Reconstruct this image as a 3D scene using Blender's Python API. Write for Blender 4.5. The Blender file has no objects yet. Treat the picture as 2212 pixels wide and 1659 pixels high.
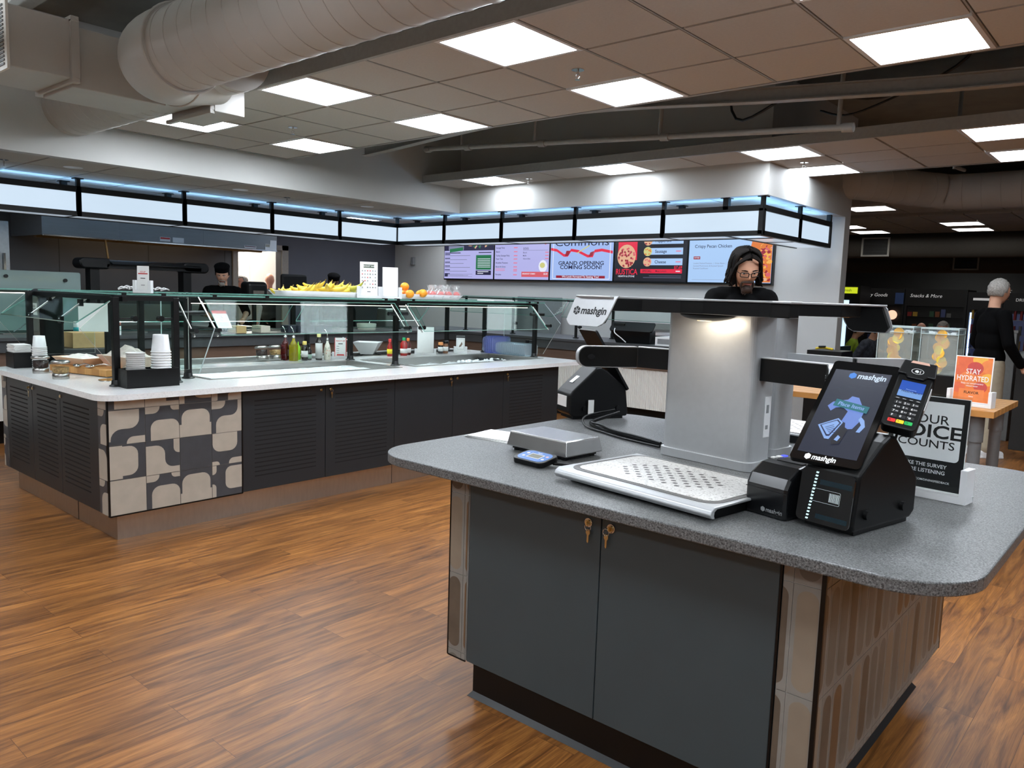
import bpy, math, random
from mathutils import Matrix, Vector
R = math.radians
PI = math.pi
random.seed(7)
SC = bpy.context.scene
COL = SC.collection

# ---------------------------------------------------------------- camera
cd = bpy.data.cameras.new('camera')
cam = bpy.data.objects.new('camera', cd)
COL.objects.link(cam)
cd.sensor_fit = 'HORIZONTAL'
cd.sensor_width = 36.0
cd.lens = 36.0 * 1684.58 / 2212.0
cd.clip_start = 0.02
YAW, PIT, ROL = 0.71263232, -0.11380554, 0.03226195
_f = Vector((-math.sin(YAW) * math.cos(PIT), math.cos(YAW) * math.cos(PIT), math.sin(PIT)))
_r = Vector((math.cos(YAW), math.sin(YAW), 0))
_u = _r.cross(_f)
_r2 = _r * math.cos(ROL) + _u * math.sin(ROL)
_u2 = -_r * math.sin(ROL) + _u * math.cos(ROL)
cam.matrix_world = Matrix(((_r2.x, _u2.x, -_f.x, 0), (_r2.y, _u2.y, -_f.y, 0), (_r2.z, _u2.z, -_f.z, 1.5), (0, 0, 0, 1)))
SC.camera = cam
SC.view_settings.view_transform = 'Standard'
SC.view_settings.look = 'None'
SC.view_settings.exposure = 0.0
SC.view_settings.gamma = 1.0
SC.view_settings.use_curve_mapping = False

# ---------------------------------------------------------------- world and lamp levels
w = bpy.data.worlds.new('world')
SC.world = w
w.use_nodes = True
w.node_tree.nodes['Background'].inputs[0].default_value = (0.75, 0.85, 1.0, 1)
w.node_tree.nodes['Background'].inputs[1].default_value = 0.02
LAMP = 35.0          # emission of the 2x2 ceiling panels
LAMP_FAR = 9.0      # the panels of the dim dining area
SC.cycles.use_denoising = True
SC.cycles.max_bounces = 10
SC.cycles.diffuse_bounces = 5
SC.cycles.transparent_max_bounces = 24
SC.cycles.sample_clamp_indirect = 6.0


def add_point(loc, e, size, color=(1, 1, 1)):
    l = bpy.data.lights.new('point_light', 'POINT')
    l.energy = e
    l.shadow_soft_size = size
    l.color = color
    o = bpy.data.objects.new('point_light', l)
    o.location = loc
    COL.objects.link(o)
    return o


# ---------------------------------------------------------------- materials
def srgb(r, g, b):
    def c(v):
        v /= 255.0
        return v / 12.92 if v <= 0.04045 else ((v + 0.055) / 1.055) ** 2.4
    return (c(r), c(g), c(b), 1.0)


MATS = {}


def mat(name, col=(128, 128, 128), rough=0.5, metal=0.0, noise=0.06, scale=30.0, bump=0.0, bscale=None, emit=0.0,
        coat=0.0, spec=0.5, aniso=0.0, alpha=1.0, stretch=(1, 1, 1), trans=0.0):
    """Principled material with a little procedural mottling of colour and roughness."""
    if name in MATS:
        return MATS[name]
    m = bpy.data.materials.new(name)
    m.use_nodes = True
    nt = m.node_tree
    b = nt.nodes['Principled BSDF']
    c = srgb(*col)
    tc = nt.nodes.new('ShaderNodeTexCoord')
    mp = nt.nodes.new('ShaderNodeMapping')
    mp.inputs['Scale'].default_value = stretch
    nt.links.new(tc.outputs['Object'], mp.inputs[0])
    n = nt.nodes.new('ShaderNodeTexNoise')
    n.inputs['Scale'].default_value = scale
    n.inputs['Detail'].default_value = 4
    nt.links.new(mp.outputs[0], n.inputs['Vector'])
    rp = nt.nodes.new('ShaderNodeValToRGB')
    rp.color_ramp.elements[0].position = 0.3
    rp.color_ramp.elements[1].position = 0.7
    rp.color_ramp.elements[0].color = tuple(max(0, v * (1 - noise)) for v in c[:3]) + (1,)
    rp.color_ramp.elements[1].color = tuple(min(1, v * (1 + noise)) for v in c[:3]) + (1,)
    nt.links.new(n.outputs['Fac'], rp.inputs[0])
    nt.links.new(rp.outputs[0], b.inputs['Base Color'])
    b.inputs['Roughness'].default_value = rough
    b.inputs['Metallic'].default_value = metal
    b.inputs['Specular IOR Level'].default_value = spec
    b.inputs['Coat Weight'].default_value = coat
    b.inputs['Coat Roughness'].default_value = 0.08
    b.inputs['Alpha'].default_value = alpha
    b.inputs['Transmission Weight'].default_value = trans
    if aniso:
        b.inputs['Anisotropic'].default_value = aniso
    if emit:
        nt.links.new(rp.outputs[0], b.inputs['Emission Color'])
        b.inputs['Emission Strength'].default_value = emit
    if bump:
        n2 = nt.nodes.new('ShaderNodeTexNoise')
        n2.inputs['Scale'].default_value = bscale or scale
        n2.inputs['Detail'].default_value = 3
        nt.links.new(mp.outputs[0], n2.inputs['Vector'])
        bp = nt.nodes.new('ShaderNodeBump')
        bp.inputs['Strength'].default_value = bump
        bp.inputs['Distance'].default_value = 0.01
        nt.links.new(n2.outputs['Fac'], bp.inputs['Height'])
        nt.links.new(bp.outputs[0], b.inputs['Normal'])
    MATS[name] = m
    return m


def emis(name, col=(255, 255, 255), s=1.0):
    """A surface that gives light: screens, lamps, lit panels."""
    if name in MATS:
        return MATS[name]
    m = bpy.data.materials.new(name)
    m.use_nodes = True
    b = m.node_tree.nodes['Principled BSDF']
    b.inputs['Base Color'].default_value = (0.02, 0.02, 0.02, 1)
    b.inputs['Roughness'].default_value = 0.25
    n = m.node_tree.nodes.new('ShaderNodeTexNoise')
    n.inputs['Scale'].default_value = 3.0
    rp = m.node_tree.nodes.new('ShaderNodeValToRGB')
    c = srgb(*col)
    rp.color_ramp.elements[0].color = tuple(v * 0.96 for v in c[:3]) + (1,)
    rp.color_ramp.elements[1].color = c
    m.node_tree.links.new(n.outputs['Fac'], rp.inputs[0])
    m.node_tree.links.new(rp.outputs[0], b.inputs['Emission Color'])
    b.inputs['Emission Strength'].default_value = s
    MATS[name] = m
    return m


def glass(name, tint, refl=1.0, base=0.0, haze=(200, 215, 215)):
    """Thin pane: tinted transparency, mirror by Fresnel, and a share of haze on frosted panes."""
    if name in MATS:
        return MATS[name]
    m = bpy.data.materials.new(name)
    m.use_nodes = True
    nt = m.node_tree
    nt.nodes.clear()
    out = nt.nodes.new('ShaderNodeOutputMaterial')
    tr = nt.nodes.new('ShaderNodeBsdfTransparent')
    tr.inputs[0].default_value = srgb(*tint)
    gl = nt.nodes.new('ShaderNodeBsdfGlossy')
    gl.inputs['Roughness'].default_value = 0.03
    gl.inputs['Color'].default_value = (0.9, 1.0, 0.97, 1)
    fr = nt.nodes.new('ShaderNodeLayerWeight')
    fr.inputs['Blend'].default_value = 0.5
    pw = nt.nodes.new('ShaderNodeMath')
    pw.operation = 'POWER'
    pw.inputs[1].default_value = 5.0
    nt.links.new(fr.outputs['Facing'], pw.inputs[0])
    mu = nt.nodes.new('ShaderNodeMath')
    mu.operation = 'MULTIPLY_ADD'
    mu.inputs[1].default_value = 0.9 * min(refl, 1.0)
    mu.inputs[2].default_value = 0.04 * refl
    nt.links.new(pw.outputs[0], mu.inputs[0])
    mx = nt.nodes.new('ShaderNodeMixShader')
    nt.links.new(mu.outputs[0], mx.inputs[0])
    df = nt.nodes.new('ShaderNodeBsdfDiffuse')
    no = nt.nodes.new('ShaderNodeTexNoise')
    no.inputs['Scale'].default_value = 6
    rp = nt.nodes.new('ShaderNodeValToRGB')
    h = srgb(*haze)
    rp.color_ramp.elements[0].color = tuple(v * 0.9 for v in h[:3]) + (1,)
    rp.color_ramp.elements[1].color = h
    nt.links.new(no.outputs['Fac'], rp.inputs[0])
    nt.links.new(rp.outputs[0], df.inputs[0])
    m2 = nt.nodes.new('ShaderNodeMixShader')
    m2.inputs[0].default_value = base
    nt.links.new(tr.outputs[0], m2.inputs[1])
    nt.links.new(df.outputs[0], m2.inputs[2])
    nt.links.new(m2.outputs[0], mx.inputs[1])
    nt.links.new(gl.outputs[0], mx.inputs[2])
    nt.links.new(mx.outputs[0], out.inputs[0])
    MATS[name] = m
    return m


def wood_floor():
    m = bpy.data.materials.new('wood_plank_floor')
    m.use_nodes = True
    nt = m.node_tree
    N, L = nt.nodes.new, nt.links.new
    b = nt.nodes['Principled BSDF']
    tc = N('ShaderNodeTexCoord')
    sep = N('ShaderNodeSeparateXYZ')
    L(tc.outputs['Object'], sep.inputs[0])
    cmb = N('ShaderNodeCombineXYZ')            # planks run along Y
    L(sep.outputs['Y'], cmb.inputs['X'])
    L(sep.outputs['X'], cmb.inputs['Y'])
    br = N('ShaderNodeTexBrick')
    br.offset = 0.37
    br.inputs['Scale'].default_value = 1.0
    br.inputs['Brick Width'].default_value = 1.22
    br.inputs['Row Height'].default_value = 0.155
    br.inputs['Mortar Size'].default_value = 0.0009
    br.inputs['Mortar Smooth'].default_value = 0.3
    br.inputs['Bias'].default_value = 0
    br.inputs['Color1'].default_value = (0, 0, 0, 1)
    br.inputs['Color2'].default_value = (1, 1, 1, 1)
    br.inputs['Mortar'].default_value = (0.5, 0.5, 0.5, 1)
    L(cmb.outputs[0], br.inputs['Vector'])
    # grain: coordinates shifted per plank, stretched along it
    mul = N('ShaderNodeVectorMath')
    mul.operation = 'SCALE'
    mul.inputs['Scale'].default_value = 13.7
    L(br.outputs['Color'], mul.inputs[0])
    mp = N('ShaderNodeMapping')
    mp.inputs['Scale'].default_value = (0.9, 9.5, 1.0)
    L(cmb.outputs[0], mp.inputs[0])
    ad = N('ShaderNodeVectorMath')
    ad.operation = 'ADD'
    L(mp.outputs[0], ad.inputs[0])
    L(mul.outputs[0], ad.inputs[1])
    n1 = N('ShaderNodeTexNoise')
    n1.inputs['Scale'].default_value = 2.1
    n1.inputs['Detail'].default_value = 7
    n1.inputs['Roughness'].default_value = 0.62
    n1.inputs['Distortion'].default_value = 1.3
    L(ad.outputs[0], n1.inputs['Vector'])
    wv = N('ShaderNodeTexNoise')
    wv.inputs['Scale'].default_value = 14.0
    wv.inputs['Detail'].default_value = 5
    wv.inputs['Distortion'].default_value = 0.6
    mp2 = N('ShaderNodeMapping')
    mp2.inputs['Scale'].default_value = (0.35, 3.2, 1.0)
    L(ad.outputs[0], mp2.inputs[0])
    L(mp2.outputs[0], wv.inputs['Vector'])
    rp = N('ShaderNodeValToRGB')
    e = rp.color_ramp.elements
    e[0].position = 0.30
    e[0].color = srgb(84, 50, 24)
    e[1].position = 0.72
    e[1].color = srgb(176, 120, 62)
    x = e.new(0.45)
    x.color = srgb(124, 78, 37)
    x = e.new(0.56)
    x.color = srgb(148, 96, 46)
    L(n1.outputs['Fac'], rp.inputs[0])
    rp2 = N('ShaderNodeValToRGB')
    rp2.color_ramp.elements[0].position = 0.36
    rp2.color_ramp.elements[0].color = (0.60, 0.56, 0.52, 1)
    rp2.color_ramp.elements[1].position = 0.55
    rp2.color_ramp.elements[1].color = (1.05, 1.05, 1.05, 1)
    L(wv.outputs['Fac'], rp2.inputs[0])
    mx = N('ShaderNodeMix')
    mx.data_type = 'RGBA'
    mx.blend_type = 'MULTIPLY'
    mx.inputs[0].default_value = 0.75
    L(rp.outputs[0], mx.inputs[6])
    L(rp2.outputs[0], mx.inputs[7])
    hv = N('ShaderNodeHueSaturation')
    mr = N('ShaderNodeMapRange')
    mr.inputs[3].default_value = 0.80
    mr.inputs[4].default_value = 1.12
    L(br.outputs['Color'], mr.inputs[0])
    L(mr.outputs[0], hv.inputs['Value'])
    L(mx.outputs[2], hv.inputs['Color'])
    mo = N('ShaderNodeMix')
    mo.data_type = 'RGBA'
    mo.inputs[7].default_value = srgb(70, 38, 18)
    L(br.outputs['Fac'], mo.inputs[0])
    L(hv.outputs[0], mo.inputs[6])
    L(mo.outputs[2], b.inputs['Base Color'])
    mr2 = N('ShaderNodeMapRange')
    mr2.inputs[3].default_value = 0.30
    mr2.inputs[4].default_value = 0.46
    L(wv.outputs['Fac'], mr2.inputs[0])
    L(mr2.outputs[0], b.inputs['Roughness'])
    b.inputs['Specular IOR Level'].default_value = 0.4
    bp = N('ShaderNodeBump')
    bp.inputs['Strength'].default_value = 0.12
    bp.inputs['Distance'].default_value = 0.002
    L(wv.outputs['Fac'], bp.inputs['Height'])
    L(bp.outputs[0], b.inputs['Normal'])
    return m


def speckle(name, base, dark, light, rough, scale=160, amount=0.5, cloud=(.86, 1.12)):
    """Stone: fine dark and light grains in a base colour, with broad clouds."""
    m = bpy.data.materials.new(name)
    m.use_nodes = True
    nt = m.node_tree
    N, L = nt.nodes.new, nt.links.new
    b = nt.nodes['Principled BSDF']
    tc = N('ShaderNodeTexCoord')
    n1 = N('ShaderNodeTexNoise')
    n1.inputs['Scale'].default_value = scale
    n1.inputs['Detail'].default_value = 3
    n1.inputs['Roughness'].default_value = 0.7
    n2 = N('ShaderNodeTexNoise')
    n2.inputs['Scale'].default_value = 6
    n2.inputs['Detail'].default_value = 6
    L(tc.outputs['Object'], n1.inputs['Vector'])
    L(tc.outputs['Object'], n2.inputs['Vector'])
    r1 = N('ShaderNodeValToRGB')
    e = r1.color_ramp.elements
    e[0].position = 0.5 - 0.16 * (1.2 - amount)
    e[0].color = srgb(*dark)
    e[1].position = 0.5 + 0.2 * (1.2 - amount)
    e[1].color = srgb(*light)
    x = e.new(0.47)
    x.color = srgb(*base)
    x = e.new(0.55)
    x.color = srgb(*base)
    L(n1.outputs['Fac'], r1.inputs[0])
    mr = N('ShaderNodeMapRange')
    mr.inputs[3].default_value = cloud[0]
    mr.inputs[4].default_value = cloud[1]
    L(n2.outputs['Fac'], mr.inputs[0])
    hv = N('ShaderNodeHueSaturation')
    L(mr.outputs[0], hv.inputs['Value'])
    L(r1.outputs[0], hv.inputs['Color'])
    L(hv.outputs[0], b.inputs['Base Color'])
    b.inputs['Roughness'].default_value = rough
    MATS[name] = m
    return m


M_FLOOR = wood_floor()
M_STONE = speckle('grey_stone', (98, 99, 99), (50, 50, 50), (130, 131, 131), 0.38, 210, 0.6)
M_QUARTZ = speckle('white_quartz', (238, 239, 238), (226, 227, 226), (243, 244, 243), 0.10, 90, 0.3, (.97, 1.02))
M_DECK = mat('deck_paint', (140, 142, 136), 0.8, noise=0.1, scale=4)
M_TILE = mat('ceiling_tile', (186, 182, 176), 0.95, noise=0.03, scale=60, bump=0.05, bscale=200)
M_TBAR = mat('ceiling_grid', (170, 166, 160), 0.6)
M_TRIMW = mat('ceiling_edge_trim', (150, 150, 146), 0.5)
M_WALL = mat('pale_grey_wall', (192, 192, 189), 0.55, noise=0.02, scale=3, bump=0.02, bscale=250)
M_WALLD = mat('slate_wall', (86, 88, 98), 0.6, noise=0.04, scale=3)
M_WALLF = mat('far_grey_wall', (104, 108, 110), 0.7, noise=0.04, scale=3)
M_KTILE = mat('kitchen_tile_wall', (78, 77, 78), 0.35, noise=0.06, scale=3)
M_WHITE = mat('white_paint', (225, 223, 216), 0.5, noise=0.02)
M_BLACK = mat('black_metal', (7, 8, 9), 0.38, metal=0.3, noise=0.1)
M_BPLA = mat('black_plastic', (6, 7, 8), 0.42, spec=.3, noise=0.12, bump=0.03, bscale=400)
M_BGLOSS = mat('gloss_black', (6, 7, 9), 0.06, noise=0.1, coat=0.6)
M_CHAR = mat('charcoal_laminate', (33, 38, 42), 0.42, noise=0.03, scale=8)
M_CHARB = mat('slate_laminate', (60, 70, 74), 0.45, noise=0.03, scale=8)
M_SLOT = mat('slot_black', (5, 5, 6), 0.8)
M_STEEL = mat('brushed_steel', (176, 174, 170), 0.28, metal=1.0, noise=0.05, scale=30, stretch=(1, 1, 20), aniso=0.5)
M_STEELK = mat('kick_steel', (186, 176, 164), 0.34, metal=0.92, noise=0.05, scale=12, stretch=(4, 4, 1))
M_ALU = mat('satin_aluminium', (196, 198, 200), 0.40, metal=0.55, noise=0.02, scale=40)
M_CHROME = mat('chrome', (215, 215, 215), 0.1, metal=1.0, noise=0.03)
M_BRASS = mat('brass', (206, 184, 132), 0.3, metal=1.0, noise=0.05)
M_PAPER = mat('white_paper', (232, 232, 230), 0.6, noise=0.02)
M_PLASW = mat('white_plastic', (224, 225, 226), 0.3, noise=0.02)
M_INK = mat('black_ink', (16, 16, 18), 0.5)
M_REDINK = mat('red_ink', (200, 52, 50), 0.5)
M_GREYINK = mat('grey_ink', (128, 130, 132), 0.5)
M_DUCT = mat('duct_paint', (182, 180, 175), 0.45, noise=0.03, scale=5)
M_PIPE = mat('pipe_paint', (150, 148, 143), 0.5)
M_DARKP = mat('dark_paint', (38, 38, 38), 0.7)
M_GLASS = glass('clear_glass', (244, 251, 248), .8)
M_GLASSP = glass('clear_glass_slope', (246, 252, 250), .12)
M_GLASSC = glass('clear_cover', (252, 253, 253), .25)
M_GEDGE = mat('glass_edge', (118, 168, 156), 0.15, noise=0.1, spec=0.8)
M_GEDGW = mat('glass_edge_pale', (176, 190, 190), 0.15, noise=0.05, spec=0.8)
M_FROST = glass('frosted_glass', (220, 232, 230), 1.0, 0.42, (178, 198, 196))
M_ACRY = glass('clear_acrylic', (250, 252, 252), 0.8, 0.05, (225, 235, 240))
M_LENS = mat('canopy_soffit_panel', (205, 216, 226), .3, noise=.02, emit=.5, alpha=.62)  # emission stands in for light coming through the milky acrylic
M_SKIN = mat('skin', (206, 156, 128), 0.5, noise=0.06, scale=12)
M_HAIRL = mat('dark_hair_light', (26, 18, 14), 0.7, spec=.12, noise=0.3, scale=120, stretch=(4, 4, 1))
M_HAIRD = mat('dark_hair', (9, 6, 5), 0.7, spec=.12, noise=0.3, scale=120, bump=0.6, bscale=90, stretch=(4, 4, 1))
M_HAIRG = mat('grey_hair', (150, 146, 140), 0.6, noise=0.25, scale=80, bump=0.7, bscale=70)
M_CLOTHB = mat('black_cloth', (5, 5, 6), 0.9, spec=.1, noise=0.2, scale=40, bump=0.15, bscale=18)
M_KHAKI = mat('khaki_cloth', (170, 158, 136), 0.85, noise=0.06, scale=30, bump=0.2, bscale=14)
M_WOODL = mat('maple_butcher_block', (196, 144, 84), 0.4, noise=0.14, scale=7, stretch=(14, 1, 1))
M_BROWN = mat('brown_wood_panel', (96, 74, 60), 0.5, noise=0.12, scale=5, stretch=(1, 1, 12))
M_DKCNT = mat('dark_counter', (66, 68, 70), 0.4, noise=0.06)
M_PLANP = emis('lamp_diffuser', (238, 246, 255), LAMP)
M_PLAN2 = emis('lamp_diffuser_back', (238, 246, 255), 17.0)
M_PLANK = emis('lamp_diffuser_kitchen', (238, 246, 255), 15.0)
M_PLANF = emis('lamp_diffuser_far', (255, 252, 246), LAMP_FAR)


# ---------------------------------------------------------------- mesh builder
def frame(o, u, v):
    """Matrix whose X is u, Y is v and Z their cross product, at origin o."""
    u = Vector(u).normalized()
    v = Vector(v).normalized()
    n = u.cross(v).normalized()
    return Matrix(((u.x, v.x, n.x, o[0]), (u.y, v.y, n.y, o[1]), (u.z, v.z, n.z, o[2]), (0, 0, 0, 1)))


class MB:
    def __init__(self, T=None):
        self.v, self.f, self.mi, self.sm, self.mats = [], [], [], [], []
        self.T = T or Matrix.Identity(4)

    def m(self, m):
        if m not in self.mats:
            self.mats.append(m)
        return self.mats.index(m)

    def add(self, vs, fs, m, smooth=False):
        k = len(self.v)
        mi = self.m(m)
        self.v += [self.T @ Vector(p) for p in vs]
        for f in fs:
            self.f.append([i + k for i in f])
            self.mi.append(mi)
            self.sm.append(smooth)
        return self

    def box(self, x0, x1, y0, y1, z0, z1, m, top=None):
        vs = [(x0, y0, z0), (x1, y0, z0), (x1, y1, z0), (x0, y1, z0), (x0, y0, z1), (x1, y0, z1), (x1, y1, z1), (x0, y1, z1)]
        self.add(vs, [(3, 2, 1, 0), (0, 1, 5, 4), (1, 2, 6, 5), (2, 3, 7, 6), (3, 0, 4, 7)], m)
        return self.add([vs[4], vs[5], vs[6], vs[7]], [(0, 1, 2, 3)], top or m)

    def bc(self, c, s, m):
        return self.box(c[0] - s[0] / 2, c[0] + s[0] / 2, c[1] - s[1] / 2, c[1] + s[1] / 2, c[2] - s[2] / 2, c[2] + s[2] / 2, m)

    def ring(self, c, ax, r, n, up=None):
        ax = Vector(ax).normalized()
        a = ax.orthogonal().normalized() if up is None else (Vector(up) - ax * ax.dot(Vector(up))).normalized()
        b = ax.cross(a)
        return [Vector(c) + a * (r * math.cos(2 * PI * i / n)) + b * (r * math.sin(2 * PI * i / n)) for i in range(n)]

    def cyl(self, p0, p1, r, m, n=16, r1=None, smooth=True, caps=True):
        ax = Vector(p1) - Vector(p0)
        A = self.ring(p0, ax, r, n)
        B = self.ring(p1, ax, r if r1 is None else r1, n)
        self.add(A + B, [(i, (i + 1) % n, n + (i + 1) % n, n + i) for i in range(n)], m, smooth)
        if caps:
            self.add(A, [tuple(range(n))[::-1]], m)
            self.add(B, [tuple(range(n))], m)
        return self

    def lathe(self, prof, m, c=(0, 0, 0), n=24, smooth=True, axis=None, sq=None):
        vs, fs = [], []
        for r, z in prof:
            for i in range(n):
                a = 2 * PI * i / n
                vs.append((c[0] + r * math.cos(a), c[1] + r * math.sin(a) * (sq or 1), c[2] + z))
        for k in range(len(prof) - 1):
            for i in range(n):
                j = (i + 1) % n
                fs.append((k * n + i, k * n + j, (k + 1) * n + j, (k + 1) * n + i))
        self.add(vs, fs, m, smooth)
        if prof[0][0] > 1e-4:
            self.add(vs[:n], [tuple(range(n))[::-1]], m)
        if prof[-1][0] > 1e-4:
            self.add(vs[-n:], [tuple(range(n))], m)
        return self

    def tube(self, pts, r, m, n=8, smooth=True, caps=True, up=None, sub=0):
        pts = [Vector(p) for p in pts]
        if sub:
            pts = smooth_path(pts, sub)
        rs = r if isinstance(r, (list, tuple)) else [r] * len(pts)
        if sub and isinstance(r, (list, tuple)):
            q = len(r) - 1
            rs = [r[min(q, int(i / len(pts) * q))] + (r[min(q, int(i / len(pts) * q) + 1)] - r[min(q, int(i / len(pts) * q))]) * ((i / len(pts) * q) % 1) for i in range(len(pts))]
        vs = []
        t0 = (pts[1] - pts[0]).normalized()
        a = t0.orthogonal().normalized()
        for k, p in enumerate(pts):
            t = (pts[min(k + 1, len(pts) - 1)] - pts[max(k - 1, 0)]).normalized()
            a = (a - t * a.dot(t)).normalized()
            b = t.cross(a)
            for i in range(n):
                g = 2 * PI * i / n
                vs.append(p + a * (rs[k] * math.cos(g)) + b * (rs[k] * math.sin(g)))
        fs = [(k * n + i, k * n + (i + 1) % n, (k + 1) * n + (i + 1) % n, (k + 1) * n + i) for k in range(len(pts) - 1) for i in range(n)]
        self.add(vs, fs, m, smooth)
        if caps:
            self.add(vs[:n], [tuple(range(n))[::-1]], m)
            self.add(vs[-n:], [tuple(range(n))], m)
        return self

    def prism(self, poly, z0, z1, m, M=None, side=None):
        """Polygon in the local XY plane, from z0 to z1, optionally placed by M."""
        n = len(poly)
        A = [Vector((p[0], p[1], z0)) for p in poly]
        B = [Vector((p[0], p[1], z1)) for p in poly]
        if M is not None:
            A = [M @ p for p in A]
            B = [M @ p for p in B]
        self.add(A + B, [(i, (i + 1) % n, n + (i + 1) % n, n + i) for i in range(n)], side or m)
        self.add(A, [tuple(range(n))[::-1]], m)
        self.add(B, [tuple(range(n))], m)
        return self

    def flat(self, poly, z, m, M=None):
        A = [Vector((p[0], p[1], z)) for p in poly]
        if M is not None:
            A = [M @ p for p in A]
        return self.add(A, [tuple(range(len(poly)))], m)

    def ell(self, c, r, m, n=16, k=10, M=None, z0=-1.0, z1=1.0, smooth=True):
        vs, fs = [], []
        for j in range(k + 1):
            t = -PI / 2 + PI * j / k
            z = max(z0, min(z1, math.sin(t)))
            q = math.cos(math.asin(z))
            for i in range(n):
                a = 2 * PI * i / n
                p = Vector((c[0] + r[0] * q * math.cos(a), c[1] + r[1] * q * math.sin(a), c[2] + r[2] * z))
                vs.append(M @ p if M is not None else p)
        for j in range(k):
            for i in range(n):
                fs.append((j * n + i, j * n + (i + 1) % n, (j + 1) * n + (i + 1) % n, (j + 1) * n + i))
        return self.add(vs, fs, m, smooth)

    def text(self, s, size, m, M, align='CENTER', bold=0.0, z=0.0, xs=1.0, shear=0.0):
        vs, fs = text_mesh(s, align, bold, shear)
        S = M @ Matrix.Translation((0, 0, z)) @ Matrix.Diagonal((size * xs, size, size, 1))
        return self.add([S @ v for v in vs], fs, m)

    def build(self, name, parent=None, bevel=0.0, seg=2, kind=None, label=None, cat=None, group=None, merge=False, mods=None):
        me = bpy.data.meshes.new(name)
        vs = self.v
        o = bpy.data.objects.new(name, me)
        if parent is not None:
            r = parent
            while r.parent is not None:
                r = r.parent
            inv = r.matrix_basis.inverted()
            vs = [inv @ v for v in vs]
            o.parent = parent
        else:
            xs = [v.x for v in vs]
            ys = [v.y for v in vs]
            c = Vector(((min(xs) + max(xs)) / 2, (min(ys) + max(ys)) / 2, min(v.z for v in vs)))
            if kind == 'structure':
                c = Vector((0, 0, 0))
            vs = [v - c for v in vs]
            o.location = c
        me.from_pydata([tuple(v) for v in vs], [], self.f)
        for mm in self.mats:
            me.materials.append(mm)
        me.polygons.foreach_set('material_index', self.mi)
        me.polygons.foreach_set('use_smooth', self.sm)
        me.update()
        COL.objects.link(o)
        if merge or bevel:
            import bmesh
            b = bmesh.new()
            b.from_mesh(me)
            bmesh.ops.remove_doubles(b, verts=b.verts, dist=1e-5)
            b.to_mesh(me)
            b.free()
        if bevel:
            bm = o.modifiers.new('bevel', 'BEVEL')
            bm.width = bevel
            bm.segments = seg
            bm.limit_method = 'ANGLE'
            bm.angle_limit = R(35)
            bm.harden_normals = False
        tag(o, label, cat, group, kind)
        return o


def smooth_path(pts, k):
    out = []
    n = len(pts)
    for i in range(n - 1):
        p0, p1, p2, p3 = pts[max(i - 1, 0)], pts[i], pts[i + 1], pts[min(i + 2, n - 1)]
        for j in range(k):
            t = j / k
            out.append(0.5 * ((2 * p1) + (p2 - p0) * t + (2 * p0 - 5 * p1 + 4 * p2 - p3) * t * t + (3 * p1 - p0 - 3 * p2 + p3) * t ** 3))
    out.append(pts[-1])
    return out


_TX = {}


def text_mesh(s, align, bold, shear):
    key = (s, align, bold, shear)
    if key not in _TX:
        cu = bpy.data.curves.new('txt', 'FONT')
        cu.body = s
        cu.align_x = align
        cu.align_y = 'CENTER'
        cu.size = 1.0
        cu.offset = bold
        cu.shear = shear
        cu.resolution_u = 3
        cu.fill_mode = 'BOTH'
        o = bpy.data.objects.new('txt', cu)
        COL.objects.link(o)
        dg = bpy.context.evaluated_depsgraph_get()
        me = bpy.data.meshes.new_from_object(o.evaluated_get(dg))
        _TX[key] = ([v.co.copy() for v in me.vertices], [list(p.vertices) for p in me.polygons])
        bpy.data.objects.remove(o)
        bpy.data.curves.remove(cu)
        bpy.data.meshes.remove(me)
    return _TX[key]


def tag(o, label=None, cat=None, group=None, kind=None):
    if label:
        o['label'] = label
    if cat:
        o['category'] = cat
    if group:
        o['group'] = group
    if kind:
        o['kind'] = kind
    return o


def thing(name, label, cat, loc=(0, 0, 0), rz=0.0, group=None):
    o = bpy.data.objects.new(name, None)
    COL.objects.link(o)
    o.empty_display_size = 0.05
    o.matrix_basis = Matrix.Translation(loc) @ Matrix.Rotation(rz, 4, 'Z')
    return tag(o, label, cat, group)


def place(o, loc, rz=0.0):
    o.matrix_basis = Matrix.Translation(loc) @ Matrix.Rotation(rz, 4, 'Z')
    return o


def copy_tree(o, parent=None):
    c = o.copy()
    COL.objects.link(c)
    c.parent = parent
    for ch in list(o.children):
        copy_tree(ch, c)
    return c


def dup(o, loc, rz, label, group=None):
    c = copy_tree(o)
    place(c, loc, rz)
    c['label'] = label
    if group:
        c['group'] = group
    return c


def rrect(x0, x1, y0, y1, r, k=5, which=(1, 1, 1, 1)):
    """Rounded rectangle, corners BL BR TR TL on or off."""
    out = []
    for i, (cx, cy, a0) in enumerate(((x0 + r, y0 + r, PI), (x1 - r, y0 + r, 1.5 * PI), (x1 - r, y1 - r, 0), (x0 + r, y1 - r, 0.5 * PI))):
        if which[i]:
            out += [(cx + r * math.cos(a0 + PI / 2 * j / k), cy + r * math.sin(a0 + PI / 2 * j / k)) for j in range(k + 1)]
        else:
            out.append(((x0, y0), (x1, y0), (x1, y1), (x0, y1))[i])
    return out


def S(mb, name, **k):
    return mb.build(name, kind='structure', **k)


def rpoly(pts, k=5):
    """Polygon with rounded corners, convex or concave: points are (x, y, radius)."""
    out = []
    n = len(pts)
    for i in range(n):
        x, y, r = pts[i]
        if r <= 0:
            out.append((x, y))
            continue
        p = Vector((x, y))
        a = (Vector(pts[i - 1][:2]) - p).normalized() * r
        b = (Vector(pts[(i + 1) % n][:2]) - p).normalized() * r
        for j in range(k + 1):
            t = PI / 2 * j / k
            q = p + a + b - b * math.cos(t) - a * math.sin(t)
            out.append((q.x, q.y))
    return out

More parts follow.
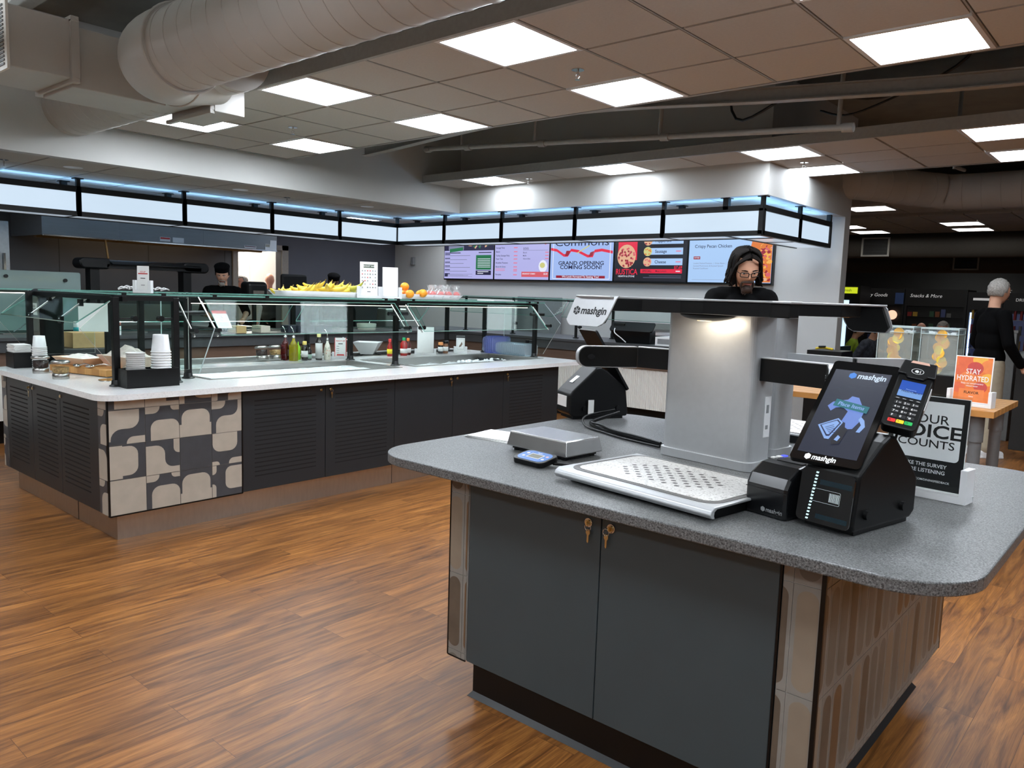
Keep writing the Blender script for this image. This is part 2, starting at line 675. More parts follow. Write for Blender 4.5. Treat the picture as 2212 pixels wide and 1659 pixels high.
# ================================================================ the room
H_CEIL = 2.9
S(MB().box(-14.2, 8, -5, 25, -0.06, 0, M_FLOOR), 'floor')
S(MB().box(-14.2, 8, -5, 25, 3.78, 3.85, M_DECK), 'ceiling')
S(MB().box(7.9, 8.1, -5, 25, 0, 3.78, M_WALLF), 'wall_right')
S(MB().box(-14.2, 8, -5.15, -5, 0, 3.78, M_WALL), 'wall_front')
S(MB().box(-14.2, 8, 25, 25.2, 0, 3.78, M_WALLF), 'wall_back')
# wall of menu screens, with its free end at x=-3.33
S(MB().box(-11.73, -3.33, 10.0, 10.19, 0, 3.78, M_WALL), 'wall_menu')
# kitchen wall with the doorway
mb = MB()
mb.box(-11.9, -11.73, -5, 6.6, 0, 3.78, M_KTILE)
mb.box(-11.9, -11.73, 6.6, 6.69, 0, 3.78, M_WALLD)
mb.box(-11.9, -11.73, 7.50, 10.19, 0, 3.78, M_WALLD)
mb.box(-11.9, -11.73, 6.69, 7.50, 2.12, 3.78, M_WALLD)
for k in range(8):
    mb.box(-11.73, -11.727, -2.0 + k * 1.21, -1.994 + k * 1.21, 0, 2.6, M_DARKP)
S(mb, 'wall_kitchen')
mb = MB()
for a, b in ((6.60, 6.69), (7.50, 7.62)):
    mb.box(-11.74, -11.70, a, b, 0, 2.2, mat('door_frame_paint', (150, 142, 132), 0.4))
mb.box(-11.74, -11.70, 6.60, 7.62, 2.12, 2.2, mat('door_frame_paint'))
S(mb, 'trim_1')
S(MB().box(-14.2, -14.0, 4, 11, 0, 3.78, M_WALL).box(-14.2, -11.9, 9.6, 9.8, 0, 3.78, M_WALL).box(-14.2, -11.9, 4.0, 4.2, 0, 3.78, M_WALL), 'wall_corridor')
# white door leaf seen open in the corridor
S(MB().box(-13.99, -13.93, 7.3, 8.2, 0, 2.1, M_WHITE), 'door_1')
# bulkhead (soffit) walls down to 2.58
mb = MB()
mb.box(-7.80, -7.68, -5, 7.68, 2.58, 3.78, M_WALL)
mb.box(-7.80, -3.33, 7.68, 7.80, 2.58, 3.78, M_WALL)
mb.box(-3.45, -3.33, 7.80, 10.0, 2.58, 3.78, M_WALL)
S(mb, 'wall_bulkhead')


def tiles(mb, x0, x1, y0, y1, z, nx, ny, m=None, g=0.012, skip=()):
    for i in range(nx):
        for j in range(ny):
            if (i, j) in skip:
                continue
            a, b = x0 + (x1 - x0) * i / nx, x0 + (x1 - x0) * (i + 1) / nx
            c, d = y0 + (y1 - y0) * j / ny, y0 + (y1 - y0) * (j + 1) / ny
            mb.box(a + g, b - g, c + g, d - g, z, z + 0.02, m or M_TILE)


# low ceiling over the kitchen and serving line
mb = MB()
mb.box(-11.73, -7.80, -5, 10, 2.60, 2.68, M_TBAR)
mb.box(-7.80, -3.45, 7.80, 10, 2.60, 2.68, M_TBAR)
tiles(mb, -11.6, -7.8, -4.6, 9.9, 2.583, 6, 24)
tiles(mb, -7.8, -3.4, 7.8, 9.9, 2.583, 7, 3)
S(mb, 'ceiling')

# suspended clouds of 2x2 tiles
CY = (3.12, 3.735, 4.35, 4.965)
LIGHTS = [(-3.37, 3.12), (-3.37, 4.35), (-5.2, 3.12), (-5.2, 4.35), (-7.03, 3.12), (-7.03, 4.35), (-1.54, 4.35), (-1.54, 3.12), (0.29, 3.12), (0.29, 4.35)]
mb = MB()
sk = []
for lx, ly in LIGHTS:
    sk.append((round((lx + 7.64) / 0.61), 0 if ly < 4 else 2))
mb.box(-7.66, 2.12, 3.10, 3.13, 2.895, 2.99, M_TRIMW).box(-7.66, 2.12, 4.955, 4.985, 2.895, 2.99, M_TRIMW)
mb.box(-7.66, -7.63, 3.10, 4.985, 2.895, 2.99, M_TRIMW)
mb.box(-7.64, 2.12, 3.12, 4.965, 2.918, 2.95, M_TBAR)
tiles(mb, -7.64, 2.12, 3.12, 4.965, 2.9, 16, 3, skip=sk)
for k in range(17):
    mb.box(-7.64 + 0.61 * k - 0.005, -7.64 + 0.61 * k + 0.005, 3.12, 4.965, 2.899, 2.92, M_TRIMW)
S(mb, 'ceiling')
L2 = [(-7.03, 7.0), (-5.2, 7.0), (-3.37, 7.0), (-3.37, 8.13), (-1.54, 7.0), (-1.54, 8.13)]
mb = MB()
mb.box(-7.66, 2.12, 6.97, 7.0, 2.895, 2.99, M_TRIMW).box(-3.33, 2.12, 8.74, 8.77, 2.895, 2.99, M_TRIMW)
mb.box(-7.64, -3.33, 7.0, 7.68, 2.918, 2.95, M_TBAR).box(-3.33, 2.12, 7.0, 8.76, 2.918, 2.95, M_TBAR)
for i in range(16):
    a = -7.64 + i * 0.61
    if i not in (1, 4, 7, 10):
        mb.box(a + .012, a + .598, 7.01, 7.60, 2.9, 2.92, M_TILE)
    if a > -3.4:
        mb.box(a + .012, a + .598, 7.63, 8.11, 2.9, 2.92, M_TILE)
        if i not in (7, 10):
            mb.box(a + .012, a + .598, 8.13, 8.72, 2.9, 2.92, M_TILE)
S(mb, 'ceiling')
# far clouds over the dining area
for (x0, x1, y0, y1) in ((-7.0, 4.0, 13.3, 16.3), (-7.0, 4.0, 22.0, 24.0), (-7.0, 4.0, 11.6, 12.8)):
    mb = MB().box(x0, x1, y0, y1, 2.92, 3.0, M_TBAR)
    tiles(mb, x0, x1, y0, y1, 2.9, 18, 5 if y1 - y0 > 2 else 2)
    S(mb, 'ceiling')


def light(lx, ly, z, label, far=False, rz=0, grp='square ceiling lights', dm=None):
    t = thing('ceiling_light', label, 'ceiling light', (lx + .305, ly + .305, z), rz, grp)
    mb = MB(t.matrix_basis)
    for a in ((-.3, .3, -.3, -.275), (-.3, .3, .275, .3), (-.3, -.275, -.275, .275), (.275, .3, -.275, .275)):
        mb.box(a[0], a[1], a[2], a[3], -.006, .012, M_PLASW)
    mb.build('frame', t)
    MB(t.matrix_basis).box(-.275, .275, -.275, .275, 0.0, .01, dm or (M_PLANF if far else M_PLANP)).build('diffuser', t)
    return t


LN = ['square light in the near ceiling panel, nearest the middle of the picture', 'square light near a sprinkler head, at the back edge of the near ceiling panel',
      'square light right of the big duct end, at the near ceiling edge', 'second square light from the left along the back edge of the near ceiling panel',
      'square light partly covered by the boxy duct outlet', 'leftmost square light at the back edge of the near ceiling panel',
      'large square light at the top right, beside the open ceiling gap']
for k, (lx, ly) in enumerate(LIGHTS):
    light(lx, ly, 2.9, LN[k] if k < len(LN) else 'square ceiling light just outside the picture, over the checkout aisle')
LN2 = ['smallest square light over the pale bulkhead, left end of the back ceiling strip', 'square light centred on the back ceiling strip above the menu screens',
       'square light above the bulkhead corner, right part of the back strip', 'square light beside the bulkhead corner, nearest the spiral duct elbow',
       'square light at the right picture edge on the back ceiling strip, front one', 'square light at the right picture edge on the back ceiling strip, rear one']
for k, (lx, ly) in enumerate(L2):
    light(lx, ly, 2.9, LN2[k], grp='square lights of the back ceiling strip', dm=M_PLAN2)
for lx, ly in ((-6.4, .6), (-3.4, .6), (-0.6, .6), (2.2, .6), (-5.0, -1.8), (-2.0, -1.8), (1.0, -1.8), (3.4, 3.4), (3.4, 6.0), (3.4, -1.8), (-6.4, -3.6), (0.8, -3.8)):
    light(lx, ly, 2.9, 'square ceiling light behind the viewpoint, lighting the aisle', grp='square lights behind the viewpoint')
for lx, ly in ((-10.4, 8.95), (-8.8, 8.95), (-7.2, 8.95), (-5.6, 8.95), (-4.4, 8.95), (-10.2, 1.6), (-10.2, 7.3)):
    light(lx, ly, 2.575, 'square ceiling light hidden behind the lit canopy', grp='square lights behind the canopy', dm=M_PLANK)
FL = [((-3.3, 14.3), 'far dining light above the vending kiosks, nearer of the right pair'), ((-3.35, 15.4), 'far dining light above the vending kiosks, farther of the right pair'),
      ((-5.15, 14.3), 'far dining light cut by the wall end, nearer of the left pair'), ((-5.05, 15.4), 'far dining light beside the wall end, farther of the left pair'),
      ((-4.95, 22.9), 'farthest and thinnest ceiling light, above the second wall grille'), ((-3.95, 11.65), 'sliver of ceiling light behind the spiral duct elbow')]
for (lx, ly), lb in FL:
    light(lx, ly, 2.893, lb, far=True, grp='dim dining area ceiling lights')


# round downlights and sprinklers
for k, y in enumerate((3.0, 4.75, 6.55)):
    t = thing('downlight', ('nearest', 'middle', 'farthest')[k] + ' small round downlight in the low ceiling over the serving line', 'downlight', (-8.25, y, 2.583), 0, 'round downlights over the serving line')
    MB(t.matrix_basis).lathe([(.085, -.004), (.085, .0), (.06, .0)], M_PLASW, n=24).build('trim_ring', t)
    MB(t.matrix_basis).lathe([(.062, -.002), (.001, -.002)], emis('downlight_lens', (255, 246, 225), 30.0), n=24).build('lens', t)


def sprinkler(x, y, z, label):
    t = thing('sprinkler', label, 'sprinkler', (x, y, z), 0, 'ceiling sprinkler heads')
    T = t.matrix_basis
    MB(T).lathe([(.04, -.004), (.04, .0)], M_CHROME, n=18).build('escutcheon', t)
    mb = MB(T).cyl((0, 0, 0), (0, 0, -.03), .008, M_CHROME, 8)
    mb.tube([(-.006, 0, -.02), (-.016, 0, -.04), (0, 0, -.06)], .003, M_CHROME, 6).tube([(.006, 0, -.02), (.016, 0, -.04), (0, 0, -.06)], .003, M_CHROME, 6)
    mb.lathe([(.018, -.062), (.018, -.06)], M_CHROME, n=12)
    mb.build('nozzle', t)


for a in ((-3.025, 4.03, 2.9, 'chrome sprinkler head between the two middle lights of the near panel'), (-6.12, 4.03, 2.9, 'chrome sprinkler head left of centre in the near ceiling panel'),
          (-6.2, 7.37, 2.9, 'small sprinkler head beside the leftmost light of the back strip'), (-3.06, 7.87, 2.9, 'sprinkler head between the two lights at the bulkhead corner'),
          (-8.36, 2.45, 2.583, 'sprinkler head at the left picture edge in the low serving ceiling'), (-8.4, 5.45, 2.583, 'sprinkler head between two round downlights of the serving line')):
    sprinkler(*a)


# ---------------------------------------------------------------- ducts
def duct(path, r, pitch, m, sub=12, name='duct_body', t=None):
    mb = MB()
    P = smooth_path([Vector(p) for p in path], sub)
    mb.tube(P, r, m, 40)
    # raised spiral seams
    L, acc, nxt = [0], 0, pitch
    for k in range(1, len(P)):
        d = (P[k] - P[k - 1]).length
        while acc + d > nxt:
            s = (nxt - acc) / d
            c = P[k - 1].lerp(P[k], s)
            ax = (P[k] - P[k - 1]).normalized()
            ax = (ax + ax.orthogonal().normalized() * 0.10).normalized()
            mb.tube(mb.ring(c, ax, r + .001, 40) + mb.ring(c, ax, r + .001, 40)[:1], .0035, m, 5, caps=False)
            nxt += pitch
        acc += d
    return mb.build(name, t)


t = thing('spiral_duct', 'large pale spiral air duct crossing the top left, with elbow and two box outlets', 'air duct', (-5.2, 2.6, 2.8))
duct([(1.5, 2.3, 2.87), (-1.5, 2.3, 2.87), (-4.2, 2.3, 2.87), (-4.62, 2.3, 2.87)], .235, .155, M_DUCT, 8, 'upper_duct', t)
mb = MB()
pth = [(-4.60, 2.3, 2.87), (-4.80, 2.30, 2.872), (-5.02, 2.36, 2.885), (-5.16, 2.50, 2.91), (-5.22, 2.66, 2.95), (-5.24, 2.82, 2.99)]
mb.tube([Vector(p) for p in pth], .247, M_DUCT, 40, sub=6)
for p, q in ((pth[0], pth[1]), (pth[3], pth[4])):
    ax = Vector(q) - Vector(p)
    rr = mb.ring(p, ax, .250, 40)
    mb.tube(rr + rr[:1], .008, M_DUCT, 6, caps=False)
mb.build('elbow', t)
duct([(-10.4, 2.80, 3.03), (-8, 2.80, 3.03), (-6, 2.80, 3.03), (-4.9, 2.80, 3.03)], .25, .155, M_DUCT, 8, 'lower_duct', t)
MB().box(-6.10, -5.50, 1.66, 2.02, 2.77, 3.13, M_DUCT).build('box_outlet', t, bevel=.006)
MB().box(-6.04, -5.52, 2.02, 2.62, 2.725, 3.10, M_DUCT).build('take_off', t, bevel=.006)
mb = MB()
for a in ((-6.13, -5.47, 2.0, 2.05, 2.745, 2.775), (-6.13, -5.47, 2.0, 2.05, 3.12, 3.15), (-5.50, -5.47, 2.0, 2.05, 2.775, 3.12), (-6.13, -6.10, 2.0, 2.05, 2.775, 3.12)):
    mb.box(*a, M_DUCT)
mb.build('flange', t, bevel=.004)
mb = MB().box(-6.12, -5.48, 1.645, 1.66, 2.75, 3.15, M_WHITE)
for k in range(16):
    mb.box(-6.08, -5.52, 1.638, 1.646, 2.775 + k * .0225, 2.787 + k * .0225, M_GREYINK)
mb.build('grille', t)
MB().box(-5.90, -5.30, 2.84, 3.09, 2.71, 3.04, M_DUCT).box(-5.86, -5.34, 2.62, 2.82, 2.75, 3.0, M_DUCT).build('box_outlet', t, bevel=.005)
MB().box(-5.93, -5.27, 2.81, 2.845, 2.685, 2.712, M_DUCT).box(-5.30, -5.27, 2.81, 2.845, 2.712, 3.04, M_DUCT).build('flange', t, bevel=.003)

t = thing('spiral_duct', 'spiral air duct with an elbow beyond the bulkhead, upper right', 'air duct', (-2.4, 10.9, 2.8))
duct([(4.0, 11.1, 2.95), (-1.0, 11.1, 2.95), (-2.3, 11.1, 2.95), (-2.60, 11.0, 2.97), (-2.85, 10.75, 2.99), (-3.10, 10.40, 3.01), (-3.35, 10.08, 3.02), (-3.62, 9.80, 3.02)], .215, .21, M_DUCT, 6, 'duct_body', t)
for (y, z, r, gx, gz, lb) in ((17.2, 2.74, .25, -5.0, 2.70, 'grey air duct with a white grille over the vending kiosks, nearer one'), (21.0, 2.60, .25, -4.1, 2.60, 'grey air duct with a smaller grille, farthest one at the back')):
    t = thing('supply_duct', lb, 'air duct', (-2, y, z - r), 0)
    MB().cyl((-7, y, z), (6, y, z), r, mat('far_duct_paint', (112, 108, 102), 0.6), 32).build('duct_body', t)
    mb = MB()
    for a in ((-.27, .27, .16, .19), (-.27, .27, -.19, -.16), (-.27, -.235, -.16, .16), (.235, .27, -.16, .16)):
        mb.box(gx + a[0], gx + a[1], y - r - .03, y - r, gz + a[2], gz + a[3], M_WHITE)
    mb.box(gx - .235, gx + .235, y - r - .005, y - r, gz - .16, gz + .16, M_DARKP)
    for k in range(11):
        mb.box(gx - .235, gx + .235, y - r - .02, y - r - .006, gz - .15 + k * .028, gz - .142 + k * .028, M_GREYINK)
    mb.build('grille', t)

# ---------------------------------------------------------------- open ceiling services
mb = MB()
P = smooth_path([Vector(p) for p in ((-6.95, 5.5, 3.0), (-6.68, 5.46, 3.0), (-4.2, 5.18, 3.02), (-2.37, 5.66, 3.0), (-.97, 6.05, 3.0), (1.5, 6.3, 3.0))], 8)
for a, b in zip(P[:-1], P[1:]):
    d = (b - a)
    F = frame(a, d, (0, 0, 1))
    mb.T = F
    mb.box(0, d.length + .004, -.045, .045, -.004, .004, M_TRIMW).box(0, d.length + .004, -.05, -.042, -.04, .04, M_TRIMW).box(0, d.length + .004, .042, .05, -.04, .04, M_TRIMW)
tag(mb.build('ceiling_beam'), 'long curved pale steel beam in the open gap between the ceiling panels', 'beam')
t = thing('sprinkler_pipe', 'pale water pipe with hangers, running through the open ceiling gap', 'pipe', (-4, 6, 2.8))
mb = MB().cyl((-6.51, 6, 3.06), (-2.0, 6, 2.79), .024, M_PIPE, 12)
for x in (-6.51, -5.9, -4.9, -3.55, -2.03):
    z = 3.06 - (x + 6.51) * .0599
    mb.cyl((x - .04, 6, z), (x + .04, 6, z - .005), .034, M_PIPE, 12)
mb.build('pipe', t)
for x in (-6.0, -5.0, -3.6, -2.1):
    z = 3.06 - (x + 6.51) * .0599
    MB().cyl((x, 6, z), (x + .02, 6, 3.78), .012 if x < -4 else .018, M_PIPE, 8).build('hanger', t)
for k, (y, z) in enumerate(((6.35, 3.36), (5.75, 3.5), (2.2, 3.55), (1.0, 3.5))):
    mb = MB().box(-7.6, 7.8, y - .003, y + .003, z, z + .24, M_DECK).box(-7.6, 7.8, y - .05, y + .05, z - .008, z, M_PIPE).box(-7.6, 7.8, y - .05, y + .05, z + .24, z + .248, M_PIPE)
    for i in range(28):
        mb.box(-7.2 + i * .5, -7.0 + i * .5, y - .008, y + .008, z + .09, z + .15, M_SLOT)
    tag(mb.build('ceiling_joist'), ('steel roof joist just above the long pipe', 'steel roof joist over the curved beam', 'steel roof joist above the big spiral duct', 'steel roof joist nearest the viewpoint')[k], 'joist', 'steel roof joists')
for k, (a, b) in enumerate((((-4.9, 1.9, 3.35), (-9.5, 1.9, 3.35)), ((-6.6, 1.2, 3.33), (-6.6, 3.3, 3.33)))):
    d = (Vector(b) - Vector(a))
    mb = MB(frame(a, d, (0, 0, 1))).box(0, d.length, -.02, .02, -.03, .03, M_TRIMW)
    tag(mb.build('channel_bracket'), ('long pale steel channel hung above the duct elbow', 'short pale steel channel crossing over the ducts')[k], 'bracket')
for k, (x, y, r) in enumerate(((-1.75, 5.6, .03), (-4.05, 5.9, .02))):
    tag(MB().tube([(x - .45, y - .7, 2.99), (x - .2, y - .45, 3.05), (x, y, 3.25), (x, y + .2, 3.7)], r * .8, M_PIPE, 10, sub=5).build('conduit'),
        ('bent pale conduit rising beside the big top right light', 'thin bent conduit above the pale pipe')[k], 'conduit')
mb = MB().tube([(-3.3, 6.6, 3.78), (-3.2, 6.6, 3.1), (-2.6, 6.5, 3.22), (-2.0, 6.6, 3.12), (-1.4, 6.5, 3.3), (-1.3, 6.5, 3.78)], .012, M_BLACK, 8, sub=6).tube([(-2.5, 6.7, 3.1), (-2.2, 6.6, 3.02), (-1.7, 6.65, 3.2)], .009, M_BLACK, 8, sub=6)
tag(mb.build('cable'), 'loose black cables hanging in the dark ceiling gap', 'cable')
tag(MB().cyl((-1.95, 8.95, 2.9), (-1.95, 8.95, 3.78), .02, M_PIPE, 8).tube([(-1.95, 8.95, 2.92), (-2.0, 9.6, 2.98)], .02, M_PIPE, 8).build('duct_hanger'), 'pale rod hanging down to the right spiral duct', 'rod')

# ---------------------------------------------------------------- lit canopy over the serving line
M_CAN = emis('canopy_light_panel', (206, 226, 244), 1.0)
M_LED = emis('led_strip', (140, 200, 255), 22.0)
t = thing('lit_canopy', 'long black framed canopy of glowing white panels hung over the serving line', 'light canopy', (-9.08, 7.78, 2.19))
segs = []
YA = [-1.32, -.15, 1.01, 2.18, 3.34, 4.50, 5.66, 6.72, 7.78]
XB = [-9.08, -8.06, -6.98, -5.78, -4.56, -3.42]
YC = [7.78, 8.77, 9.72]
for a, b in zip(YA[:-1], YA[1:]):
    segs.append(((-9.08, a, 0), (-9.08, b, 0)))
for a, b in zip(XB[:-1], XB[1:]):
    segs.append(((a, 7.78, 0), (b, 7.78, 0)))
for a, b in zip(YC[:-1], YC[1:]):
    segs.append(((-3.42, a, 0), (-3.42, b, 0)))
INW = {(-9.08,): 0}
fr = MB()
led = MB()
for a, b in segs:
    d = Vector(b) - Vector(a)
    L = d.length
    if d.x > .1:
        side = Vector((0, 1, 0))
    else:
        side = Vector((-1, 0, 0))
    F = Matrix(((d.x / L, side.x, 0, a[0]), (d.y / L, side.y, 0, a[1]), (0, 0, 1, 0), (0, 0, 0, 1)))
    fr.T = F
    fr.box(-.02, L + .02, -.03, .02, 2.435, 2.495, M_BLACK).box(-.02, L + .02, -.03, .02, 2.185, 2.235, M_BLACK)
    fr.box(-.025, .025, -.03, .02, 2.2, 2.46, M_BLACK).box(L - .025, L + .025, -.03, .02, 2.2, 2.46, M_BLACK)
    fr.box(-.02, L + .02, .38, .41, 2.44, 2.47, M_BLACK).box(-.02, L + .02, .38, .41, 2.185, 2.205, M_BLACK)
    fr.box(-.012, .012, .0, .40, 2.188, 2.2, M_BLACK).box(-.02, .02, 0, .4, 2.45, 2.47, M_BLACK)
    MB(F).box(.025, L - .025, -.012, .0, 2.235, 2.435, M_CAN).build('light_panel', t)
    MB(F).box(.015, L - .015, .02, .38, 2.193, 2.198, M_LENS).build('soffit_panel', t)
    led.T = F
    led.box(.03, L - .03, .10, .13, 2.475, 2.48, M_LED)
    MB(F).box(-.02, .02, -.025, .015, 2.49, 2.582, M_BLACK).box(-.045, .045, -.05, .04, 2.572, 2.582, M_BLACK).build('hanger_post', t)
    MB(F).box(-.03, .03, .365, .425, 2.46, 2.582, M_BLACK).box(-.05, .05, .345, .445, 2.574, 2.582, M_BLACK).build('hanger_post', t)
fr.T = Matrix.Identity(4)
fr.box(-3.45, -3.4, 9.70, 9.75, 2.185, 2.58, M_BLACK)
fr.build('frame', t)
led.build('led_strip', t)

# ---------------------------------------------------------------- menu screens
SCR = [(-10.289, -9.063), (-9.063, -7.857), (-7.857, -6.63), (-6.63, -5.40), (-5.40, -4.17)]
Z0, Z1 = 1.745, 2.44
lav = emis('screen_lavender', (178, 178, 232), 1.0)
sky = emis('screen_sky', (160, 186, 240), 1.0)
sky2 = emis('screen_paleblue', (170, 204, 246), 1.0)
sdark = emis('screen_black', (14, 14, 26), 1.0)
sred = emis('screen_red', (226, 22, 62), 1.0)
ssal = emis('screen_salmon', (214, 92, 104), 1.0)
spink = emis('screen_pink', (226, 120, 150), 1.0)
snavy = emis('screen_navy', (28, 26, 62), 1.0)
sgrey = emis('screen_grey', (126, 130, 160), 1.0)
sgrn = emis('screen_green', (30, 112, 72), 1.0)
swht = emis('screen_white', (232, 236, 252), 1.0)
syel = emis('screen_yellow', (206, 204, 128), 1.0)
sdr = emis('screen_darkred', (150, 16, 40), 1.0)
spz = emis('screen_pizza', (226, 176, 140), 1.0)
sora = emis('screen_orange', (222, 120, 44), 1.0)
samb = emis('screen_amber', (240, 176, 76), 1.0)
SL = ['leftmost menu screen, with green and black boxes and small black text', 'menu screen with red prices, SIDES list and a fried egg picture',
      'menu screen with a red ribbon reading GRAND OPENING COMING SOON', 'black menu screen with a pizza, red banner and pizza topping list',
      'rightmost menu screen reading Crispy Pecan Chicken, behind the standing man']


def lines(mb, F, rows, z=.0012):
    for (x0, x1, y, h, m) in rows:
        mb.flat([(x0, y), (x1, y), (x1, y + h), (x0, y + h)], z, m, F)


def shape(mb, F, poly, z, m):
    mb.flat(poly, z, m, F)


for k, (x0, x1) in enumerate(SCR):
    t = thing('menu_screen', SL[k], 'menu screen', ((x0 + x1) / 2, 9.9, Z0), 0, 'row of wall mounted menu screens')
    MB().box(x0 + .002, x1 - .002, 9.92, 9.998, Z0 - .012, Z1 + .012, M_BLACK).build('housing', t, bevel=.004)
    W = x1 - x0
    F = frame((x0, 9.919, Z0), (1, 0, 0), (0, 0, 1))
    g = MB()
    bgs = [lav, lav, sky, sdark, sky2]
    shape(g, F, [(.016, .012), (W - .016, .012), (W - .016, .68), (.016, .68)], .0004, bgs[k])
    if k == 0:
        shape(g, F, [(.016, .50), (W - .016, .50), (W - .016, .68), (.016, .68)], .001, snavy)
        shape(g, F, rrect(.12, .5, .5, .66, .03), .0014, sgrey)
        shape(g, F, [(.15, .47), (.48, .5), (.48, .56), (.15, .53)], .002, sgrn)
        for i in range(14):
            a = random.uniform(.62, 1.1)
            shape(g, F, [(a + .04 * math.cos(q), .6 + random.uniform(-.05, .05) + .03 * math.sin(q)) for q in (0, 1.2, 2.4, 3.6, 4.8)], .0016 + i * .0001, random.choice([sgrn, syel, spz, sgrey]))
        shape(g, F, [(.80, .17), (1.16, .17), (1.16, .42), (.80, .42)], .001, sgrn)
        shape(g, F, [(.80, .08), (1.16, .08), (1.16, .155), (.80, .155)], .001, snavy)
        lines(g, F, [(.84, 1.14, .35 - i * .028, .009, swht) for i in range(6)], .0016)
        lines(g, F, [(.84, 1.1, .13, .012, swht), (.84, .98, .1, .012, swht)], .0016)
        lines(g, F, [(.03, .16, .43 - i * .068, .014, snavy) for i in range(6)])
        lines(g, F, [(.03, .66 - .08 * (i % 3), .408 - i * .068, .009, sgrey) for i in range(6)])
        lines(g, F, [(.03, .42, .455, .014, snavy), (.86, 1.16, .455, .014, snavy)])
        lines(g, F, [(.12, .72, .045, .003, snavy), (.12, .72, .09, .003, snavy), (.03, .11, .045, .05, snavy), (.16, .62, .066, .008, sgrey)])
    if k == 1:
        for i, (a, b) in enumerate((('Grapefruit Cup', .60), ('Sausage Patty', .535), ('Bacon', .47), ('Turkey Sausage Patty', .405), ('Tater Tots', .35), ('Breakfast Potatoes', .285), ('Biscuit & Gravy', .22), ('Pancakes', .09))):
            g.text(a, .036, snavy, F @ Matrix.Translation((.04, b, 0)), 'LEFT', .01, .0012)
            lines(g, F, [(.44, .52, b - .01, .016, spink)])
        lines(g, F, [(.04, .25, .18, .008, spink), (.04, .25, .155, .008, spink), (.44, .52, .17, .014, spink), (.44, .52, .145, .014, spink)])
        g.text('SIDES', .05, snavy, F @ Matrix.Translation((.64, .515, 0)), 'LEFT', 0, .0012)
        lines(g, F, [(.64, 1.16, .485, .003, snavy)])
        for i, a in enumerate(('Biscuit', 'Muffin', '+Extra Sides')):
            g.text(a, .032, snavy, F @ Matrix.Translation((.64, .45 - i * .05, 0)), 'LEFT', .005, .0012)
            lines(g, F, [(1.11, 1.18, .445 - i * .05, .014, spink)])
        shape(g, F, [(1.07 + .09 * math.cos(q / 12 * 2 * PI), .23 + .1 * math.sin(q / 12 * 2 * PI)) for q in range(12)], .0010, swht)
        shape(g, F, [(1.06 + .055 * math.cos(q / 12 * 2 * PI), .245 + .045 * math.sin(q / 12 * 2 * PI)) for q in range(12)], .0014, syel)
        shape(g, F, [(.62, .055), (1.19, .055), (1.19, .14), (.62, .14)], .0016, ssal)
        g.text('BREAKFAST COMBO', .03, swht, F @ Matrix.Translation((.64, .105, 0)), 'LEFT', .02, .002)
        g.text('$5.09', .036, swht, F @ Matrix.Translation((1.17, .105, 0)), 'RIGHT', .02, .002)
        shape(g, F, [(1.11 + .035 * math.cos(q / 12 * 2 * PI), .61 + .035 * math.sin(q / 12 * 2 * PI)) for q in range(12)], .0014, ssal)
    if k == 2:
        for a in (.07, W - .07):
            lines(g, F, [(a - .006, a + .006, .04, .66, swht)])
        lines(g, F, [(.07, W - .07, .03, .01, swht)])
        g.text('Commons', .17, snavy, F @ Matrix.Translation((W / 2, .595, 0)), 'CENTER', 0, .0012, xs=1.45)
        top = [(.0 + .02, .50), (.14, .48), (.28, .40), (.36, .40), (.42, .48), (.56, .46), (.74, .385), (.84, .39), (.87, .46), (1.0, .475), (1.20, .44)]
        shape(g, F, [(x, y + .02) for x, y in top] + [(x, y - .022) for x, y in top[::-1]], .0012, sred)
        shape(g, F, [(.30, .38), (.38, .40), (.40, .47), (.33, .47)], .0016, sdr)
        shape(g, F, [(.76, .37), (.83, .39), (.86, .46), (.79, .44)], .0016, sdr)
        shape(g, F, [(.52, .43), (.55, .43), (.78, .54), (.76, .55)], .002, syel)
        g.text('GRAND OPENING', .082, snavy, F @ Matrix.Translation((W / 2, .275, 0)), 'CENTER', .02, .0012, xs=1.3)
        g.text('COMING SOON!', .082, snavy, F @ Matrix.Translation((W / 2, .212, 0)), 'CENTER', .02, .0012, xs=1.3)
        shape(g, F, [(.14, .045), (W - .15, .045), (W - .15, .085), (.14, .085)], .0012, sdr)
        g.text('We Look Forward To Seeing You!', .042, swht, F @ Matrix.Translation((W / 2, .066, 0)), 'CENTER', .015, .0018, xs=1.2)
    if k == 3:
        shape(g, F, [(.07, .32), (.40, .32), (.40, .68), (.07, .68)], .0010, sred)
        shape(g, F, [(.22 + .16 * math.cos(q / 24 * 2 * PI), .375 + .2 * math.sin(q / 24 * 2 * PI) * .86) for q in range(24)], .0014, spz)
        for i in range(46):
            q, rr = random.uniform(0, 6.28), math.sqrt(random.random())
            c = (.22 + .14 * rr * math.cos(q), .375 + .15 * rr * math.sin(q))
            shape(g, F, [(c[0] + .017 * math.cos(u * 1.05), c[1] + .017 * math.sin(u * 1.05)) for u in range(6)], .0017 + i * .00001, random.choice([sdr, sdr, ssal]))
        g.text('RUSTICA', .115, sred, F @ Matrix.Translation((.23, .145, 0)), 'CENTER', .015, .0012, xs=.82)
        g.text('HEARTH & STONE', .035, swht, F @ Matrix.Translation((.23, .082, 0)), 'CENTER', .01, .0012, xs=1.0)
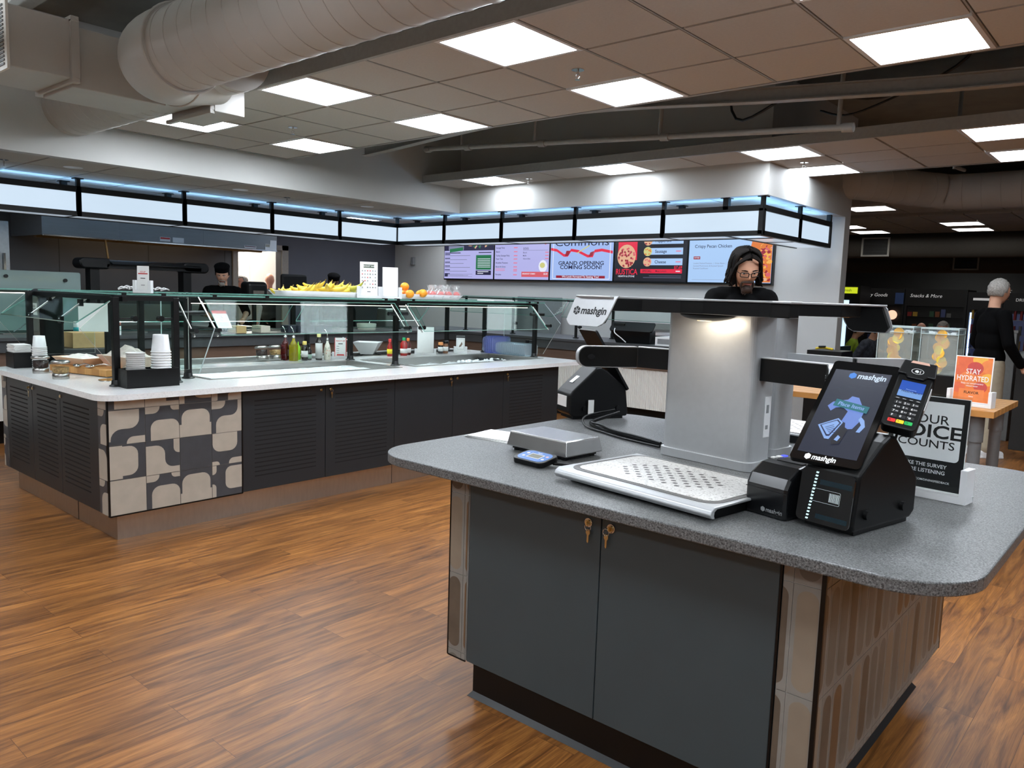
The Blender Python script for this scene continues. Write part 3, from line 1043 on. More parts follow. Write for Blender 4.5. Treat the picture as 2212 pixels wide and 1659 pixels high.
        for i, (a, y) in enumerate((('Pepperoni', .545), ('Sausage', .395), ('Cheese', .245))):
            shape(g, F, [(.60, y), (1.15, y), (1.15, y + .095), (.60, y + .095)], .0010, sky2)
            g.text(a, .062, snavy, F @ Matrix.Translation((.70, y + .045, 0)), 'LEFT', .012, .0016)
            lines(g, F, [(1.04, 1.12, y + .04, .014, spink)], .0016)
            shape(g, F, [(.58 + .07 * math.cos(q / 16 * 2 * PI), y + .047 + .066 * math.sin(q / 16 * 2 * PI)) for q in range(16)], .0018, [spz, syel, spz][i])
            for j in range(9):
                q = j * 1.7
                c = (.58 + .045 * math.cos(q), y + .047 + .04 * math.sin(q * 1.3))
                shape(g, F, [(c[0] + .012 * math.cos(u * 1.25), c[1] + .012 * math.sin(u * 1.25)) for u in range(5)], .0022 + j * .00001, [sdr, sora, ssal][i])
        g.text('$7.69', .058, sred, F @ Matrix.Translation((1.15, .212, 0)), 'RIGHT', .015, .0014)
        shape(g, F, [(.47, .13), (1.15, .13), (1.15, .19), (.47, .19)], .0010, sred)
        g.text('SPECIAL:', .042, sdark, F @ Matrix.Translation((.50, .16, 0)), 'LEFT', .015, .0016)
        g.text('Meat Lovers', .036, sdark, F @ Matrix.Translation((.72, .16, 0)), 'LEFT', .005, .0016)
        lines(g, F, [(1.05, 1.12, .152, .014, swht), (.62, 1.14, .09, .005, sgrey), (.52, 1.14, .065, .005, sgrey)], .0016)
    if k == 4:
        g.text('Crispy Pecan Chicken', .062, snavy, F @ Matrix.Translation((.10, .50, 0)), 'LEFT', .008, .0012)
        lines(g, F, [(.08, .16, .64, .02, sgrey), (.08, .16, .615, .006, sgrey), (.08, 1.0, .045, .003, sgrey)])
        shape(g, F, [(.09, .325), (.19, .325), (.19, .365), (.09, .365)], .0010, sdr)
        g.text('ENTREE', .022, swht, F @ Matrix.Translation((.14, .345, 0)), 'CENTER', .02, .0016)
        for i, a in enumerate(('Loaded Mashed Potatoes  |  Green Beans  |', 'Sauteed Mushrooms & Roasted Spinach', 'Roasted Cauliflower')):
            g.text(a, .028, sgrey, F @ Matrix.Translation((.09, .27 - i * .035, 0)), 'LEFT', 0, .0012)
        shape(g, F, [(1.05, .02), (1.21, .02), (1.21, .64), (.95, .64), (.90, .42), (.98, .2)], .0008, sora)
        shape(g, F, [(1.08, .56), (1.21, .50), (1.21, .68), (1.0, .68)], .001, sgrn)
        for i in range(230):
            y = random.uniform(.05, .62)
            x = random.uniform(1.0 - .07 * math.sin(y * 9), 1.19)
            s = random.uniform(.012, .036)
            shape(g, F, [(x + s * math.cos(u * 1.05 + i), y + s * .8 * math.sin(u * 1.05 + i)) for u in range(6)], .0012 + i * .00001, random.choice([sora, samb, sora, ssal, sdr, spz, samb]))
    g.build('display', t)
tag(MB().box(-11.2, -11.14, 9.93, 9.999, 2.0, 2.14, M_GREYINK).build('wall_sensor', bevel=.005), 'small grey box on the wall left of the menu screens', 'sensor')

# ================================================================ salad bar island
TK = mat('charcoal_tile', (66, 68, 72), 0.4, noise=0.10, scale=14)
TL = mat('taupe_tile', (176, 166, 152), 0.4, noise=0.07, scale=12)
GROUT = mat('tile_grout', (128, 122, 114), 0.8)
t = thing('salad_bar_cabinet', 'long charcoal island cabinet with louvred doors and a patterned tile end', 'cabinet', (-5.47, 3.9, 0))
mb = MB().box(-6.36, -4.585, 1.815, 5.97, .17, .66, M_CHAR)
for a in ((-6.36, -6.33, 1.815, 5.97), (-4.615, -4.585, 1.815, 5.97), (-6.33, -4.615, 1.815, 1.845), (-6.33, -4.615, 5.94, 5.97)):
    mb.box(a[0], a[1], a[2], a[3], .66, .8355, M_CHAR)
mb.build('body', t)
mb = MB().box(-6.30, -4.62, 1.86, 5.92, 0.0, .17, M_STEELK)
mb.box(-4.6215, -4.619, 3.934, 3.938, 0, .165, M_DARKP).box(-5.2, -5.196, 1.858, 1.861, 0, .165, M_DARKP)
mb.build('toe_kick', t)
FX = frame((-4.57, 0, 0), (0, 1, 0), (0, 0, 1))       # front face: u = y, v = z, out = +x
FY = frame((0, 1.8, 0), (1, 0, 0), (0, 0, 1))         # end face: u = x, v = z, out = -y


def rr(a, b, c, d, r, w4):
    return rrect(a, b, c, d, r, 5, w4)


TP = {
    (0, 0): ('L', []),
    (1, 0): ('D', [rr(.15, 1, 0, .66, .25, (0, 0, 1, 1)), rr(0, .38, .8, 1, .18, (0, 1, 0, 0)), rr(.74, 1, .86, 1, .12, (1, 0, 0, 0))]),
    (2, 0): ('D', [rr(.05, .95, .02, .86, .26, (0, 0, 1, 1)), rpoly([(0, 0, 0), (1, 0, 0), (1, .34, 0), (.95, .34, 0), (.95, .44, 0), (.05, .44, 0), (.05, .30, 0), (0, .30, 0)])]),
    (3, 0): ('D', [rr(.44, 1, .2, .93, .2, (1, 0, 0, 1)), rr(0, .13, 0, .42, .12, (0, 0, 1, 0)), rr(0, .14, .72, 1, .12, (0, 1, 0, 0))]),
    (0, 1): ('D', [rr(0, .79, .1, .95, .25, (0, 1, 1, 0)), rr(0, .35, .02, .98, .05, (0, 0, 0, 0))]),
    (1, 1): ('D', [rpoly([(0, 0, 0), (1, 0, 0), (1, .18, 0), (.56, .18, .24), (.56, .86, .27), (0, .86, 0)]), rr(.82, 1, .58, 1, .16, (1, 0, 0, 0))]),
    (2, 1): ('D', []),
    (3, 1): ('D', [rr(.02, .85, .42, 1, .25, (1, 1, 0, 0)), rr(.56, 1, 0, .18, .16, (0, 0, 0, 1)), rr(0, .25, 0, .12, .11, (0, 0, 1, 0))]),
    (0, 2): ('D', [rpoly([(0, .98, 0), (0, .10, 0), (.04, .10, 0), (.04, .44, .3), (.84, .44, .27), (.84, .98, 0)]), rr(.48, 1, 0, .2, .19, (0, 0, 0, 1))]),
    (1, 2): ('D', [rr(.15, 1, 0, .6, .24, (0, 0, 1, 1)), rr(0, .42, .8, 1, .19, (0, 1, 0, 0)), rr(.74, 1, .86, 1, .12, (1, 0, 0, 0))]),
    (2, 2): ('D', [rr(.06, .95, .02, .82, .25, (0, 0, 1, 1)), rr(0, 1, 0, .38, .02, (0, 0, 0, 0))]),
    (3, 2): ('D', [rpoly([(.14, 0, 0), (1, 0, 0), (1, 1, 0), (.87, 1, 0), (.87, .53, .24), (.14, .53, .27)]), rr(0, .45, .76, 1, .2, (0, 1, 0, 0))]),
    (0, 3): ('D', [rr(.16, 1, 0, 1, .01, (0, 0, 0, 0))]),
    (1, 3): ('D', [rr(0, 1, 0, .5, .01, (0, 0, 0, 0)), rr(0, .62, 0, 1, .1, (0, 0, 0, 0))]),
    (2, 3): ('D', [rr(0, .16, 0, 1, .01, (0, 0, 0, 0)), rr(.5, 1, .5, 1, .3, (1, 0, 0, 0))]),
    (3, 3): ('D', [rr(0, .2, 0, 1, .1, (0, 1, 0, 0)), rr(.55, 1, .0, 1, .3, (0, 0, 0, 1))]),
}


def tilewall(name, F, u0, v0, cols, rows, s, vmax, parent, c0=0, umax=1e9, umin=-1e9):
    mb = MB()
    u_end = min(umax, u0 + cols * s)
    mb.prism([(max(u0, umin), v0), (u_end, v0), (u_end, vmax), (max(u0, umin), vmax)], 0, .002, GROUT, F)

    def clip(poly):
        return [(min(max(x, max(u0, umin) + .001), u_end - .001), min(y, vmax - .0005)) for x, y in poly]
    for i in range(cols):
        for j in range(rows):
            a, b = u0 + i * s, v0 + j * s
            sc = s if j < 3 else s
            kind, sh = TP[((i + c0) % 4, j % 4)]
            base = [(a + .0015, b + .0015), (a + s - .0015, b + .0015), (a + s - .0015, b + s - .0015), (a + .0015, b + s - .0015)]
            mb.prism(clip(base), .002, .005, TL if kind == 'L' else TK, F)
            vs = s if j < 3 else (vmax - b)
            for n, poly in enumerate(sh):
                mb.flat(clip([(a + .0015 + x * (s - .003), b + .0015 + y * (vs - .003)) for x, y in poly]), .0053 + n * .0001, TL, F)
    return mb.build(name, parent)


tilewall('tile_panel', FX, 1.803, .162, 4, 4, .2055, .834, t)
tilewall('tile_strip', FY, -4.69, .162, 1, 4, .2055, .834, t, c0=1, umax=-4.575)
tilewall('tile_strip', FY, -6.365, .162, 1, 4, .2055, .834, t, c0=3, umax=-6.27)
for a in ((-4.582, -4.566, 1.795, 1.805, .158, .836), (-4.578, -4.562, 2.624, 2.632, .158, .836), (-4.582, -4.563, 1.80, 2.63, .155, .162)):
    MB().box(*a, M_BLACK).build('edge_trim', t)


def lock(F, u, v, parent, key=0, metal=None, big=1.0):
    metal = metal or M_CHROME
    G = F @ Matrix.Translation((u, v, 0))
    mb = MB(G).cyl((0, 0, 0), (0, 0, .006), .012 * big, metal, 18).cyl((0, 0, .006), (0, 0, .010), .008 * big, M_BRASS, 14)
    l = mb.build('lock', parent)
    if key:
        k = MB(G)
        dx = -.012 if key == 2 else .004
        k.tube([(dx + .011 * math.cos(q * PI / 8), -.013 + .011 * math.sin(q * PI / 8), .013) for q in range(17)], .0012, M_CHROME, 6, caps=False)
        k.prism([(-.006, 0), (.006, 0), (.007, -.010), (.003, -.016), (.003, -.034), (.0, -.038), (-.003, -.034), (-.003, -.016), (-.007, -.010)], .010, .012, M_BRASS, Matrix.Translation((dx, -.020, 0)) @ Matrix.Diagonal((1.1, 1.15, 1, 1)))
        k.box(-.002, .002, -.006, .006, .008, .018, M_BRASS)
        k.build('key', l)
    return l


def door(F, u0, u1, v0, v1, parent, m, slots=None, locks=(), th=.016, gap=.002):
    d = MB().prism([(u0 + gap, v0), (u1 - gap, v0), (u1 - gap, v1), (u0 + gap, v1)], -.012, 0.002, m, F).build('door', parent, bevel=.001, seg=1)
    if slots:
        a, b, c, e, n = slots
        mb = MB()
        for i in range(n):
            z = c + (e - c) * i / (n - 1)
            mb.prism(rrect(a, b, z - .0042, z + .0042, .004, 3), .0021, .0027, M_SLOT, F)  # raised near-black strips; their colour stands in for shade inside the slots
        mb.build('vent_slots', d)
    for (u, v, k) in locks:
        lock(F @ Matrix.Translation((0, 0, .002)), u, v, d, k)
    return d


door(FX, 2.633, 3.275, .162, .832, t, M_CHAR, (2.718, 3.198, .256, .757, 18), [(3.236, .794, 0)])
door(FX, 3.275, 3.913, .162, .832, t, M_CHAR, (3.358, 3.838, .256, .757, 18), [(3.318, .794, 1)])
door(FX, 3.913, 4.542, .162, .832, t, M_CHAR, None, [(4.509, .796, 1)])
door(FX, 4.542, 5.171, .162, .832, t, M_CHAR, None, [(4.585, .796, 0)])
door(FX, 5.171, 5.97, .162, .832, t, M_CHAR, (5.256, 5.725, .256, .757, 18), [(5.215, .795, 1)])
door(FY, -5.27, -4.69, .162, .832, t, M_CHAR, (-5.222, -4.822, .256, .752, 18), [(-5.25, .785, 0)])
door(FY, -5.765, -5.27, .162, .832, t, M_CHAR, (-5.676, -5.330, .256, .752, 18), [(-5.735, .785, 0)])
door(FY, -6.27, -5.765, .162, .832, t, M_CHAR, (-6.20, -5.855, .256, .752, 18), [(-5.80, .785, 1)])

# countertop with four wells cut through: built as strips around the openings
WELLS = [(-5.62, -4.93, 2.62, 4.25), (-5.62, -4.93, 4.45, 6.12), (-6.28, -5.95, 2.62, 4.25), (-6.28, -5.95, 4.45, 6.12)]
cx0, cx1, cy0, cy1 = -6.43, -4.50, 1.74, 6.33
mb = MB()
rad = .12
out = rrect(cx0, cx1, cy0, cy1, rad, 8)
za, zb = .836, .87
# outer ring: front band and back band as polygons with rounded corners, the middle as strips
mb.prism(([p for p in out if p[1] <= cy0 + rad + 1e-6 and p[0] < (cx0 + cx1) / 2] + [p for p in out if p[1] <= cy0 + rad + 1e-6 and p[0] > (cx0 + cx1) / 2] + [(cx1, 2.62), (cx0, 2.62)]), za, zb, M_QUARTZ)
mb.prism([p for p in out if p[1] >= cy1 - rad - 1e-6 and p[0] > (cx0 + cx1) / 2] + [p for p in out if p[1] >= cy1 - rad - 1e-6 and p[0] < (cx0 + cx1) / 2] + [(cx0, 6.12), (cx1, 6.12)], za, zb, M_QUARTZ)
mb.box(cx0, cx1, 4.25, 4.45, za, zb, M_QUARTZ)
for (a, b) in ((cx0, -6.28), (-5.95, -5.62), (-4.93, cx1)):
    mb.box(a, b, 2.62, 4.25, za, zb, M_QUARTZ).box(a, b, 4.45, 6.12, za, zb, M_QUARTZ)
tag(mb.build('countertop'), 'glossy white quartz worktop of the salad bar with rounded corners', 'worktop')
M_ICE = mat('crushed_ice', (225, 228, 230), 0.35, noise=0.08, scale=60, bump=1.0, bscale=70)
ICEL = ['front ice well nearest the tiled end, with a smooth bed of ice', 'front ice well at the far end, with lumpy broken ice', 'rear ice well behind the dressing bottles', 'rear well holding black serving tongs']
for k, (a, b, c, d) in enumerate(WELLS):
    t = thing('ice_well', ICEL[k], 'ice well', ((a + b) / 2, (c + d) / 2, .69), 0, 'stainless ice wells of the salad bar')
    mb = MB()
    e = .0015
    a, b, c, d = a + e, b - e, c + e, d - e
    mb.box(a, b, c, d, .695, .70, M_STEEL)
    for q in ((a, a + .004, c, d), (b - .004, b, c, d), (a, b, c, c + .004), (a, b, d - .004, d)):
        mb.box(q[0], q[1], q[2], q[3], .70, .868, M_STEEL)
    mb.build('basin', t)
    mb = MB()
    for q in ((a - .03, a + .002, c - .03, d + .03), (b - .002, b + .03, c - .03, d + .03), (a, b, c - .03, c + .002), (a, b, d - .002, d + .03)):
        mb.box(q[0], q[1], q[2], q[3], .8705, .875, M_STEEL)
    mb.build('rim', t, bevel=.0015)
    # ice bed
    nx, ny = 14, 44
    vs, fs = [], []
    lump = (k == 1)
    for i in range(nx + 1):
        for j in range(ny + 1):
            x, y = a + .006 + (b - a - .012) * i / nx, c + .006 + (d - c - .012) * j / ny
            edge = min(i, nx - i, j * .35, (ny - j) * .35) / 2
            z = (.785 if lump else .80) + .012 * random.random() * (1.6 if lump else .5) + (.03 if edge < .6 and not lump else 0) + (.022 * max(0, math.sin(y * 23) * math.sin(x * 31)) if lump else 0)
            vs.append((x, y, z))
    for i in range(nx):
        for j in range(ny):
            q = i * (ny + 1) + j
            fs.append((q, q + ny + 1, q + ny + 2, q + 1))
    if k != 3:
        MB().add(vs, fs, M_ICE, True).build('ice', t, kind='stuff')
rnd = random.Random(3)
mb = MB()
for i in range(240):
    x, y = rnd.uniform(-5.05, -4.96), rnd.uniform(4.65, 6.05)
    if i > 150:
        x, y = rnd.uniform(-5.5, -5.0), rnd.uniform(5.5, 6.08)
    s = rnd.uniform(.012, .03)
    mb.ell((x, y, .815 + rnd.uniform(0, .012)), (s, s, s * .8), M_ICE, 6, 4)
tag(mb.build('ice_chunks'), 'mound of broken ice lumps along the far front ice well', 'ice', kind='stuff')

# ---------------------------------------------------------------- sneeze guards
t = thing('sneeze_guard', 'glass sneeze guard with black posts and a long flat top over the salad bar', 'sneeze guard', (-5.4, 4.1, .87))


def post(x, y, top=1.41, base=.87):
    b = .019
    mb = MB().box(x - b, x + b, y - b, y + b, base + .004, top, M_BLACK).lathe([(.042, base + .0005), (.042, base + .006), (.03, base + .012), (.026, base + .04)], M_BLACK, (x, y, 0), 20)
    return mb.build('post', t, bevel=.003)


PO = [(-5.08, 2.53), (-5.08, 4.35), (-5.08, 6.21), (-5.70, 4.35), (-5.785, 6.21), (-5.785, 2.53), (-6.37, 2.53), (-6.37, 4.35), (-6.37, 6.21), (-4.90, 1.99), (-4.90, 2.36), (-6.37, 1.99)]
for x, y in PO:
    post(x, y)
mb = MB()
for y in (2.53, 4.35, 6.21):
    mb.box(-6.38, -5.07, y - .015, y + .015, 1.385, 1.415, M_BLACK)
for x in (-5.08, -5.785, -6.37):
    mb.box(x - .015, x + .015, 2.53, 6.21, 1.39, 1.415, M_BLACK)
mb.box(-4.915, -4.885, 1.98, 2.37, 1.39, 1.42, M_BLACK).box(-6.385, -4.86, 2.02, 2.05, 1.385, 1.415, M_BLACK).box(-6.385, -6.355, 1.98, 2.53, 1.385, 1.415, M_BLACK)
mb.build('top_rail', t)


def pane(pts, th, parent, name='glass_pane', gm=None, em=None):
    """pts: planar polygon in 3D; extruded by th along its normal; edge ring in its own colour."""
    P = [Vector(p) for p in pts]
    n = (P[1] - P[0]).cross(P[2] - P[1]).normalized() * th
    k = len(P)
    A, B = P, [p + n for p in P]
    mb = MB()
    mb.add(A, [tuple(range(k))[::-1]], gm or M_GLASSP).add(B, [tuple(range(k))], gm or M_GLASSP)
    mb.add(A + B, [(i, (i + 1) % k, k + (i + 1) % k, k + i) for i in range(k)], em or M_GEDGE)
    return mb.build(name, parent)


# flat top shelves
pane([(-6.4, 2.06, 1.422), (-5.03, 2.06, 1.422), (-5.03, 4.345, 1.422), (-6.4, 4.345, 1.422)], .010, t, 'top_shelf')
pane([(-6.4, 4.355, 1.422), (-5.03, 4.355, 1.422), (-5.03, 6.3, 1.422), (-6.4, 6.3, 1.422)], .010, t, 'top_shelf')
# sloping front panes
for (a, b) in ((2.62, 4.28), (4.42, 6.06)):
    pane([(-4.80, a, 1.172), (-4.80, b, 1.172), (-5.02, b, 1.395), (-5.02, a, 1.395)], .008, t)
    pane([(-6.66, b, 1.172), (-6.66, a, 1.172), (-6.44, a, 1.395), (-6.44, b, 1.395)], .008, t)
pane([(-6.44, 1.83, 1.245), (-5.06, 1.83, 1.245), (-5.06, 2.06, 1.40), (-6.44, 2.06, 1.40)], .008, t)
# five-sided end panes
PG = [(0, 1.418), (.215, 1.222), (0, .90), (-.55, .90), (-.55, 1.418)]
for y in (2.59, 6.318):
    pane([(-5.05 + a, y, z) for a, z in PG], .008, t, 'end_pane', em=M_GEDGW)
for x in (-4.95, -6.47):
    pane([(x, 2.02 - a, z) for a, z in [(0, 1.418), (.215, 1.222), (0, .945), (-.45, .945), (-.45, 1.418)]], .008, t, 'end_pane', em=M_WHITE)
# arms and clamps holding the sloping panes
for (x, y, s) in ((-5.08, 4.35, 1), (-5.08, 6.21, 1), (-5.08, 2.53, 1)):
    for dy in ((-.07, .09) if y < 6 else (-.07,)):
        mb = MB().cyl((x + .02, y + dy, 1.385), (x + .235, y + dy, 1.165), .006, M_STEEL, 10)
        mb.cyl((x + .20, y + dy, 1.20), (x + .262, y + dy, 1.205), .017, M_BLACK, 12)
        mb.build('support_arm', t)
    MB().cyl((x + .02, y - .10, 1.31), (x + .02, y + .11, 1.31), .016, M_BLACK, 12).build('clamp', t)
for x in (-6.0, -5.45):
    mb = MB().cyl((x, 2.04, 1.39), (x, 1.87, 1.255), .006, M_STEEL, 10).bc((x, 1.88, 1.25), (.05, .02, .045), M_BLACK).bc((x, 2.0, 1.36), (.05, .02, .045), M_BLACK)
    mb.build('support_arm', t)
for (y0, x, z) in ((2.06, -4.90, 1.28), (2.30, -4.90, 1.28)):
    MB().cyl((x, y0 + (-.06 if y0 < 2.2 else .05), z), (x, y0 + (.05 if y0 < 2.2 else -.05), z), .006, M_BLACK, 10).cyl((x + .03, y0 + (.04 if y0 < 2.2 else -.04), z), (x - .01, y0 + (.04 if y0 < 2.2 else -.04), z), .018, M_BLACK, 18).build('standoff', t)
MB().cyl((-5.10, 6.12, 1.03), (-5.10, 6.2, 1.03), .008, M_BLACK, 10).bc((-5.10, 6.12, 1.03), (.03, .02, .03), M_BLACK).build('standoff', t)
# light bar and black clips on top
mb = MB().box(-5.17, -5.14, 2.56, 6.18, 1.375, 1.389, M_BLACK).box(-5.165, -5.145, 2.58, 6.16, 1.371, 1.375, emis('guard_light_bar', (255, 244, 232), 4.0))
mb.build('light_bar', t)
for y in (2.1, 2.35, 2.7, 3.1, 4.2, 4.33, 4.5, 6.05, 6.18):
    MB().bc((-5.045, y, 1.428), (.035, .03, .02), M_BLACK).build('clip', t)

# ---------------------------------------------------------------- things on the salad bar top
ZT = 1.4325
M_BAN = mat('banana_peel', (222, 190, 62), 0.5, noise=0.1, scale=9)
M_BANG = mat('banana_green', (176, 176, 60), 0.5, noise=0.12, scale=9)
M_ORG = mat('orange_peel', (240, 150, 30), 0.45, noise=0.06, scale=40, bump=.3, bscale=120)


def tray(name, label, x, y0, y1, wd=.24, h=.045):
    t = thing(name, label, 'tray', (x, (y0 + y1) / 2, ZT), 0)
    T = t.matrix_basis
    L = (y1 - y0) / 2
    W = wd / 2
    a = rrect(-W + .03, W - .03, -L + .04, L - .04, .03, 4)
    b = rrect(-W, W, -L, L, .04, 4)
    n = len(a)
    mb = MB(T)
    A = [(p[0], p[1], .001) for p in a]
    B = [(p[0], p[1], h) for p in b]
    C = [(p[0] * .97, p[1] * .985, h) for p in b]
    D = [(p[0] * .97, p[1] * .985, .006) for p in a]
    mb.add(A + B + C + D, [(i, (i + 1) % n, n + (i + 1) % n, n + i) for i in range(n)] + [(n + i, n + (i + 1) % n, 2 * n + (i + 1) % n, 2 * n + i) for i in range(n)] + [(2 * n + i, 2 * n + (i + 1) % n, 3 * n + (i + 1) % n, 3 * n + i) for i in range(n)], M_PLASW, True)
    mb.add(D, [tuple(range(n))], M_PLASW).add(A, [tuple(range(n))[::-1]], M_PLASW)
    mb.build('body', t)
    return t


tray('serving_tray', 'long shallow white tray holding bananas on the glass top', -5.45, 3.42, 4.30)
tray('serving_tray', 'white tray holding oranges and bagged apples on the glass top', -5.45, 4.57, 5.43)


def banana(loc, rz, tilt, s=1.0, m=None):
    t = thing('banana', '', 'banana', (0, 0, 0))
    mb = MB()
    pts = [(-.085, 0, .030), (-.055, 0, .008), (0, 0, 0), (.055, 0, .010), (.085, 0, .034), (.10, 0, .05)]
    mb.tube([Vector(p) * s for p in pts], [.006 * s, .016 * s, .019 * s, .017 * s, .008 * s, .004 * s], m or M_BAN, 8, sub=3)
    mb.build('peel', t)
    MB().cyl(Vector((.096, 0, .045)) * s, Vector((.110, 0, .066)) * s, .004 * s, mat('banana_stem', (110, 92, 40), .6), 6).build('stem', t)
    t.matrix_basis = Matrix.Translation(loc) @ Matrix.Rotation(rz, 4, 'Z') @ Matrix.Rotation(tilt, 4, 'X')
    return t


bl = ['banana at the near left end of the tray, lying low', 'banana standing upright, second from the left end of the tray']
for i in range(22):
    y = 3.50 + .74 * i / 21 + random.uniform(-.02, .02)
    z = ZT + .028 + (.02 if i > 3 else 0) + (.032 * ((i * 7) % 3) / 2 if i > 5 else 0)
    b = banana((-5.45 + random.uniform(-.07, .07), y, z), random.uniform(.6, 2.4), random.uniform(-.5, .5), 1.0, M_BANG if (i > 15 and i % 2) else M_BAN)
    b['label'] = bl[i] if i < 2 else ('greenish ripe banana in the heaped bunches at the right half of the tray' if i > 15 else 'yellow banana in the heaped bunches at the middle of the tray')
    b['group'] = 'bananas on the white tray' + (', green end' if i > 15 else (', middle heap' if i > 1 else ''))
og = [(4.66, 0, 0), (4.76, .05, 0), (4.80, -.06, 0), (4.90, .03, 0), (4.99, -.02, 0), (4.74, 0, .065), (4.72, .09, 0), (4.88, .09, .01)]
ol = ['orange at the near left end of the fruit tray', 'orange in the front row, second from the left end', 'orange in the back row under the top one', 'orange in the middle of the front row',
      'rightmost orange, beside the bagged apples', 'topmost orange of the little pile', 'orange at the back left of the fruit tray', 'orange at the back of the pile, next to the plastic bags']
for i, (y, dx, dz) in enumerate(og):
    tag(MB().ell((-5.42 + dx, y, ZT + .045 + dz), (.04, .04, .038), M_ORG, 16, 10).build('orange'), ol[i], 'orange', 'oranges on the fruit tray')
M_APP = mat('red_apple', (196, 52, 46), .3, noise=.25, scale=14)
M_FILM = glass('clear_film', (250, 250, 250), 1.0, .17, (240, 240, 240))
for i in range(7):
    y, dx = 5.05 + i * .052, (-.05 if i % 2 else .05)
    t = thing('bagged_apple', ('bagged red apple ' + ['next to the rightmost orange', 'second from the oranges, at the back', 'third from the oranges, at the front', 'in the middle of the bagged fruit, at the back', 'fifth from the oranges, at the front', 'second from the tray end, at the back', 'at the far right end of the tray'][i]), 'apple', (-5.43 + dx, y, ZT + .006), 0, 'apples in clear bags')
    MB(t.matrix_basis).ell((0, 0, .04), (.036, .036, .033), M_APP, 14, 8).build('apple', t)
    mb = MB(t.matrix_basis)
    rg = random.Random(i + 20)
    n = 14
    prof = [(.02, .004), (.043, .02), (.045, .05), (.030, .075), (.012, .088), (.03, .105), (.045, .13)]
    vs, fs = [], []
    for (r, z) in prof:
        for q in range(n):
            a = 2 * PI * q / n
            rr_ = r * (1 + rg.uniform(-.25, .25))
            vs.append((rr_ * math.cos(a) + (z - .06 if z > .08 else 0) * .4 * math.sin(i), rr_ * math.sin(a), z + rg.uniform(-.006, .006) * (2 if z > .08 else 1)))
    for k in range(len(prof) - 1):
        fs += [(k * n + q, k * n + (q + 1) % n, (k + 1) * n + (q + 1) % n, (k + 1) * n + q) for q in range(n)]
    mb.add(vs, fs, M_FILM)
    mb.build('bag', t)


def sign_holder(name, label, x, y, z, rz, wd, ht, base_h=.10, base_ext=.03, cat='sign', back=False, parts=None, sheet_m=None, tilt=0.05, group=None):
    """White block base with side ears holding an upright sheet; faces local -Y."""
    t = thing(name, label, cat, (x, y, z), rz, group)
    T = t.matrix_basis
    mb = MB(T).box(-wd / 2 - base_ext, wd / 2 + base_ext, -.03, .03, 0, .02, M_PLASW)
    for s in (-1, 1):
        a, b = sorted((s * (wd / 2 + .001), s * (wd / 2 + base_ext)))
        mb.box(a, b, -.03, .03, .02, base_h, M_PLASW)
    mb.build('base', t, bevel=.002)
    F = T @ Matrix.Translation((0, 0, .021)) @ Matrix.Rotation(-tilt, 4, 'X')
    MB(F).box(-wd / 2, wd / 2, -.002, .002, 0, ht, sheet_m or M_PAPER).build('sheet', t)
    G = F @ frame((0, -.0025, 0), (1, 0, 0), (0, 0, 1))
    return t, G


t, G = sign_holder('menu_sign', 'white upright card headed MARKET BAR with rows of small food pictures', -5.3, 4.235, ZT, R(62), .15, .285)
g = MB()
gg = mat('dark_green_ink', (60, 80, 58), .5)
g.flat([(-.045, .235), (.045, .235), (.045, .262), (-.045, .262)], .0008, gg, G)
g.text('MARKET BAR', .016, M_PAPER, G @ Matrix.Translation((0, .2485, 0)), 'CENTER', .02, .0014)
for j in range(6):
    for i in range(6):
        if (i + j) % 7 != 6 or j < 2:
            c = (-.055 + i * .022, .21 - j * .028)
            g.flat([(c[0] + .0065 * math.cos(u), c[1] + .0045 * math.sin(u)) for u in (0, 1, 2, 3, 4, 5)], .0008, random.choice([M_GREYINK, gg, M_INK, M_GREYINK, M_REDINK]), G)
            g.flat([(c[0] - .007, c[1] - .009), (c[0] + .007, c[1] - .009), (c[0] + .007, c[1] - .0075), (c[0] - .007, c[1] - .0075)], .0008, M_GREYINK, G)
g.flat([(-.014, .03), (.014, .03), (.014, .038), (-.014, .038)], .0008, M_GREYINK, G)
g.build('print', t)
sign_holder('blank_sign', 'blank white card in a white stand right of the MARKET BAR card', -5.3, 4.47, ZT, R(62), .135, .25)
t, G = sign_holder('card_sign', 'narrow white folded card with red header on the near left of the glass top', -5.35, 2.36, ZT, R(50), .075, .16, .085, .02)
g = MB()
g.flat([(-.03, .105), (.03, .105), (.03, .112), (-.03, .112)], .0008, M_REDINK, G)
g.text('SOUP', .014, M_REDINK, G @ Matrix.Translation((0, .12, 0)), 'CENTER', .01, .0012)
g.flat([(-.015, .075), (.015, .075), (.015, .08), (-.015, .08)], .0008, M_INK, G)
g.flat([(-.012, .03), (.012, .03), (.012, .034), (-.012, .034)], .0008, M_GREYINK, G)
g.build('print', t)
tag(MB().box(-5.35, -5.12, 5.62, 5.92, ZT, ZT + .012, M_PLASW).build('flat_tray', bevel=.004), 'small flat white tray lying on the far end of the glass top', 'tray')

# ---- on the worktop
ZC = .8705


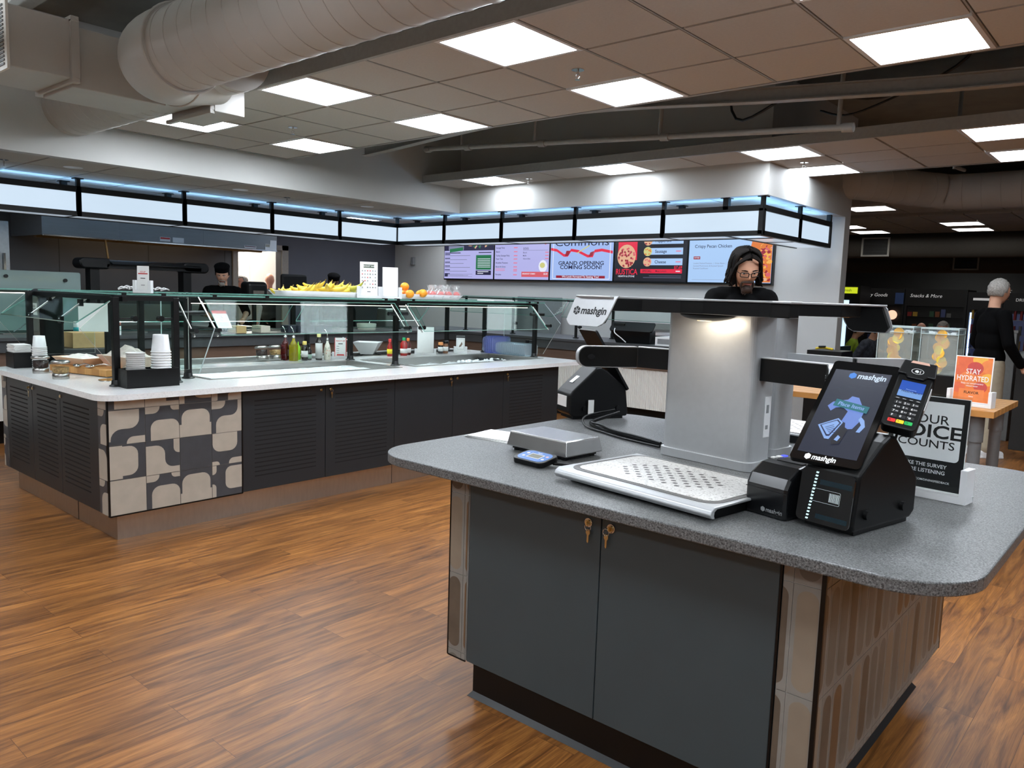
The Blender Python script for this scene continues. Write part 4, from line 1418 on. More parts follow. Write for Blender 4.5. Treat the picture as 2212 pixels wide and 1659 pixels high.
def jar(x, y, label, fill, m, z=ZC, tilt=0):
    t = thing('lidded_jar', label, 'jar', (x, y, z), 0, 'glass jars with steel lids')
    if tilt:
        t.matrix_basis = Matrix.Translation((x, y, z)) @ Matrix.Rotation(tilt, 4, 'Y')
    T = t.matrix_basis
    MB(T).lathe([(.048, 0), (.049, .002), (.049, .032), (.047, .034)], M_STEEL, n=28).build('base_ring', t)
    MB(T).lathe([(.043, .0345), (.048, .042), (.05, .095), (.046, .10)], M_GLASSC, n=28).build('glass_body', t)
    MB(T).lathe([(.040, .036), (.0465, .044), (.0475, .036 + fill), (.001, .038 + fill)], m, n=20).build('contents', t)
    MB(T).lathe([(.054, .10), (.056, .103), (.056, .112), (.045, .118), (.001, .12)], M_STEEL, n=28).build('lid', t)
    return t


M_OLIVE = mat('dark_raisins', (40, 24, 20), .4, noise=.4, scale=60, bump=.8, bscale=60)
M_MUSH = mat('spiced_seeds', (150, 120, 76), .6, noise=.55, scale=55, bump=.8, bscale=60)
jar(-5.855, 1.885, 'glass jar of dark contents with a steel lid, near left corner of the salad bar', .05, M_OLIVE)
jar(-5.465, 1.875, 'glass jar of pale brown contents with a steel lid, beside the wooden board', .038, M_MUSH)
jar(-5.92, 3.60, 'small tilted steel lidded jar behind the near ice well, left of the dressing bottles', .05, M_OLIVE, z=ZC + .012, tilt=-.12)
jar(-5.94, 3.74, 'tilted steel lidded jar partly hidden by the dressing bottles', .045, M_MUSH, z=ZC + .012, tilt=-.12)
# butcher board
t = thing('serving_board', 'thick maple serving board under the paper food trays', 'board', (-5.70, 2.20, ZC), R(14))
mb = MB(t.matrix_basis)
for i in range(8):
    mb.box(-.30 + i * .075, -.225 + i * .075, -.16, .16, .004, .048, M_WOODL if i % 2 else mat('maple_dark', (178, 124, 66), .4, noise=.12, scale=8, stretch=(1, 14, 1)))
mb.build('slab', t, bevel=.003)
MB(t.matrix_basis).box(-.29, .29, -.15, .15, 0, .004, M_DARKP).build('feet', t)


def boat(x, y, z, rz, label, sx, sy, h, m, fill):
    t = thing('food_boat', label, 'food tray', (x, y, z), rz, 'paper food boats on the board')
    T = t.matrix_basis
    a = [(-sx * .72, -sy * .62), (sx * .72, -sy * .62), (sx * .72, sy * .62), (-sx * .72, sy * .62)]
    b = [(-sx, -sy), (sx, -sy), (sx, sy), (-sx, sy)]
    mb = MB(T)
    A = [(p[0], p[1], 0.001) for p in a]
    B = [(p[0], p[1], h) for p in b]
    C = [(p[0] * .965, p[1] * .95, h) for p in b]
    D = [(p[0] * .95, p[1] * .95, .004) for p in a]
    mb.add(A + B + C + D, [(3, 2, 1, 0)] + [(i, (i + 1) % 4, 4 + (i + 1) % 4, 4 + i) for i in range(4)] + [(4 + i, 4 + (i + 1) % 4, 8 + (i + 1) % 4, 8 + i) for i in range(4)] + [(8 + i, 8 + (i + 1) % 4, 12 + (i + 1) % 4, 12 + i) for i in range(4)] + [(12, 13, 14, 15)], m)
    mb.build('boat', t)
    rg = random.Random(int(x * 100))
    n = 13
    vs, fs = [], []
    for i in range(n):
        for j in range(n):
            u, v = i / (n - 1) * 2 - 1, j / (n - 1) * 2 - 1
            d = (1 - u * u) * (1 - v * v)
            vs.append((u * sx * .93, v * sy * .9, h - .012 + d * fill + rg.uniform(-.010, .012) * (.3 + d)))
    for i in range(n - 1):
        for j in range(n - 1):
            q = i * n + j
            fs.append((q, q + n, q + n + 1, q + 1))
    MB(T).add(vs, fs, mat('liner_paper' if fill < .05 else 'printed_liner_paper', (232, 226, 220) if fill < .05 else (234, 214, 208), .6, noise=.04 if fill < .05 else .12, scale=18)).build('paper_liner', t)


M_KRAFT = mat('pale_kraft_board', (222, 190, 160), .6, noise=.03)
M_PINKB = mat('pale_pink_board', (228, 196, 180), .6, noise=.03)
boat(-5.83, 2.13, ZC + .048, R(14), 'shallow kraft food boat with white paper, on the left of the board', .17, .10, .055, M_KRAFT, .03)
boat(-5.52, 2.32, ZC + .048, R(10), 'taller food boat heaped with red printed paper, at the back of the board', .19, .11, .08, M_PINKB, .075)
for k, (x, y, rz) in enumerate(((-5.56, 2.09, .6), (-5.66, 2.045, .2))):
    tag(MB(Matrix.Translation((x, y, ZC + .049)) @ Matrix.Rotation(rz, 4, 'Z')).ell((0, 0, .012), (.035, .024, .012), M_CHROME, 14, 8).tube([(.03, 0, .016), (.09, 0, .03), (.15, 0, .022)], .004, M_CHROME, 6, sub=3).build('serving_spoon'), ('steel serving spoon at the corner of the board', 'steel serving spoon lying on the front edge of the board')[k], 'spoon', 'serving spoons')
t = thing('steel_crock', 'round steel crock with a glass lid behind the black cup holder', 'pot', (-5.28, 2.26, ZC))
MB(t.matrix_basis).lathe([(.05, 0), (.068, .01), (.07, .065), (.066, .068), (.06, .02), (.001, .014)], M_STEEL, n=28).build('pot', t)
MB(t.matrix_basis).lathe([(.072, .069), (.06, .085), (.02, .095), (.001, .096)], M_ACRY, n=28).cyl((0, 0, .094), (0, 0, .112), .01, M_BLACK, 12).build('lid', t)
tag(MB().lathe([(.085, 0), (.088, .003), (.08, .003), (.001, .002)], M_CHROME, (-5.22, 2.10, ZC), 32).build('steel_plate'), 'small round steel lid lying flat in front of the crock', 'plate')
for k, (x, y) in enumerate(((-6.22, 2.16), (-6.02, 2.34))):
    t = thing('steel_canister', ('squat steel canister with a black knob left of the kraft boat', 'squat steel canister behind the kraft boat')[k], 'canister', (x, y, ZC), 0, 'steel canisters')
    MB(t.matrix_basis).lathe([(.05, 0), (.055, .005), (.055, .06), (.05, .065)], M_CHROME, n=24).build('body', t)
    MB(t.matrix_basis).lathe([(.057, .0655), (.057, .072), (.02, .085), (.001, .087)], M_BLACK, n=24).build('lid', t)

# black cup holder at the front corner with a bowl stack and a cup stack
t = thing('cup_holder', 'black box cup holder at the front corner of the salad bar', 'holder', (-4.79, 2.145, ZC))
mb = MB()
for a in ((-4.868, -4.74, 1.985, 2.305, ZC, ZC + .006), (-4.868, -4.862, 1.985, 2.305, ZC, .982), (-4.746, -4.74, 1.985, 2.305, ZC, .982), (-4.862, -4.746, 1.985, 1.991, ZC, .982), (-4.862, -4.746, 2.299, 2.305, ZC, .982), (-4.862, -4.746, 2.138, 2.142, ZC, .97)):
    mb.box(*a, M_BLACK)
mb.build('box', t, bevel=.001)


def cup(x, y, z, r0, r1, h, label, group, inv=True):
    """Paper cup upside down: rim at the bottom."""
    t = thing('paper_cup', label, 'cup', (x, y, z), 0, group)
    MB(t.matrix_basis).lathe([(r1, 0), (r1 * .97, .004), (r0, h), (r0 * .97, h), (r0 * .9, h - .004), (.001, h - .004)], M_PLASW, n=28).build('body', t)
    MB(t.matrix_basis).tube([(r1 * math.cos(i / 28 * 2 * PI), r1 * math.sin(i / 28 * 2 * PI), .0035) for i in range(29)], .0034, M_PAPER, 6, caps=False).build('rim', t)
    return t


c0 = cup(-4.804, 2.22, .879, .044, .057, .11, 'upside down white paper cup in the stack by the front corner', 'stacked paper cups, front holder')
x, y = -4.804, 2.22
for i in range(1, 13):
    dup(c0, (x, y, .879 + i * .0165), 0, 'topmost white paper cup of the front stack, with grey print' if i == 12 else 'upside down white paper cup in the stack by the front corner', 'stacked paper cups, front holder')


def bowl(x, y, z, r, h, label, group):
    return tag(MB().lathe([(r * .62, 0), (r * .66, .001), (r, h), (r * 1.04, h + .001), (r * .98, h - .002), (r * .62, .004), (.001, .003)], M_PAPER, (x, y, z), 28).build('paper_bowl'), label, 'bowl', group)


for i in range(12):
    bowl(-4.804, 2.065, .90 + i * .0125, .054, .042, 'topmost white paper bowl of the short front stack' if i == 11 else 'white paper bowl in the short front stack', 'stacked paper bowls')
# left napkin box, cups and dispenser
t = thing('napkin_holder', 'black napkin box at the left end of the salad bar', 'holder', (-6.55, 1.98, ZC))
t.matrix_basis = Matrix.Translation((-6.30, 1.90, ZC))
MB(t.matrix_basis).box(-.11, .06, -.06, .06, 0, .11, M_BLACK).build('box', t, bevel=.003)
for i in range(7):
    tag(MB(Matrix.Translation((-6.32, 1.90, ZC + .1105 + i * .008)) @ Matrix.Rotation(.04 * (i % 3), 4, 'Z')).box(-.07, .07, -.055, .055, 0, .0075, M_PAPER).build('napkin_stack', bevel=.002), 'folded white napkins piled on the black napkin box', 'napkin', 'napkins on the black box')
c1 = cup(-6.16, 1.98, ZC, .036, .046, .085, 'upside down white paper cup in the left stack by the napkins', 'stacked paper cups, left end')
for i in range(1, 12):
    dup(c1, (-6.16, 1.98, ZC + i * .0135), 0, 'topmost white paper cup of the left stack' if i == 11 else 'upside down white paper cup in the left stack by the napkins', 'stacked paper cups, left end')
t = thing('napkin_dispenser', 'tall black napkin dispenser with a clear window at the left picture edge', 'dispenser', (-6.8, 2.0, 0))
t.matrix_basis = Matrix.Translation((-6.72, 2.22, .87))
MB(t.matrix_basis).box(-.14, .14, -.08, .08, 0, .56, M_BPLA).build('body', t, bevel=.04, seg=4)
MB(t.matrix_basis).prism(rrect(-.09, .09, .17, .50, .05, 5), .0805, .084, mat('smoky_window', (104, 98, 92), .2, coat=.5), frame((0, 0, 0), (1, 0, 0), (0, 0, 1)) @ Matrix.Identity(4)).build('window', t)
MB(t.matrix_basis).box(-.06, .06, -.089, -.085, .36, .45, M_PAPER).text('YOUR', .022, M_INK, frame((0, -.0895, .425), (1, 0, 0), (0, 0, 1)), 'CENTER', .01, .0005).text('VOICE', .034, M_INK, frame((0, -.0895, .395), (1, 0, 0), (0, 0, 1)), 'CENTER', .03, .0005).build('card', t)
tag(MB().box(-6.96, -6.48, 2.10, 2.34, 0, .869, M_DKCNT).build('side_stand', bevel=.004), 'dark narrow stand carrying the tall napkin dispenser', 'stand')

# dressing bottles


def bottle(x, y, label, prof, mg, cap=None, lab=None, spout=False, z=ZC, name='bottle', sq=False):
    t = thing(name, label, 'bottle', (x, y, z), R(20), 'bottles behind the near ice well')
    T = t.matrix_basis
    if sq:
        k = prof[0][0]
        a = rrect(-k, k, -k, k, k * .3, 3)
        mb = MB(T).prism(a, 0, prof[1][1], mg)
        mb.lathe([(k * .95, prof[1][1])] + prof[2:], mg, n=18)
    else:
        mb = MB(T).lathe(prof, mg, n=22)
    mb.build('body', t)
    zt = prof[-1][1]
    rt = prof[-1][0]
    if cap:
        MB(T).lathe([(rt * 1.25, zt - .012), (rt * 1.3, zt - .01), (rt * 1.3, zt + .014), (rt * 1.1, zt + .018), (.001, zt + .018)], cap, n=16).build('cap', t)
    if lab:
        r, z0, z1, m = lab
        MB(T).lathe([(r + .0006, z0), (r + .0008, z0), (r + .0008, z1), (r + .0006, z1)], m, n=22).build('label', t)
    if spout:
        MB(T).lathe([(rt * 1.1, zt - .01), (rt * 1.1, zt + .01), (.006, zt + .014)], M_CHROME, n=12).tube([(0, 0, zt + .01), (0, 0, zt + .04), (-.012, 0, zt + .07), (-.03, 0, zt + .09)], .004, M_CHROME, 7, sub=3).build('pour_spout', t)
    return t


OIL = mat('olive_oil_glass', (150, 140, 20), .08, noise=.1, coat=.6, trans=.25)
VIN = mat('red_vinegar_glass', (70, 12, 16), .08, noise=.1, coat=.6)
DKB = mat('dark_bottle_glass', (22, 14, 12), .08, noise=.1, coat=.6)
PK = [(.030, 0), (.031, .14), (.030, .15), (.014, .175), (.0125, .205)]
bottle(-5.93, 3.83, 'square glass bottle of red vinegar with a steel spout, leftmost dressing bottle', PK, VIN, spout=True, sq=True)
bottle(-5.85, 3.86, 'square glass bottle of yellow olive oil with a steel spout', PK, OIL, spout=True, sq=True)
bottle(-5.915, 3.95, 'small lime green squeeze bottle behind the olive oil', [(.018, 0), (.02, .01), (.02, .11), (.008, .13), (.003, .16)], mat('lime_plastic', (150, 210, 40), .35))
bottle(-5.84, 3.965, 'short dark sauce bottle with a yellow cap and white label', [(.026, 0), (.028, .01), (.028, .10), (.016, .135), (.014, .15)], DKB, mat('yellow_cap', (226, 200, 110), .4), (.028, .03, .085, M_PAPER))
bottle(-5.87, 4.03, 'low dark bottle with a pale green label, behind the others', [(.024, 0), (.025, .01), (.025, .08), (.012, .11), (.011, .125)], DKB, M_BLACK, (.025, .01, .05, mat('sage_label', (150, 176, 160), .5)))
bottle(-5.82, 4.10, 'tall dark vinegar bottle with a large grey label and cream cap', [(.029, 0), (.030, .01), (.030, .165), (.014, .195), (.0135, .215)], DKB, mat('cream_cap', (226, 220, 150), .4), (.030, .015, .15, mat('grey_label', (196, 196, 194), .5)))
t = bottle(-5.80, 4.175, 'white ceramic cruet painted with green sprigs and a pour spout', [(.027, 0), (.030, .01), (.031, .08), (.022, .13), (.011, .155), (.010, .18)], mat('cream_ceramic', (226, 222, 208), .2), spout=True)
mb = MB(t.matrix_basis)
for i in range(12):
    a, z = random.uniform(-2.8, -.3), random.uniform(.035, .11)
    r = .0322 - max(0, z - .08) * .18
    mb.T = t.matrix_basis @ frame((r * math.cos(a), r * math.sin(a), z), (-math.sin(a), math.cos(a), 0), (0, 0, 1))
    mb.flat([(-.002, -.008), (.003, -.002), (.002, .008), (-.003, .002)], .0005, random.choice([mat('leaf_green_ink', (70, 110, 60), .5), mat('orange_ink', (206, 110, 50), .5)]))
mb.build('sprig_print', t)
t, G = sign_holder('price_card', 'small white card with a red heading between the ice wells', -5.83, 4.34, ZC, R(55), .105, .17, .06, .022)
g = MB()
g.flat([(-.052, 0), (-.047, 0), (-.047, .17), (-.052, .17)], .0006, M_REDINK, G).flat([(.047, 0), (.052, 0), (.052, .17), (.047, .17)], .0006, M_REDINK, G)
g.text('PICK IT UP!', .016, M_REDINK, G @ Matrix.Translation((0, .14, 0)), 'CENTER', .02, .0012)
g.flat([(-.02, .112), (.02, .112), (.02, .119), (-.02, .119)], .0008, M_INK, G)
for i in range(4):
    g.flat([(-.035, .09 - i * .02), (-.012, .09 - i * .02), (-.012, .094 - i * .02), (-.035, .094 - i * .02)], .0008, M_GREYINK, G)
g.flat([(-.035, .008), (.035, .008), (.03, .02), (-.03, .02)], .0008, M_REDINK, G)
g.build('print', t)
# white angled bowl
t = thing('serving_bowl', 'square flared white bowl with a spoon behind the ice wells', 'bowl', (-6.10, 4.87, .875), R(40))
mb = MB(t.matrix_basis)
q = [((-.06, -.06), (.06, -.06), (.06, .06), (-.06, .06)), ((-.125, -.125), (.125, -.125), (.125, .125), (-.125, .125))]
A = [(a, b, 0.001) for a, b in q[0]]
B = [(a, b, .12) for a, b in q[1]]
C = [(a * .95, b * .95, .12) for a, b in q[1]]
D = [(a * .9, b * .9, .008) for a, b in q[0]]
mb.add(A + B + C + D, [(3, 2, 1, 0)] + [(4 * k + i, 4 * k + (i + 1) % 4, 4 * k + 4 + (i + 1) % 4, 4 * k + 4 + i) for k in range(3) for i in range(4)] + [(12, 13, 14, 15)], M_PLASW)
mb.build('bowl', t)
tag(MB().tube([(-6.14, 4.84, .93), (-6.22, 4.76, .99), (-6.28, 4.70, 1.03)], .006, M_CHROME, 8).build('bowl_spoon'), 'steel spoon handle sticking out of the square white bowl', 'spoon')
for k in range(3):
    tag(MB().tube([(-6.25 + k * .08, 4.7 + k * .35, .80), (-6.1 + k * .03, 4.9 + k * .35, .90), (-6.0, 5.05 + k * .35, .80)], .008, M_BLACK, 8, sub=3).tube([(-6.22 + k * .08, 4.7 + k * .35, .80), (-6.06 + k * .03, 4.9 + k * .35, .895), (-5.97, 5.05 + k * .35, .80)], .008, M_BLACK, 8, sub=3).build('tongs'), ('black tongs in the rear well, nearest', 'black tongs in the rear well, middle pair', 'black tongs in the rear well, farthest pair')[k], 'tongs', 'black tongs')
# sauces at the far side
SR = mat('red_sauce', (150, 22, 18), .25, coat=.4)
for (x, y, lb, pr, m, cp) in ((-5.84, 4.93, 'red hot sauce bottle with a yellow label between the guard posts', [(.024, 0), (.026, .01), (.026, .09), (.012, .13), (.011, .15)], SR, M_REDINK),
                              (-5.83, 5.10, 'red chilli sauce bottle with a green nozzle cap', [(.034, 0), (.036, .01), (.036, .12), (.014, .15), (.012, .16)], SR, mat('green_cap', (30, 150, 90), .4)),
                              (-5.88, 5.02, 'orange sauce bottle between the two red ones', [(.024, 0), (.025, .01), (.025, .08), (.012, .11), (.011, .125)], mat('orange_sauce', (206, 110, 30), .3), M_REDINK),
                              (-5.87, 5.19, 'dark red bottle right of the chilli sauce', [(.026, 0), (.028, .01), (.028, .11), (.012, .14), (.011, .15)], mat('dark_red_sauce', (80, 14, 14), .3), mat('orange_cap', (220, 120, 50), .4)),
                              (-5.85, 5.62, 'amber spice jar with an orange lid behind the blank card', [(.024, 0), (.026, .01), (.026, .08), (.02, .10)], DKB, mat('orange_lid', (216, 140, 80), .5)),
                              (-5.86, 5.70, 'spice shaker with a clear body and black lid', [(.026, 0), (.028, .01), (.028, .10), (.024, .115)], mat('spice_brown', (120, 80, 56), .5, noise=.4, scale=80), M_BLACK)):
    bottle(x, y, lb, pr, m, cp, (pr[2][0], .025, .07, M_PAPER if 'yellow' not in lb else mat('yellow_label', (236, 214, 40), .5)))
sign_holder('blank_sign', 'blank white card on the worktop beside the chilli sauce', -5.80, 5.36, ZC, R(50), .165, .26, .06, .025, tilt=0)
t, G = sign_holder('picture_card', 'small framed card with a drawing, right of the spice shaker', -5.80, 5.86, ZC, R(50), .09, .16, .07, .025, tilt=0)
MB().flat([(-.045, .14), (.045, .14), (.045, .158), (-.045, .158)], .0008, M_INK, G).flat([(-.036, .02), (.036, .02), (.036, .13), (-.036, .13)], .0008, M_GREYINK, G).flat([(-.034, .022), (.034, .022), (.034, .128), (-.034, .128)], .0012, M_PAPER, G).flat([(-.018, .04), (.006, .05), (.022, .075), (.012, .1), (0, .075), (-.012, .06)], .0016, mat('sepia_ink', (120, 100, 90), .5), G).build('print', t)
# clear clamshell lids in a row
M_CLAM = glass('clamshell_plastic', (236, 240, 244), 1.6, .30, (230, 236, 240))
M_CLAM2 = glass('clamshell_plastic_blue', (214, 218, 246), 1.2, .35, (186, 192, 228))


def clam(m, r=.085):
    mb = MB()
    P = rrect(-r, r, 0, r * 1.55, .035, 5)
    n = len(P)
    A = [(x, 0, z) for x, z in P]
    B = [(x * .86, .045, r * .78 + (z - r * .78) * .86) for x, z in P]
    mb.add(A + B, [(i, (i + 1) % n, n + (i + 1) % n, n + i) for i in range(n)], m, True).add(B, [tuple(range(n))], m)
    return mb


cl = None
for i in range(22):
    big = i < 6
    m = M_CLAM2 if big else M_CLAM
    if i in (0, 6):
        cl = clam(m, .12 if i == 0 else .085)
        o = cl.build('clamshell_lid')
        base = o
    else:
        o = base.copy()
        COL.objects.link(o)
    o.matrix_basis = Matrix.Translation((-5.69 + i * .026, 6.222, .8715)) @ Matrix.Rotation(R(80), 4, 'Z')
    if big:
        tag(o, 'tall bluish clear plastic lid at the left of the lid row' if i else 'leftmost and tallest bluish clear plastic lid', 'plastic lid', 'bluish plastic lids')
    else:
        tag(o, 'clear plastic clamshell lid standing in the row at the far end' if i < 21 else 'rightmost clear plastic clamshell lid of the row', 'plastic lid', 'clear clamshell lids')

tag(MB(Matrix.Translation((-6.3, 2.40, 1.12)) @ Matrix.Rotation(R(60), 4, 'Z')).box(-.10, .10, -.001, .001, 0, .215, M_PAPER).box(-.02, .02, .001, .006, .15, .26, M_BLACK).build('blank_card'), 'blank white sheet clipped inside the near end of the glass guard', 'sign')

# ================================================================ checkout island
TB = mat('stone_tile_base', (134, 130, 124), 0.42, noise=0.08, scale=16)
TCAP = [mat('stone_tile_umber', (96, 84, 72), 0.45, noise=0.14, scale=14), mat('stone_tile_grey', (112, 106, 98), 0.45, noise=0.12, scale=12),
        mat('stone_tile_sand', (138, 124, 108), 0.45, noise=0.07, scale=12), mat('stone_tile_brown', (110, 84, 60), 0.45, noise=0.12, scale=14)]
GR2 = mat('pale_grout', (176, 170, 164), 0.8)
t = thing('checkout_cabinet', 'slate grey checkout island with keyed doors and tall capsule pattern tiles', 'cabinet', (-1.3, 2.64, 0))
MB().box(-1.965, -.650, 1.985, 3.36, .17, .854, M_CHARB).build('body', t)
mb = MB().box(-1.90, -.70, 2.03, 3.30, 0, .17, M_BLACK)
mb.add([(-1.915, 2.015, .001), (-.685, 2.015, .001), (-.685, 3.315, .001), (-1.915, 3.315, .001), (-1.90, 2.03, .02), (-.70, 2.03, .02), (-.70, 3.30, .02), (-1.90, 3.30, .02)], [(0, 1, 5, 4), (1, 2, 6, 5), (2, 3, 7, 6), (3, 0, 4, 7)], mat('rubber_base', (30, 31, 33), .35))
mb.build('toe_kick', t)
GY = frame((0, 1.97, 0), (1, 0, 0), (0, 0, 1))
GX = frame((-.635, 0, 0), (0, 1, 0), (0, 0, 1))
door(GY, -1.880, -1.316, .165, .852, t, M_CHARB)
door(GY, -1.316, -.748, .165, .852, t, M_CHARB)
ds = [o for o in t.children if o.name.startswith('door')]
lock(GY @ Matrix.Translation((0, 0, .002)), -1.362, .800, ds[0], 1, big=1.2)
lock(GY @ Matrix.Translation((0, 0, .002)), -1.278, .799, ds[1], 2, big=1.2)
for k, (a, b) in enumerate(((-1.433, -1.359), (-1.300, -1.226))):
    MB(GY).box(a, b, .847, .8505, .002, .006, M_CHROME).build('latch_plate', ds[k])


def capsules(name, F, u0, u1, cols, seed, zs=(.165, .19, .483, .783, .852)):
    rg = random.Random(seed)
    mb = MB()
    mb.prism([(u0, .165), (u1, .165), (u1, .852), (u0, .852)], -.012, 0.001, GR2, F)
    for i in range(len(cols) - 1):
        for j in range(len(zs) - 1):
            a, b, c, d = cols[i], cols[i + 1], zs[j], zs[j + 1]
            full_c, full_d = (zs[j + 1] - .30 if j == 0 else c), (c + .30 if j == len(zs) - 2 else d)
            x0, x1 = max(a, u0) + .0012, min(b, u1) - .0012
            if x1 - x0 < .004:
                continue
            mb.prism([(x0, c + .0012), (x1, c + .0012), (x1, d - .0012), (x0, d - .0012)], .001, .004, TB, F)
            w = b - a
            st = rrect(a + .011, b - .011, full_c + .014, full_d - .014, (w - .022) / 2 - .0004, 7)
            st = [(min(max(x, x0), x1), min(max(y, c + .0013), d - .0013)) for x, y in st]
            mb.flat(st, .0044, rg.choice(TCAP), F)
    return mb.build(name, t)


capsules('tile_strip', GY, -1.972, -1.884, [-1.972 - .012, -1.904, -1.836], 1)
capsules('tile_strip', GY, -.740, -.636, [-.79, -.711, -.632], 2)
capsules('tile_panel', GX, 1.972, 3.372, [1.93 + .0825 * i for i in range(19)], 5)
for a in ((-.748, -.742, 1.964, 1.97, .163, .853), (-.640, -.628, 1.963, 1.972, .160, .853), (-1.978, -1.972, 1.966, 1.972, .163, .853), (-.640, -.630, 3.366, 3.374, .163, .853), (-1.975, -1.884, 1.966, 1.97, .160, .1645)):
    MB().box(*a, M_BLACK).build('edge_trim', t)
tag(MB().prism(rrect(-2.34, -.30, 1.865, 3.53, .20, 10), .8555, .89, M_STONE).build('countertop', bevel=.004), 'speckled grey stone worktop of the checkout island with rounded corners', 'worktop')
ZK = .8903
LG = {}


def logo(mb, F, x, y, s, m, m2=None, bold=.02, hexm=None):
    """The hexagon star mark and the word mashgin."""
    mb.text('mashgin', s, m, F @ Matrix.Translation((x, y, 0)), 'LEFT', bold, .0008, xs=.95, shear=.1)
    c = (x - s * .52, y)
    hx = [(c[0] + s * .44 * math.cos(PI / 6 + q * PI / 3), c[1] + s * .44 * math.sin(PI / 6 + q * PI / 3)) for q in range(6)]
    mb.flat(hx, .0008, hexm or m, F)
    if m2:
        for q in range(6):
            a = PI / 6 + q * PI / 3 + PI / 6
            d = (math.cos(a), math.sin(a))
            e = (-d[1], d[0])
            k, w2 = s * .34, s * .025
            mb.flat([(c[0] + e[0] * w2 + d[0] * .04 * s, c[1] + e[1] * w2 + d[1] * .04 * s), (c[0] - e[0] * w2 + d[0] * .04 * s, c[1] - e[1] * w2 + d[1] * .04 * s), (c[0] - e[0] * w2 + d[0] * k, c[1] - e[1] * w2 + d[1] * k), (c[0] + e[0] * w2 + d[0] * k, c[1] + e[1] * w2 + d[1] * k)], .0012, m2, F)


M_SPK = speckle('tray_speckle', (222, 220, 216), (150, 146, 140), (232, 231, 228), .35, 120, .2)
M_WARM = emis('scanner_lamp', (255, 226, 180), 1.5)


